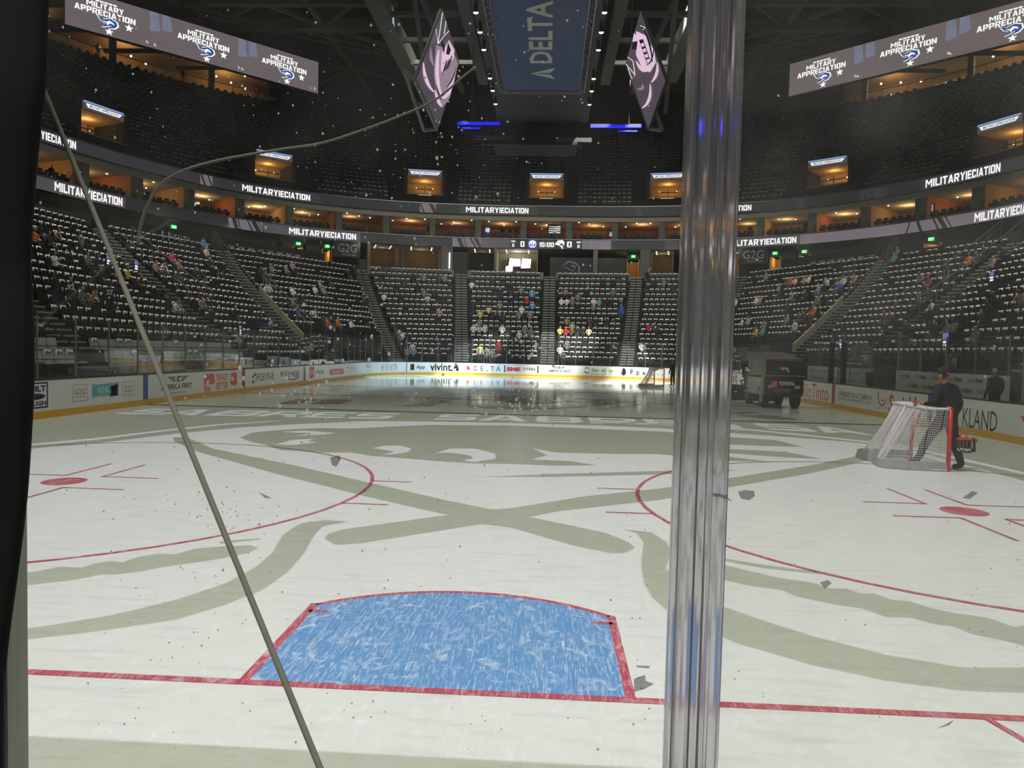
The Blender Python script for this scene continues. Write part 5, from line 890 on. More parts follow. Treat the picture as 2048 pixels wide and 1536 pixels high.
# ---------------------------------------------------------------- top concourses behind the upper stand
OB = uo(KU)
for a, b, nm in ((-66, -26, 'left'), (26, 66, 'right')):
    mb = MB(); strip(mb, a, b, OB, uz(KU), OB+6, uz(KU)); tag(mb.build('floor_concourse', CONCD), kind='structure')
    mb = MB(); strip(mb, a, b, OB+6, uz(KU), OB+6, 39.5); strip(mb, a, b, OB-.2, 38.6, OB+6, 37.6); tag(mb.build('wall_concourse', ms('concourse_plaster', (150, 116, 70), rough=.85)), kind='structure')
    mb = MB(); strip(mb, a, b, OB-.2, 38.5, OB-.2, 46); tag(mb.build('wall_soffit', DARK), kind='structure')
    for q in range(6):
        s = a+(b-a)*(q+.3)/6; mb = MB(); lbox(mb, s, -.3, .3, OB+.1, OB+.7, uz(KU), 38.6); tag(mb.build('wall_column', ms('bronze_column', (92, 72, 44))), kind='structure'); point('concourse_lamp', lpt(s, 2.4, OB+3, 36.6), 170, (1, .70, .38), .15)
        for e in range(8):
            p = lpt(s, .6+e*.7, OB+.8+(e*1.9) % 5, 37.9-.12*((e*1.9) % 5)-.75*(e % 3)); mb = MB(); mb.ball((p[0], p[1], p[2]), .13, 6, 4); tag(mb.build('ceiling_downlight', LAMPM), f'small warm downlight over the top concourse, {nm} side', 'ceiling light', f'downlights over the top concourse, {nm} side')
    mb = MB(); strip(mb, a, b, OB+.1, uz(KU)+.95, OB+.1, uz(KU)+1.05, 0); [mb.tube([lpt(s, 0, OB+.1, uz(KU)), lpt(s, 0, OB+.1, uz(KU)+1.0)], .025, 5) for s in np.arange(a, b, 1.6)]; tag(mb.build('guard_rail', DARK), f'dark guard rail along the top concourse, {nm} side', 'rail')
tag(strip(strip(MB(), -26, 26, OB+.2, uz(KU)-1, OB+.2, 46), -66, 66, OB+6.1, 33, OB+6.1, 46).build('wall_back', ms('black_drape', (26, 26, 27), rough=.9)), kind='structure')
for u, v, pose, top, lab in ((205, 158, 'stand', 'dark', 'dark figure standing by the rail of the left top concourse'), (372, 178, 'stand', 'dark', 'dark figure in the middle of the left top concourse'), (520, 212, 'stand', 'cream', 'figure in a pale top at the far end of the left top concourse')):
    s = sU(u, 35.3, OB-.5); dark_person(s, 0, OB+.6, uz(KU), pose, top, lab)
s = sU(1920, 38, OB+5.8); r = empty('neon_sign', lpt(s, 0, OB+5.8, 37), 'white neon scribble sign glowing at the right top concourse', 'neon sign')
zc = [at(1920, v, y=lpt(s, 0, OB+5.7, 0)[1])[2] for v in (185, 156)]; NEON = mat('neon_white', (.9, 1, .9), var=0, emit=3)
for k, (x0, x1) in enumerate(((-2.7, -1.2), (-1.1, .1), (.2, 1.2), (1.3, 2.6))):
    for q in range(2): MB().tube([lpt(s, x0+(x1-x0)*t, OB+5.7, zc[0]+(zc[1]-zc[0])*(.45+.18*q+.42*math.sin(2.2*pi*t+k*1.3+q*2)*(1-.4*q))) for t in np.linspace(0, 1, 14)], .05, 6).build('neon_tube', NEON, r)
# ---------------------------------------------------------------- roof
tag(MB().box((0, 35, 47), (170, 190, .4)).build('ceiling', ms('roof_deck', (16, 16, 17), rough=.9)), kind='structure')
for i, (c, s_) in enumerate((((-75, 35, 23), (.4, 190, 47)), ((75, 35, 23), (.4, 190, 47)), ((0, 125, 23), (160, .4, 47)), ((0, -30, 23), (160, .4, 47)))): tag(MB().box(c, s_).build('wall_'+('left', 'right', 'back', 'front')[i], ms('black_drape', (26, 26, 27), rough=.9)), kind='structure')
TRM = ms('truss_steel', (84, 81, 70), rough=.7); TRD = ms('truss_steel_dark', (48, 46, 41), rough=.7)
def truss(name, bars, m=TRM):
    mb = MB()
    for p, q, w_ in bars: mb.bar(p, q, w_, w_)
    return tag(mb.build('beam_'+name, m), kind='structure')
Z = 36
truss('roof_chord', [((-60, 67.3, Z), (-15, 67.3, Z), .7), ((15, 67.3, Z), (60, 67.3, Z), .7)]); truss('roof_girder', [((-60, 72.5, Z), (-17, 72.5, Z), 1.0), ((17, 72.5, Z), (60, 72.5, Z), 1.0), ((-60, 73.2, Z+.8), (-17, 73.2, Z+.8), .5), ((17, 73.2, Z+.8), (60, 73.2, Z+.8), .5)])
truss('roof_chord', [((-52, 79, Z), (-17, 79, Z), .4), ((17, 79, Z), (52, 79, Z), .4)], TRD); truss('roof_chord', [((-46, 84, Z), (-15, 84, Z), .35), ((15, 84, Z), (46, 84, Z), .35)], TRD); truss('roof_chord', [((-40, 95, Z), (-12, 95, Z), .4), ((12, 95, Z), (40, 95, Z), .4)], TRD)
for sx in (-1, 1):
    truss('roof_rib', [((sx*24, 58, Z), (sx*24, 96, Z), .5)]); truss('roof_rib', [((sx*36, 58, Z), (sx*36, 96, Z), .5)], TRD); truss('roof_brace', [((sx*19.2, 67.3, Z), (sx*24, 72.6, Z), .35), ((sx*24, 72.6, Z), (sx*16.5, 79, Z), .35), ((sx*28.8, 67.3, Z), (sx*24, 72.6, Z), .35), ((sx*24, 72.6, Z), (sx*31, 79, Z), .35), ((sx*36, 72.6, Z), (sx*28.8, 67.3, Z), .35)])
    truss('roof_brace', [((sx*24, 84, Z), (sx*16, 78, Z), .3), ((sx*24, 84, Z), (sx*32, 78, Z), .3), ((sx*24, 84, Z), (sx*16, 91, Z), .3), ((sx*24, 84, Z), (sx*32, 91, Z), .3)], TRD)
    truss('roof_girder', [((sx*4.6 if sx > 0 else -5.2, 28, 24), (sx*4.6 if sx > 0 else -5.2, 55, 24), .75)]); truss('roof_girder', [((sx*10.3-.6, 34, 24.4), (sx*10.3-.6, 55, 24.4), 1.15)])
    truss('catwalk', [((sx*4.6-.3, 40+4*k, 24.2), (sx*10.3-.6, 40+4*k, 24.2), .3) for k in range(4)]+[((sx*7-.4, 30, 27), (sx*9.5, 55, 21.5), .3), ((sx*9.5, 34, 27), (sx*6.5, 52, 22), .3)], TRD)
    pts = [at(u, v, z=33) for u, v in (((400, 30), (770, 112)) if sx < 0 else ((1440, 118), (1800, 50)))]
    mb = MB(); a, b = pts; L_ = np.linalg.norm(b-a); n = 26
    for dz in (0, .55): mb.tube([a+(0, 0, dz), b+(0, 0, dz)], .05, 5)
    for k in range(n): mb.tube([a+(b-a)*k/n+(0, 0, .55*(k % 2)), a+(b-a)*(k+1)/n+(0, 0, .55*((k+1) % 2))], .03, 4)
    for q in (.1, .5, .9): mb.tube([a+(b-a)*q, a+(b-a)*q+(0, 0, 13)], .02, 4)
    tag(mb.build('lighting_truss', TRM), 'thin lattice lighting truss hung under the roof, '+('left' if sx < 0 else 'right')+' of the scoreboard', 'truss')
s = sU(1468, 31, OB-.3); c = at(1425, 200, y=97.5); c2 = at(1474, 183, y=97.5); r = empty('wall_lettering', tuple(c), 'dim grey letters on the dark wall just right of the clear post', 'lettering'); mb = MB(); put_text(mb, 'ne', lambda a, b: (c2[0]-3.4+3.4*a, 97.4, c[2]+.2+1.5*b), .02); mb.build('lettering', GREYV, r)
# ---------------------------------------------------------------- hanging scoreboard
ZB = 18.0; sb = empty('hanging_scoreboard', (-.2, 36, ZB), 'huge hanging scoreboard with two slanting lit screens and a blue lettered underside', 'scoreboard')
BLUEB = ms('banner_blue', (44, 66, 118), rough=.6, var=.05); LETT = ms('banner_white', (200, 200, 190), rough=.7)
xl, xr_, ya, yz = -2.45, 2.1, 24.0, 40.6
MB().box(((xl+xr_)/2, (ya+yz)/2, ZB+.15), (xr_-xl, yz-ya, .2)).build('underside_banner', BLUEB, sb)
mb = MB(); y_d, y_a = at(1080, 128, z=ZB)[1], at(1080, 3, z=ZB)[1]; x_t, x_b = at(1056, 70, z=ZB)[0], at(1105, 70, z=ZB)[0]
put_text(mb, 'DELTA', lambda a, b: (x_b+(x_t-x_b)*b, y_d+(y_a-y_d)*a, ZB+.04), .02)
yt0, yt1 = at(1085, 160, z=ZB)[1], at(1085, 137, z=ZB)[1]; ym = (yt0+yt1)/2; xa, xb = at(1060, 149, z=ZB)[0], at(1110, 149, z=ZB)[0]
mb.add([(xa, ym, ZB+.04), (xb-.25, yt0*.15+ym*.85, ZB+.04), (xb+.02, yt0, ZB+.04)], [(0, 1, 2)]); mb.add([(xa, ym, ZB+.04), (xb+.02, yt1, ZB+.04), (xb-.25, ym*.85+yt1*.15, ZB+.04)], [(0, 1, 2)]); mb.add([(xb-.55, ym, ZB+.04), (xb+.05, yt1*.8+ym*.2, ZB+.04), (xb+.05, yt0*.8+ym*.2, ZB+.04)], [(0, 1, 2)]) if False else None
mb.build('banner_lettering', LETT, sb, label='pale letters and triangle emblem')
mb = MB()
for x in (xl, xr_):
    for dz, dx in ((0, 0), (0, .3), (.35, .15)): sx = -1 if x < 0 else 1; mb.tube([(x+sx*dx, ya, ZB+dz), (x+sx*dx, yz+.1, ZB+dz)], .035, 5)
    for k in range(48): y = ya+(yz-ya)*k/48; y2 = ya+(yz-ya)*(k+1)/48; sx = -1 if x < 0 else 1; mb.tube([(x+sx*.3*(k % 2), y, ZB), (x+sx*.3*((k+1) % 2), y2, ZB)], .02, 4); mb.tube([(x+sx*.3*(k % 2), y, ZB), (x+sx*.15, y2, ZB+.35)], .02, 4)
for dy, dz in ((0, 0), (.3, .0), (.15, .3)): mb.tube([(xl-.2, yz+dy, ZB+dz), (xr_+.2, yz+dy, ZB+dz)], .04, 5)
for k in range(14): a, b = xl+(xr_-xl)*k/14, xl+(xr_-xl)*(k+1)/14; mb.tube([(a, yz+.3*(k % 2), ZB), (b, yz+.3*((k+1) % 2), ZB)], .02, 4)
mb.build('banner_truss', STEEL, sb)
for x in (xl-.75, xr_+.75):
    for y in (30.4, 32.5, 34.6, 38.6, 40.6, 43.0): mb = MB(); mb.tube([(x, y, ZB+.5), (x, y, ZB+.05)], .1, 8); h_ = mb.build('spot_lamp', BLACK, sb); mb = MB(); mb.ball((x, y, ZB+.05), (.13, .1, .05), 8, 5); mb.build('lamp_lens', mat('cool_lens', (1, 1, .95), var=0, emit=2.0), h_)
MB().box((-.7, 49.5, 18.9), (6.0, 3, 4.0)).build('end_housing', ms('deep_black', (8, 8, 9), rough=.9), sb)
MB().box((-.2, 36, ZB+1.4), (6.4, 24, 1.8)).build('core_housing', BLACK, sb)
mb = MB(); mb.bar((-4.6, 47.9, 16.85), (2.7, 47.9, 16.85), .07, .07); mb.bar((-4.9, 47.8, 17.3), (-2.2, 47.8, 17.3), .06, .3); mb.bar((.7, 47.8, 17.2), (3.3, 47.8, 17.2), .06, .3); mb.build('end_rail', ms('dull_rail', (50, 50, 48)), sb)
mb = MB()
for x in (-3, 2.6):
    for y in (27, 45): mb.tube([(x, y, ZB+2.2), (x*1.6, y, 44)], .05, 5)
mb.build('hanging_cables', STEEL, sb)
def para(c, yref):
    r = [np.array([(u-1024)/FPX, (768-v)/FPX, 1.0]) @ RM for u, v in c]; t0 = (yref-CAM[1])/r[0][1]
    t = np.linalg.solve(np.stack([r[1], -r[2], r[3]], 1), t0*r[0]); return [CAM+t0*r[0]]+[CAM+t[i]*r[i+1] for i in range(3)]
PINK = ms('led_pink', (232, 196, 222), var=.03, emit=1.0); PDK = ms('led_plum', (74, 66, 74), var=.15, emit=1.0); PMD = ms('led_mauve', (150, 128, 146), var=.1, emit=1.0); BLKL = mat('led_off', (.004, .004, .005), var=0, emit=.5)
for c, sd, arcs in ((((885, 18), (919, 125), (876, 258), (832, 160)), 'left', 1), (((1281, 22), (1331, 162), (1296, 258), (1251, 128)), 'right', -1)):
    q = para(c, 31); A, B_, C_, D_ = q; f = lambda x, y: A+(B_-A)*x+(D_-A)*y; nn = np.cross(B_-A, D_-A); nn /= np.linalg.norm(nn)
    if np.dot(nn, CAM-A) < 0: nn = -nn
    mb = MB(); V = [p-nn*.05 for p in q]+[p-nn*.16 for p in q]; mb.add(V, [(0, 1, 2, 3), (7, 6, 5, 4), (0, 4, 5, 1), (1, 5, 6, 2), (2, 6, 7, 3), (3, 7, 4, 0)]); scr = mb.build('side_screen', BLACK, sb)
    mb = MB(); mb.add([tuple(p) for p in q], [(0, 1, 2, 3)]); mb.build('screen_face', PDK, scr); lift = [0]
    def mk(px, m):
        # artwork drawn where it shows on this screen plane
        lift[0] += .012; P = []
        for u, v in px: r = np.array([(u-1024)/FPX, (768-v)/FPX, 1.0]) @ RM; t = np.dot(A+nn*lift[0]-CAM, nn)/np.dot(r, nn); P.append(CAM+t*r)
        MB().add(P, [tuple(range(len(P)))]).build('screen_artwork', m, scr)
    def band(pts, w0, w1, m):
        n = len(pts); P = np.array(pts, float); T = np.gradient(P, axis=0); N_ = np.stack([-T[:, 1], T[:, 0]], 1); N_ /= np.linalg.norm(N_, axis=1)[:, None]; W = (w0+(w1-w0)*np.sin(np.linspace(0, pi, n)))[:, None]/2; mk([tuple(x) for x in P+N_*W]+[tuple(x) for x in (P-N_*W)[::-1]], m)
    def bez(p0, p1, p2, n=12): return [tuple((1-t)**2*np.array(p0)+2*t*(1-t)*np.array(p1)+t*t*np.array(p2)) for t in np.linspace(0, 1, n)]
    if sd == 'left':
        mk([(872, 90), (905, 100), (916, 127), (900, 195), (885, 215), (875, 200), (868, 150)], PMD)
        band(bez((847, 125), (848, 165), (868, 184)), 2, 7, PINK); band(bez((870, 180), (876, 206), (884, 214)), 2, 6, PINK); band(bez((878, 100), (868, 150), (884, 196)), 3, 7, PINK); band(bez((884, 196), (898, 198), (911, 140)), 2, 8, PINK)
        mk([(884, 105), (898, 80), (909, 100), (907, 118), (897, 125), (887, 150), (882, 140)], PINK); mk([(884, 80), (890, 92), (888, 108), (883, 90)], BLKL); mk([(896, 84), (902, 100), (898, 110), (892, 108)], BLKL)
        for a, b in (((885, 150), (894, 120)), ((890, 142), (899, 118)), ((895, 138), (904, 112))): band([a, ((a[0]+b[0])/2, (a[1]+b[1])/2), b], 2, 3, BLKL)
        band([(872, 58), (876, 88), (885, 25)], 1.2, 1.2, LEDW); band([(876, 88), (888, 72), (898, 62)], 1.2, 1.2, LEDW); band([(888, 68), (891, 52), (892, 42)], 1.2, 1.2, LEDW); band(bez((862, 95), (860, 120), (868, 132)), 1, 6, PMD)
        band(bez((892, 175), (905, 165), (912, 135)), 1, 4, PDK); band(bez((872, 170), (878, 192), (884, 200)), 1, 3, BLKL)
    else:
        mk([(1272, 62), (1290, 70), (1308, 100), (1312, 125), (1300, 145), (1285, 138), (1272, 110)], PINK)
        band(bez((1272, 122), (1285, 150), (1302, 136)), 2, 8, PINK); band(bez((1302, 165), (1318, 150), (1314, 125)), 2, 6, PINK); band(bez((1284, 216), (1304, 205), (1300, 168)), 2, 6, PINK); band(bez((1280, 50), (1300, 70), (1305, 125)), 1.5, 4, BLKL)
        mk([(1278, 80), (1286, 78), (1300, 118), (1294, 128)], BLKL); 
        for v in (88, 99, 110, 120): mk([(1281+(v-88)*.35, v), (1287+(v-88)*.35, v-3), (1289+(v-88)*.35, v+4), (1284+(v-88)*.35, v+6)], PINK)
        mk([(1268, 66), (1276, 75), (1273, 90), (1265, 82)], PINK); mk([(1266, 84), (1275, 82), (1273, 100), (1263, 98)], BLKL)
        band([(1252, 128), (1270, 150), (1264, 158), (1256, 136)], 1.2, 1.2, LEDW); band([(1255, 114), (1266, 122), (1270, 150)], 1.2, 1.2, LEDW); band([(1280, 51), (1290, 55), (1286, 60)], 1, 1.5, LEDW); band(bez((1292, 130), (1306, 128), (1308, 90)), 1, 3, BLKL); band(bez((1274, 178), (1290, 180), (1284, 168)), 1, 6, PMD)
    # open frame beside the screen
    e = (1 if sd == 'left' else -1); k = at(c[3][0]-e*20, c[3][1]-18, y=D_[1]); k2 = at(c[2][0]-e*26, c[2][1]+3, y=C_[1]); mb = MB()
    for a, b in ((D_, C_), (k, k2), (D_, k), (C_, k2), ((D_+C_)/2, (k+k2)/2)): mb.bar(a-nn*.06, b-nn*.06, .14, .14)
    mb.build('side_frame', ms('frame_grey', (118, 118, 114)), sb)
BLUEL = mat('blue_lamp', (.004, .004, 1), var=0, emit=1.6)
for u0, u1, v, lab in ((915, 1000, 247, 'glowing blue light bar hung left of the scoreboard end'), (1181, 1283, 253, 'glowing blue light bar hung right of the scoreboard end'), (1394, 1440, 246, 'glowing blue light bar seen through the clear post')):
    a, b = at(u0, v, y=47), at(u1, v, y=47); r = empty('blue_light_bar', tuple(a), lab, 'light bar', 'blue light bars'); mb = MB(); mb.bar(a, b, .14, .16); mb.build('light_tube', BLUEL, r); m_ = (a*2+b)/3 if u0 < 1000 else (a+b*3)/4
    mb = MB(); mb.bar(a+(0, .15, .15), b+(0, .15, .15), .12, .12); mb.tube([m_, m_+(0, 0, 22)], .03, 5); mb.build('hanger', DARK, r); mb = MB(); mb.bar(m_-(.7, 0, .32), m_+(.6, 0, -.32), .1, .08); mb.build('light_tube', BLUEL, r)
    l = point('blue_glow', tuple(m_+np.array([0, -.4, -.5])), 22, (.02, .02, 1), .3)
# ---------------------------------------------------------------- hockey goal
POSTR = ms('goal_red', (206, 34, 40), rough=.3); NETW = ms('net_white', (226, 222, 222), rough=.9); PADG = ms('goal_padding', (168, 166, 162), rough=.6)
g0 = np.array([8.38, 9.87]); ey = np.array([.103, .995]); ex = np.array([-.995, .103])
goal = empty('hockey_goal', (*g0, 0), 'red framed hockey goal with white netting beside the man with the toolbox', 'hockey goal', 'hockey goals')
GPt = lambda d, w, z: (*(g0+ex*d+ey*w), z)
BASE = [(0, 0), (.35, -.03), (.75, .0), (1.02, .06), (1.15, .22), (1.12, .6), (1.04, .915), (1.12, 1.23), (1.15, 1.6), (1.02, 1.77), (.75, 1.83), (.35, 1.86), (0, 1.83)]
TOPC = [(0, 0), (.16, .0), (.32, .0), (.42, .06), (.47, .2), (.48, .6), (.48, .915), (.48, 1.23), (.47, 1.63), (.42, 1.77), (.32, 1.83), (.16, 1.83), (0, 1.83)]
def resamp(P, n): P = np.array(P, float); s = np.concatenate([[0], np.cumsum(np.linalg.norm(np.diff(P, axis=0), axis=1))]); q = np.linspace(0, s[-1], n); return np.stack([np.interp(q, s, P[:, 0]), np.interp(q, s, P[:, 1])], 1)
for w_ in (0, 1.83): MB().tube([GPt(0, w_, 0), GPt(0, w_, 1.2)], .038, 12).build('goal_post', POSTR, goal, smooth=True)
MB().tube([GPt(0, -.03, 1.21), GPt(0, 1.86, 1.21)], .034, 12).build('crossbar', POSTR, goal, smooth=True)
MB().tube([GPt(d, w_, .03) for d, w_ in resamp(BASE, 40)], .03, 8).build('base_frame', ms('frame_white', (216, 214, 212)), goal, smooth=True)
MB().tube([GPt(d, w_, 1.2) for d, w_ in resamp(TOPC, 30)], .026, 8).build('top_frame', ms('frame_white', (216, 214, 212)), goal, smooth=True)
MB().tube([GPt(.48, .915, 1.2), GPt(.75, .915, .62), GPt(1.04, .915, .04)], .022, 8).build('centre_bar', ms('frame_white', (216, 214, 212)), goal, smooth=True)
mb = MB(); b = resamp(BASE, 60); n_ = 60; vs = []
for d, w_ in b: k = 1.045; vs += [GPt(d*1.03+.02*(d > .1), (w_-.915)*1.03+.915, .01), GPt(d*1.0+.015, (w_-.915)*1.02+.915, .17)]
mb.add(vs, [(2*i, 2*i+2, 2*i+3, 2*i+1) for i in range(n_-1)]); mb.build('base_padding', PADG, goal)
mb = MB(); t_ = resamp(TOPC, 40); vs = []
for d, w_ in t_: vs += [GPt(d+.01, (w_-.915)*1.02+.915, 1.10), GPt(d+.012, (w_-.915)*1.02+.915, 1.225)]
mb.add(vs, [(2*i, 2*i+2, 2*i+3, 2*i+1) for i in range(6, 33)]); mb.build('top_padding', PADG, goal)
def net(name, fn, nu, nv, th):
    mb = MB(); vs = [fn(i/nu, j/nv) for j in range(nv+1) for i in range(nu+1)]; mb.add(vs, [(j*(nu+1)+i, j*(nu+1)+i+1, (j+1)*(nu+1)+i+1, (j+1)*(nu+1)+i) for j in range(nv) for i in range(nu)])
    o = mb.build(name, NETW, goal); w_ = o.modifiers.new('cords', 'WIREFRAME'); w_.thickness = th; w_.use_even_offset = False; return o
NB, NT = resamp(BASE, 97), resamp(TOPC, 97)
def nf(a, b):
    i = a*96; k = int(round(i)); p = NB[k]*(1-b)+NT[k]*b; sag = .05*math.sin(pi*b); c = np.array([.45, .915]); p = p+(c-p)*sag; return GPt(p[0], p[1], .04+1.15*b)
net('netting', nf, 84, 26, .0098)
net('top_netting', lambda a, b: GPt(.47*b, .03+1.77*a, 1.2-.02*math.sin(pi*a)), 38, 10, .0095)
gc = goal.copy(); COL.objects.link(gc); gc.location = (8.15, 42.9, 0); gc.rotation_euler = (0, 0, .3); tag(gc, 'distant hockey goal half hidden by the clear post', 'hockey goal', 'hockey goals')
for ch in list(goal.children): c = ch.copy(); COL.objects.link(c); c.parent = gc
person('stand', (9.1, 45.2, 0), .6, 'black', 'person in black standing by the distant goal at the clear post', 1.03)
# ---------------------------------------------------------------- man with the toolbox
JK = ms('jacket_black', (26, 27, 30), rough=.85, var=.15, scale=30); SKN = ms('skin_mid', (172, 124, 98))
J, E = body((0, .14, .95), (0, .17, 1.36), (0, .20, 1.54), (-.01, .24, 1.69), [[(.205, .18, 1.45), (.285, .10, 1.17), (.275, .20, .92), (.272, .225, .85)], [(-.205, .22, 1.45), (-.33, .12, 1.20), (-.33, .34, 1.17), (-.335, .42, 1.17)]], [[(.105, .14, .90), (.115, .07, .50), (.11, -.10, .10), (.115, .07, .045)], [(-.105, .16, .90), (-.10, .42, .52), (-.10, .60, .11), (-.10, .77, .05)]])
J['waist'] = (*J['waist'][:3], .20, .165); J['pelvis'] = (*J['pelvis'][:3], .19, .155); J['chest'] = (*J['chest'][:3], .215, .165); J['shl'] = (*J['shl'][:3], .095); J['shr'] = (*J['shr'][:3], .095); J['ell'] = (*J['ell'][:3], .07); J['elr'] = (*J['elr'][:3], .07)
for k, r_ in (('hp', .12), ('kn', .088), ('an', .062), ('to', .055)):
    for sd in 'lr': J[k+sd] = (*J[k+sd][:3], r_)
J['nose'] = (-.01, .345, 1.675, .014); E.append(('skull', 'nose', 2))
fm = figure('person', J, E, 2); man = bpy.data.objects.new('person', fm); COL.objects.link(man)
for i, m in enumerate((JK, TROU[0], SKN, HAIR[1], ms('shoe_black', (20, 20, 21)))): fm.materials[i] = m
mp = at(1912, 943, z=0); man.location = (mp[0], mp[1]+.14, 0); man.rotation_euler = (0, 0, .48); man.scale = (1.09, 1.09, 1.09)
tag(man, 'person in black jacket and cap walking behind the goal, carrying a red topped toolbox', 'person')
def mpart(mb, name, m, smooth=True): return mb.build(name, m, man, smooth=smooth, world=False)
mb = MB(); hc = np.array([-.01, .235, 1.745]); A_ = [tuple(hc+np.array([.108*math.cos(t)*math.cos(p), .122*math.sin(t)*math.cos(p), .105*math.sin(p)])) for p in np.linspace(-.1, pi/2*.97, 6) for t in np.linspace(0, 2*pi, 20, endpoint=False)]
mb.add(A_, [(j*20+i, j*20+(i+1) % 20, (j+1)*20+(i+1) % 20, (j+1)*20+i) for j in range(5) for i in range(20)]+[tuple(range(100, 120))])
br = [(-.01+.10*math.sin(t), .24+.12*math.cos(t)+.10*max(0, math.cos(t)), 1.738-.02*max(0, math.cos(t))) for t in np.linspace(-1.3, 1.3, 12)]; bi = [(-.01+.10*math.sin(t), .24+.115*math.cos(t), 1.745) for t in np.linspace(-1.3, 1.3, 12)]; mb.add(br+bi, [(i, i+1, 13+i, 12+i) for i in range(11)])
mpart(mb, 'cap', ms('cap_dark', (30, 30, 34), rough=.9))
for sx in (-1, 1): mb = MB(); mb.ball((-.01+sx*.092, .235, 1.675), (.014, .028, .036), 8, 6); mpart(mb, 'ear', SKN)
for sx in (-1, 1): mb = MB(); mb.ball((-.01+sx*.035, .324, 1.70), (.012, .008, .008), 8, 6); mpart(mb, 'eye', ms('eye_white', (220, 220, 216)))
mb = MB(); mb.tube([(-.035, .328, 1.632), (-.01, .335, 1.630), (.015, .328, 1.632)], .006, 6); mpart(mb, 'mouth', ms('lip', (140, 80, 72)))
mb = MB(); mb.tube([(-.04, .14, 1.50), (.0, .135, 1.515), (.04, .14, 1.50)], .05, 10); mpart(mb, 'collar', JK)
def hand(px, py, pz, dirs, nm):
    """palm with four unequal fingers bent round a bar and a thumb from the side"""
    mb = MB(); o = np.array([px, py, pz]); d, s, n = (np.array(v, float) for v in dirs); mb.frame(o+d*.045, s, n, d, (.082, .03, .09))
    for k, (l, off) in enumerate(((.072, -.031), (.082, -.010), (.078, .011), (.062, .031))):
        b = o+d*.088+s*off; P = [b, b+d*l*.38+n*.004, b+d*l*.55+n*.030, b+d*l*.32+n*.052, b+d*.0+n*.05]; mb.tube(P, [.0095, .009, .0088, .008, .006], 7)
    b = o+d*.02-s*.04; mb.tube([b, b-s*.018+d*.03+n*.012, b-s*.006+d*.05+n*.035, b+s*.015+d*.055+n*.045], [.012, .011, .010, .007], 7)
    return mpart(mb, nm, SKN)
hand(.272, .228, .862, ((0, .12, -.99), (0, .99, .12), (-1, 0, 0)), 'right_hand'); hand(-.333, .40, 1.175, ((-.25, .95, -.1), (.95, .25, 0), (0, .1, -.99)), 'left_hand')
mb = MB(); mb.box((.236, .19, 1.22), (.01, .05, .07)); 
# toolbox hanging from his right hand
c = at(1926, 889, y=man.location.y+.05); tb = empty('toolbox', tuple(c), 'red topped dark tool carrier with white lettering, held by the man in black', 'toolbox')
dx = np.array([.96, -.28, 0]); dy = np.array([.28, .96, 0]); up = np.array([0, 0, 1]); bx = lambda mb, o, s_, m=0: mb.frame(c+dx*o[0]+dy*o[1]+up*o[2], dx, dy, up, s_, m)
mb = MB(); bx(mb, (0, 0, -.09), (.27, .20, .12)); mb.build('lower_box', ms('toolbox_black', (30, 30, 33)), tb, bevel=.01)
mb = MB(); bx(mb, (0, .06, .03), (.25, .05, .14)); bx(mb, (-.11, 0, .03), (.03, .18, .14)); bx(mb, (.11, 0, .03), (.03, .18, .14)); mb.build('open_tray', ms('toolbox_grey', (62, 60, 58)), tb)
mb = MB(); bx(mb, (0, 0, .115), (.28, .20, .04)); mb.build('lid_frame', ms('toolbox_red', (206, 42, 44), rough=.35), tb, bevel=.01)
mb = MB(); mb.tube([c+dx*-.06+up*.13, c+dx*-.055+up*.20, c+dx*0+up*.222, c+dx*.055+up*.20, c+dx*.06+up*.13], .013, 8); mb.build('carry_handle', ms('toolbox_red', (206, 42, 44)), tb)
mb = MB(); put_text(mb, 'UTAH', lambda a, b: c+dx*(-.115+.225*a)-dy*.103+up*(-.115+.055*b), .03); mb.build('box_lettering', SHIRT, tb, label='white letters')
mb = MB()
for k in range(3): o_ = -.06+.06*k; mb.tube([c+dx*o_-dy*.03+up*-.03, c+dx*o_-dy*.03+up*.09], .02, 8)
mb.build('tool_rolls', ms('tool_grey', (110, 106, 100)), tb)
c2 = c+dx*.185; mb = MB(); mb.tube([c2+up*.10-dy*.10, c2+up*.10+dy*.08], .035, 10); mb.tube([c2+up*.08, c2+up*-.08+dx*.01], .022, 8); mb.tube([c2+up*-.08, c2+up*-.13], .035, 8); dr = empty('power_drill', tuple(c2), 'small black power drill hooked on the toolbox, light chuck end', 'drill'); mb.build('drill_body', ms('drill_black', (34, 34, 36)), dr); mb = MB(); mb.tube([c2+up*.105-dy*.10, c2+up*.105-dy*.16], [.028, .014], 10); mb.build('drill_chuck', STEEL, dr)
# ---------------------------------------------------------------- people by the benches
p = at(1881, 772, x=14.55); person('sit', (14.55, p[1], .02), pi/2, 'maroon', 'person in a dark cap and reddish top sitting on the nearer players bench', 1.03, group=None)
p = at(1990, 770, x=13.7); person('stand', (13.7, p[1], .23), .25, 'black', 'person in a dark suit with fair hair standing at the near end of the bench', 1.0, hair=HAIR[2])
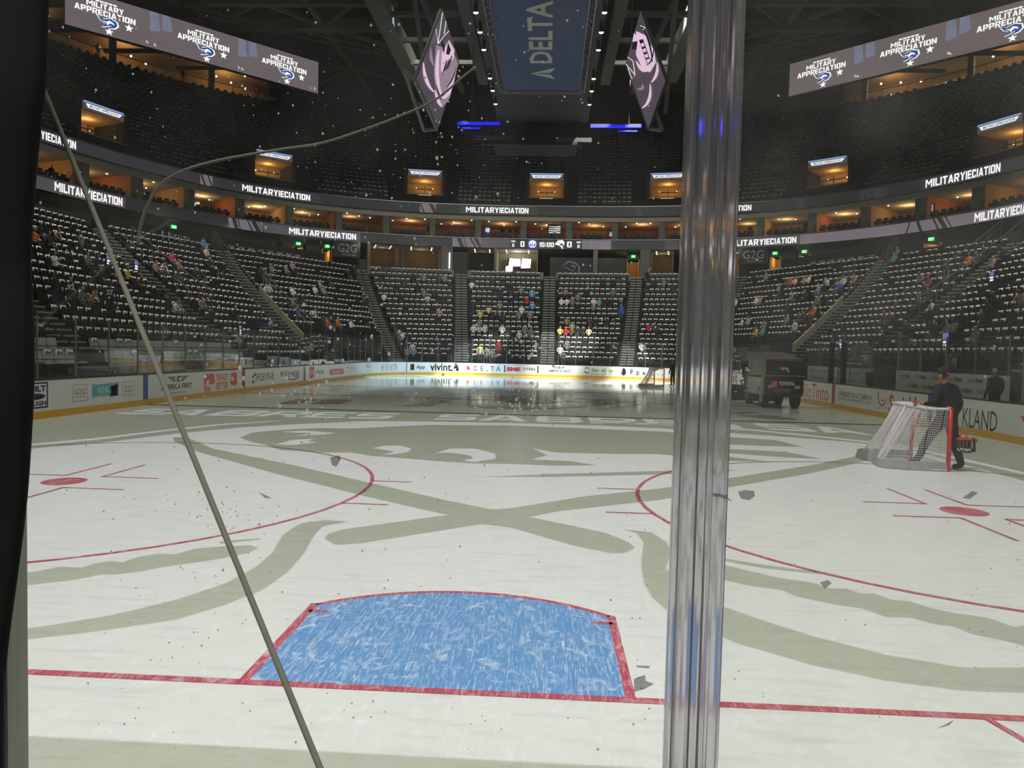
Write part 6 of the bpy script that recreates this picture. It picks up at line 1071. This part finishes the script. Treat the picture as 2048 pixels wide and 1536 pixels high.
# ---------------------------------------------------------------- ice resurfacer
zb = empty('ice_resurfacer', (10.62, 28, 0), 'black and white ice resurfacer driving along the right boards', 'ice resurfacer'); x0, x1, yf = 9.68, 11.22, 26.2; xm = (x0+x1)/2
ZBK = ms('resurfacer_black', (28, 28, 30), rough=.35); ZGY = ms('resurfacer_panel', (92, 90, 88), rough=.4); ZWH = ms('resurfacer_white', (170, 168, 160), rough=.4, var=.15, scale=3)
mb = MB(); mb.add([(x0, yf, 1.37), (x1, yf, 1.37), (x1, yf+2.7, 1.25), (x0, yf+2.7, 1.25), (x0, yf, 2.0), (x1, yf, 2.0), (x1, yf+2.7, 2.34), (x0, yf+2.7, 2.34)], [(0, 3, 2, 1), (4, 5, 6, 7), (0, 1, 5, 4), (1, 2, 6, 5), (2, 3, 7, 6), (3, 0, 4, 7)]); mb.build('snow_tank', ZBK, zb, bevel=.03)
MB().frame((xm, yf+1.35, 2.195), (1, 0, 0), (0, .9923, .124), (0, -.124, .9923), (1.5, 2.6, .05)).build('tank_lid', ms('lid_brown', (84, 72, 66), rough=.4, var=.2), zb)
MB().box((x0-.006, yf+1.45, 1.70), (.012, 1.9, .62)).build('side_panel', ZGY, zb)
MB().box((xm, yf-.02, 1.36), (1.74, .05, .05)).build('front_trim', ms('trim_grey', (120, 118, 112)), zb)
mb = MB(); mb.box((xm, yf+.25, .95), (1.62, .5, .84)); mb.box((xm, yf+.3, .52), (1.5, .5, .12)); mb.build('front_body', ZBK, zb, bevel=.03)
mb = MB(); mb.box((xm, yf+1.9, .88), (1.56, 2.8, .76)); mb.box((xm, yf+3.0, 1.2), (1.5, .5, .3)); mb.build('side_body', ZWH, zb, bevel=.04)
for sx in (x0+.12, x1-.12):
    for y in (yf+.55, yf+2.75):
        wh = MB().tube([(sx-.11, y, .39), (sx+.11, y, .39)], .39, 24); w_ = wh.build('wheel', ms('tyre', (30, 30, 31), rough=.8), zb); MB().tube([(sx-.125, y, .39), (sx+.125, y, .39)], .2, 16).build('wheel_hub', ms('hub_grey', (130, 128, 122), rough=.4), w_)
mb = MB()
for k in range(10): a, b = pi*k/9, 0; mb.box((x0-.01, yf+.55+.46*math.cos(a), .39+.46*math.sin(a)), (.04, .17, .06)) if False else mb.frame((x0-.005, yf+.55+.47*math.cos(a), .39+.47*math.sin(a)), (1, 0, 0), (0, -math.sin(a), math.cos(a)), (0, math.cos(a), math.sin(a)), (.06, .18, .05))
mb.build('wheel_arch', ZBK, zb)
MB().box((xm-.1, yf+4.2, .42), (2.3, .9, .72)).build('conditioner', ms('conditioner_black', (34, 34, 36), rough=.5), zb, bevel=.03); MB().box((x0-.38, yf+4.2, .42), (.05, 1.0, .76)).build('conditioner_end', ZGY, zb)
mb = MB(); mb.tube([(x0+.1, yf+3.75, .75), (x0-.02, yf+3.8, 1.0), (x0+.2, yf+3.6, 1.05), (x0+.5, yf+3.4, .95)], .04, 6); mb.tube([(x1-.3, yf+3.75, .75), (x1-.3, yf+3.4, .95)], .04, 6); mb.build('lift_arms', BLACK, zb)
mb = MB(); mb.box((xm-.5, yf+3.25, 1.22), (.6, .5, .12)); mb.box((xm-.5, yf+3.52, 1.5), (.6, .1, .5)); mb.build('driver_seat', BLACK, zb); mb = MB(); mb.tube([(xm-.55, yf+2.75, 1.3), (xm-.55, yf+2.8, 1.62)], .03, 6); mb.tube([(xm-.55+.19*math.cos(t), yf+2.8+.07*math.sin(t), 1.66+.17*math.sin(t)) for t in np.linspace(0, 2*pi, 17)], .016, 6); mb.build('steering_wheel', BLACK, zb)
mb = MB(); mb.box((xm-.3, yf+3.2, .7), (1.5, .9, .14)); mb.build('step_deck', DARK, zb)
for sx in (x0+.22, x1-.22): MB().box((sx, yf-.012, .90), (.2, .03, .14)).build('headlight', ms('lamp_grey', (150, 150, 148)), zb)
def zface(pts, u0, v0, u1, v1, m, nm, y): a, b = at(u0, v1, y=y), at(u1, v0, y=y); mb = MB(); mb.add([(a[0]+(b[0]-a[0])*x, y, a[2]+(b[2]-a[2])*z) for x, z in pts], [tuple(range(len(pts)))]); return mb.build(nm, m, zb)
zface([(0, 0), (1, 0), (1, 1), (0, 1)], 1542, 761, 1555, 775, REDV, 'badge', yf-.012); zface(disc(.5, .5, .5, 14), 1544, 765, 1553, 772, WHITE, 'badge_ring', yf-.016); zface(disc(.5, .5, .36, 14), 1544, 765, 1553, 772, REDV, 'badge_ring', yf-.02)
a, b = at(1558, 771, y=yf), at(1589, 764, y=yf); mb = MB(); put_text(mb, 'TOYOTA', lambda x, z: (a[0]+(b[0]-a[0])*x, yf-.014, a[2]+(b[2]-a[2])*z), .04); mb.build('front_lettering', SHIRT, zb, label='white letters')
for q in ([(0, 0), (1, 0), (1, .1), (0, .1)], [(0, .9), (1, .9), (1, 1), (0, 1)], [(0, 0), (.03, 0), (.03, 1), (0, 1)], [(.97, 0), (1, 0), (1, 1), (.97, 1)]): zface(q, 1547, 777, 1582, 783.5, GREYV, 'plate_frame', yf-.014)
for k in range(9): zface([(0, 0), (1, 0), (1, 1), (0, 1)], 1549+3.5*k, 779, 1551.6+3.5*k, 782, GREYV, 'plate_mark', yf-.014)
EMB = [([(0, .45), (.25, .95), (.5, .85), (.75, .9), (.95, .6), (1, .3), (.9, .05), (.75, .0), (.85, .2), (.8, .45), (.65, .6), (.5, .5), (.55, .25), (.4, .3), (.3, .5), (.15, .5)], GREYV), ([(.3, .7), (.5, .75), (.62, .7), (.72, .75), (.85, .5), (.88, .25), (.78, .35), (.7, .62), (.5, .65)], SHIRT), ([(.35, .55), (.45, .5), (.48, .62), (.38, .66)], SHIRT)]
for k, (pts, m) in enumerate(EMB): zface(pts, 1556, 732, 1580, 747, m, 'front_emblem', yf-.014-.004*k)
mb = MB(); put_text(mb, 'TOYOTA', lambda x, z: (x0-.016, yf+1.75-1.0*x, 1.62+.16*z), .04); mb.build('side_lettering', ms('faded_white', (170, 160, 158)), zb); mb = MB(); mb.box((x0-.015, yf+2.1, 1.70), (.006, .3, .3)); mb.build('badge', ms('faded_red', (150, 56, 58)), zb)
person('sit', (xm-.62, yf+3.2, .80), pi-.25, 'black', 'person in black driving the ice resurfacer, seated at its back', 1.0)
# ---------------------------------------------------------------- near glass, posts, cord, cloth
NG = glass_mat('near_glass', (.97, .98, .97), dust=.02, refl=.35); NG2 = glass_mat('near_glass_hazy', (.95, .96, .94), dust=.05, refl=.35); YG = -3.37
for xa_, xb_, lab in ((-.098, .832, 'large clear rink glass pane right in front of the viewer'), (.90, 2.1, 'clear rink glass pane right of the clear post')):
    tag(MB().box(((xa_+xb_)/2, YG, 2.35), (xb_-xa_-.004, .012, 2.55)).build('safety_glass', NG if xa_ < 0 else NG2), lab, 'glass pane')
# clear extruded post between the two panes
m = bpy.data.materials.new('clear_acrylic'); m.use_nodes = True; b = m.node_tree.nodes['Principled BSDF']; b.inputs['Transmission Weight'].default_value = 1.0; b.inputs['IOR'].default_value = 1.46; b.inputs['Roughness'].default_value = .06; b.inputs['Base Color'].default_value = (.80, .79, .82, 1)
nt = m.node_tree; tc = nt.nodes.new('ShaderNodeTexCoord'); mp_ = nt.nodes.new('ShaderNodeMapping'); mp_.inputs['Scale'].default_value = (60, 60, 1.2); no = nt.nodes.new('ShaderNodeTexNoise'); no.inputs['Scale'].default_value = 3; mr = nt.nodes.new('ShaderNodeMapRange'); mr.inputs[3].default_value = .02; mr.inputs[4].default_value = .22
nt.links.new(tc.outputs['Object'], mp_.inputs[0]); nt.links.new(mp_.outputs[0], no.inputs['Vector']); nt.links.new(no.outputs['Fac'], mr.inputs[0]); nt.links.new(mr.outputs[0], b.inputs['Roughness'])
b.inputs['IOR'].default_value = 1.22
tl = nt.nodes.new('ShaderNodeBsdfTranslucent'); dfn = nt.nodes.new('ShaderNodeBsdfDiffuse'); ad_ = nt.nodes.new('ShaderNodeMixShader'); mxs = nt.nodes.new('ShaderNodeMixShader'); mxs.inputs[0].default_value = .22; tl.inputs[0].default_value = dfn.inputs[0].default_value = (.72, .72, .76, 1)
nt.links.new(tl.outputs[0], ad_.inputs[1]); nt.links.new(dfn.outputs[0], ad_.inputs[2]); nt.links.new(b.outputs[0], mxs.inputs[1]); nt.links.new(ad_.outputs[0], mxs.inputs[2]); nt.links.new(mxs.outputs[0], nt.nodes['Material Output'].inputs[0])
ACR = m
prof = [(0, .004), (.02, .016), (.08, .018), (.125, .012), (.16, .009), (.20, .016), (.24, .019), (.40, .019), (.45, .014), (.48, .010), (.52, .013), (.56, .016), (.63, .016), (.67, .011), (.70, .010), (.74, .016), (.78, .018), (.92, .017), (.97, .013), (1, .004)]
px0, px1 = .830, .902; mb = MB(); ring_ = [(px0+(px1-px0)*x, YG-d-.004) for x, d in prof]+[(px0+(px1-px0)*x, YG+d*1.2) for x, d in prof[::-1]]; n_ = len(ring_)
zs = [1.08, 3.7]; mb.add([(x, y, z) for z in zs for x, y in ring_], [(i, (i+1) % n_, n_+(i+1) % n_, n_+i) for i in range(n_)]+[tuple(range(n_))[::-1], tuple(range(n_, 2*n_))])
tag(mb.build('clear_post', ACR, smooth=False), 'clear ribbed upright post between two glass panes, right of the middle', 'post')
# left metal post and the black cloth hanging beside it
LP = ms('post_grey', (206, 206, 200), rough=.45, metal=.1); mb = MB(); P = [(-.175, YG-.02), (-.168, YG-.03), (-.112, YG-.03), (-.100, YG-.018), (-.098, YG+.02), (-.112, YG+.032), (-.168, YG+.032), (-.175, YG+.02)]
mb.add([(x, y, z) for z in (1.08, 3.7) for x, y in P], [(i, (i+1) % 8, 8+(i+1) % 8, 8+i) for i in range(8)]+[tuple(range(8))[::-1], tuple(range(8, 16))]); tag(mb.build('metal_post', LP), 'grey upright post behind the black cloth at the left edge', 'post')
edge = [(100, -60), (97, 120), (92, 195), (78, 300), (68, 430), (62, 520), (64, 560), (70, 640), (72, 760), (66, 860), (60, 950), (52, 1040), (30, 1200), (12, 1330), (8, 1450), (10, 1620), (12, 2600), (14, 4050)]
mb = MB(); yc = -3.50; nr = len(edge); nc = 9; vs = []
for i, (u, v) in enumerate(edge):
    q = at(u+7, v, y=yc)
    for j in range(nc): t = j/(nc-1); vs.append((q[0]-.42*t, yc-.03*math.sin(pi*min(1, t*1.2))+.012*math.sin(i*1.1+j*1.7)*(0 < j < nc-1)-.02*t, q[2]))
fr = len(vs); vs += [(x-.03, y+.035, z) for x, y, z in vs]
mb.add(vs, [(i*nc+j, (i+1)*nc+j, (i+1)*nc+j+1, i*nc+j+1) for i in range(nr-1) for j in range(nc-1)]+[(fr+i*nc+j, fr+i*nc+j+1, fr+(i+1)*nc+j+1, fr+(i+1)*nc+j) for i in range(nr-1) for j in range(nc-1)]+[(i*nc, fr+i*nc, fr+(i+1)*nc, (i+1)*nc) for i in range(nr-1)])
cl = mb.build('black_cloth', ms('cloth_knit', (17, 17, 18), rough=.95, var=.35, scale=260), smooth=True); s_ = cl.modifiers.new('sub', 'SUBSURF'); s_.levels = s_.render_levels = 2
tag(cl, 'black knit cloth hanging close at the left edge', 'cloth')
CORD = ms('cord_grey', (150, 150, 138), rough=.8, var=.15, scale=80)
a, b = at(92, 190, y=YG-.03), at(640, 1536, y=YG-.03); d = b-a; mb = MB(); mb.tube([a+d*t for t in (-.03, 0, .25, .5, .75, 1, 1.25)], [.0026, .0030, .0034, .0038, .0042, .0046, .005], 10); tag(mb.build('taut_cord', CORD, smooth=True), 'taut grey cord running slantwise across the near glass', 'cord')
def curve_px(pts, y, n=40):
    P = np.array(pts, float); t = np.arange(len(P)); q = np.linspace(0, len(P)-1, n)
    def cr(c):
        out = []
        for s in q:
            i = min(int(s), len(P)-2); f = s-i; p0, p1, p2, p3 = c[max(i-1, 0)], c[i], c[i+1], c[min(i+2, len(P)-1)]; out.append(.5*((2*p1)+(-p0+p2)*f+(2*p0-5*p1+4*p2-p3)*f*f+(-p0+3*p1-3*p2+p3)*f**3))
        return out
    return [at(u, v, y=y) for u, v in zip(cr(P[:, 0]), cr(P[:, 1]))]
mb = MB(); mb.tube(curve_px([(276, 490), (281, 452), (296, 408), (320, 370), (365, 342), (440, 320), (560, 299), (640, 287), (720, 262), (800, 232), (870, 200), (930, 150), (952, 134)], YG+.02), list(np.linspace(.0024, .0015, 38))+[.0024, .0018], 8); tag(mb.build('bent_strand', ms('strand_grey', (120, 120, 114), rough=.6), smooth=True), 'thin grey wire curving in a wide arc over the left stand', 'wire')  # thin curved grey tube just on the rink side of the glass
SMR = bpy.data.materials.new('reflection_smear'); SMR.use_nodes = True; nt = SMR.node_tree; nt.nodes.clear(); o_ = nt.nodes.new('ShaderNodeOutputMaterial'); tr = nt.nodes.new('ShaderNodeBsdfTransparent'); tl = nt.nodes.new('ShaderNodeBsdfTranslucent'); mx = nt.nodes.new('ShaderNodeMixShader'); no = nt.nodes.new('ShaderNodeTexNoise'); no.inputs['Scale'].default_value = 120; mr = nt.nodes.new('ShaderNodeMapRange'); mr.inputs[3].default_value = .0; mr.inputs[4].default_value = .10
nt.links.new(no.outputs['Fac'], mr.inputs[0]); nt.links.new(mr.outputs[0], mx.inputs[0]); nt.links.new(tr.outputs[0], mx.inputs[1]); nt.links.new(tl.outputs[0], mx.inputs[2]); nt.links.new(mx.outputs[0], o_.inputs[0]); tl.inputs[0].default_value = (.7, .7, .7, 1)
mb = MB()
for pts in ([(75, 660), (120, 610), (165, 575)], [(270, 480), (320, 455), (345, 438)], [(165, 575), (215, 530), (270, 480)]): mb.tube(curve_px(pts, YG+.011, 12), .0022, 5)
tag(mb.build('cord_reflection', SMR), 'faint slanting scratch on the near glass by the black cloth', 'scratch')  # thin tubes stand in for the cord's reflection in the pane
SCUF = bpy.data.materials.new('scuff_rubber'); SCUF.use_nodes = True; nt = SCUF.node_tree; b = nt.nodes['Principled BSDF']; b.inputs['Base Color'].default_value = (.025, .024, .022, 1); b.inputs['Roughness'].default_value = .9; no = nt.nodes.new('ShaderNodeTexNoise'); no.inputs['Scale'].default_value = 420; no.inputs['Detail'].default_value = 4; mr = nt.nodes.new('ShaderNodeMapRange'); mr.inputs[1].default_value = .40; mr.inputs[2].default_value = .62; mr.inputs[3].default_value = .0; mr.inputs[4].default_value = .9; nt.links.new(no.outputs['Fac'], mr.inputs[0]); nt.links.new(mr.outputs[0], b.inputs['Alpha'])
for pts, lab in (([(1425, 985), (1440, 986), (1452, 992), (1466, 1003), (1455, 1000), (1440, 994)], 'black smear on the glass just right of the clear post, left of a pair'), ([(1476, 984), (1490, 980), (1508, 982), (1510, 992), (1498, 1001), (1482, 997)], 'round dark puck mark on the glass right of the clear post'), ([(1268, 1358), (1290, 1350), (1292, 1362), (1308, 1368), (1290, 1378), (1268, 1384)], 'square grey mark on the glass by the crease corner'), ([(1272, 1331), (1300, 1332), (1298, 1337), (1274, 1335)], 'thin grey dash on the glass above the square mark'),
 ([(660, 915), (678, 911), (682, 918), (672, 934), (664, 930)], 'small dark smear on the glass by the left face-off circle'), ([(1925, 996), (1945, 982), (1956, 986), (1940, 998)], 'grey smudge on the glass above the right face-off dot'), ([(516, 984), (530, 990), (544, 997), (530, 996)], 'small grey smudge on the glass over the left circle'), ([(1640, 1165), (1656, 1160), (1664, 1166), (1650, 1178)], 'small dark smudge on the glass over the scalloped band'), ([(1874, 1458), (1908, 1440), (1900, 1450)], 'grey slanted smudge on the glass near the lower right')):
    mb = MB(); P = [at(u, v, y=YG+.0075) for u, v in pts]; mb.add(P+[p_+np.array([0, .0006, 0]) for p_ in P], [tuple(range(len(P))), tuple(range(len(P), 2*len(P)))[::-1]]); tag(mb.build('glass_smudge', SCUF), lab, 'smudge')
# frozen spray on the rink side of the glass
DROP = bpy.data.materials.new('ice_spray'); DROP.use_nodes = True; nt = DROP.node_tree; nt.nodes.clear(); o_ = nt.nodes.new('ShaderNodeOutputMaterial'); df = nt.nodes.new('ShaderNodeBsdfDiffuse'); tl = nt.nodes.new('ShaderNodeBsdfTranslucent'); mx = nt.nodes.new('ShaderNodeMixShader'); tr = nt.nodes.new('ShaderNodeBsdfTransparent'); m2 = nt.nodes.new('ShaderNodeMixShader'); df.inputs[0].default_value = tl.inputs[0].default_value = (.9, .9, .88, 1); mx.inputs[0].default_value = .75; m2.inputs[0].default_value = .7
nt.links.new(df.outputs[0], mx.inputs[1]); nt.links.new(tl.outputs[0], mx.inputs[2]); nt.links.new(tr.outputs[0], m2.inputs[1]); nt.links.new(mx.outputs[0], m2.inputs[2]); nt.links.new(m2.outputs[0], o_.inputs[0])
r5 = random.Random(99); mb = MB(); pts = [(r5.uniform(80, 1320), r5.uniform(20, 1500), r5.uniform(.5, 1.0)) for _ in range(520)]+[(r5.gauss(1045, 45), r5.gauss(810, 22), r5.uniform(.6, 1.5)) for _ in range(60)]+[(r5.gauss(590, 60), r5.gauss(780, 45), r5.uniform(.6, 1.6)) for _ in range(60)]+[(r5.gauss(760, 120), r5.gauss(690, 50), r5.uniform(.6, 1.6)) for _ in range(50)]+[(r5.gauss(440, 40), r5.gauss(1025, 20), .6) for _ in range(50)]+[(r5.uniform(1420, 2040), r5.uniform(500, 1450), r5.uniform(.4, .9)) for _ in range(60)]+[(r5.gauss(850, 90), r5.gauss(280, 90), r5.uniform(.5, 1.1)) for _ in range(60)]+[(r5.gauss(1060, 25), r5.gauss(690, 20), r5.uniform(.8, 1.6)) for _ in range(25)]
for u, v, k in pts:
    c_ = at(u, v, y=YG+.008); r_ = .0014*k*r5.uniform(.6, 1.5); mb.ball(tuple(c_), (r_, r_*.6, r_*r5.uniform(.9, 1.3)), 6, 4)
tag(mb.build('ice_spray', DROP, smooth=True), 'specks of frozen spray scattered over the near glass', 'ice specks', kind='stuff')
# ---------------------------------------------------------------- house lighting
HL = (.95, 1.0, .78)
area('house_light', (0, -4, 29), 14, 5, 1020, HL, 130); area('house_light', (0, 13, 30), 16, 8, 520, HL, 120); area('house_light', (0, 34, 31), 18, 9, 1250, HL, 120)
def aimed(name, loc, tgt, sx, sy, p, col, spread=150):
    o = area(name, loc, sx, sy, p, col, spread); o.rotation_euler = (Vector(tgt)-Vector(loc)).to_track_quat('-Z', 'Y').to_euler()
for sx in (-1, 1): aimed('stand_fill', (sx*22, 38, 32), (sx*25, 44, 4), 7, 4, 1600, (1, .99, .92), 95); aimed('stand_fill', (sx*9, 47.5, 31), (sx*10, 67, 5), 8, 4, 1800, (1, .99, .92), 84)
spot('far_crest_lamp', (9, 44, 27), (1.5, 55.0, 0), 90000, 40, .1, (1, 1, .95), .12)
spot('far_blue_lamp', (-10, 44, 27), (-5.0, 50.0, 0), 40000, 34, .1, (.45, .75, 1.0), .1)
area('stand_fill', (0, -13, 15), 16, 3, 1300, (1, .97, .9), 140, (math.radians(35), 0, 0))  # unseen fill added behind the camera to brighten the left post and cord
area('roof_fill', (0, 30, 25), 20, 18, 420, (1, .97, .85), 170, (pi, 0, 0))  # unseen upward fill, added to brighten the roof trusses
# small aisle screens
for u, v, k in ((206, 508, 1), (272, 520, 1), (471, 655, .8), (1697, 684, .8), (1905, 673, 1.2), (1990, 546, 1)):
    i = int(np.argmin(np.hypot(SPX[:, 0]-u, SPX[:, 1]-v)+1e6*(SDEP < 0))); x, y, z = SEATS[i][:3]; h = SEATS[i][3]; d = np.array([math.cos(h+pi/2), math.sin(h+pi/2), 0]); s_ = np.array([math.cos(h), math.sin(h), 0]); c_ = np.array([x, y, z])
    r = empty('aisle_screen', (x, y, z), f'small glowing blue aisle sign in the {SECS[SEATS[i][4]][3]}, {ORD[SEATS[i][5]]} row up', 'sign', 'small glowing aisle signs'); w_ = .2*k; k *= .6
    mb = MB(); mb.frame(c_+d*.3+np.array([0, 0, .8]), s_, d, (0, 0, 1), (w_*2, .08, .9*k)); mb.tube([c_+d*.3, c_+d*.3+np.array([0, 0, .5])], .03, 6); mb.build('sign_box', BLACK, r)
    mb = MB(); q = c_+d*.345; mb.add([q+s_*a*w_*.95+np.array([0, 0, zz]) for a, zz in ((-1, .8), (1, .8), (1, .8+.42*k), (-1, .8+.42*k))], [(0, 1, 2, 3)]); mb.build('sign_glow', ms('led_periwinkle', (112, 120, 190), var=.1, emit=.8), r)
    for e in range(2): mb = MB(); mb.add([q+s_*a*w_*.75+np.array([0, 0, zz]) for a, zz in ((-1, .5+.15*e), (1, .5+.15*e), (1, .6+.15*e), (-1, .6+.15*e))], [(0, 1, 2, 3)]); mb.build('sign_words', LEDW, r)
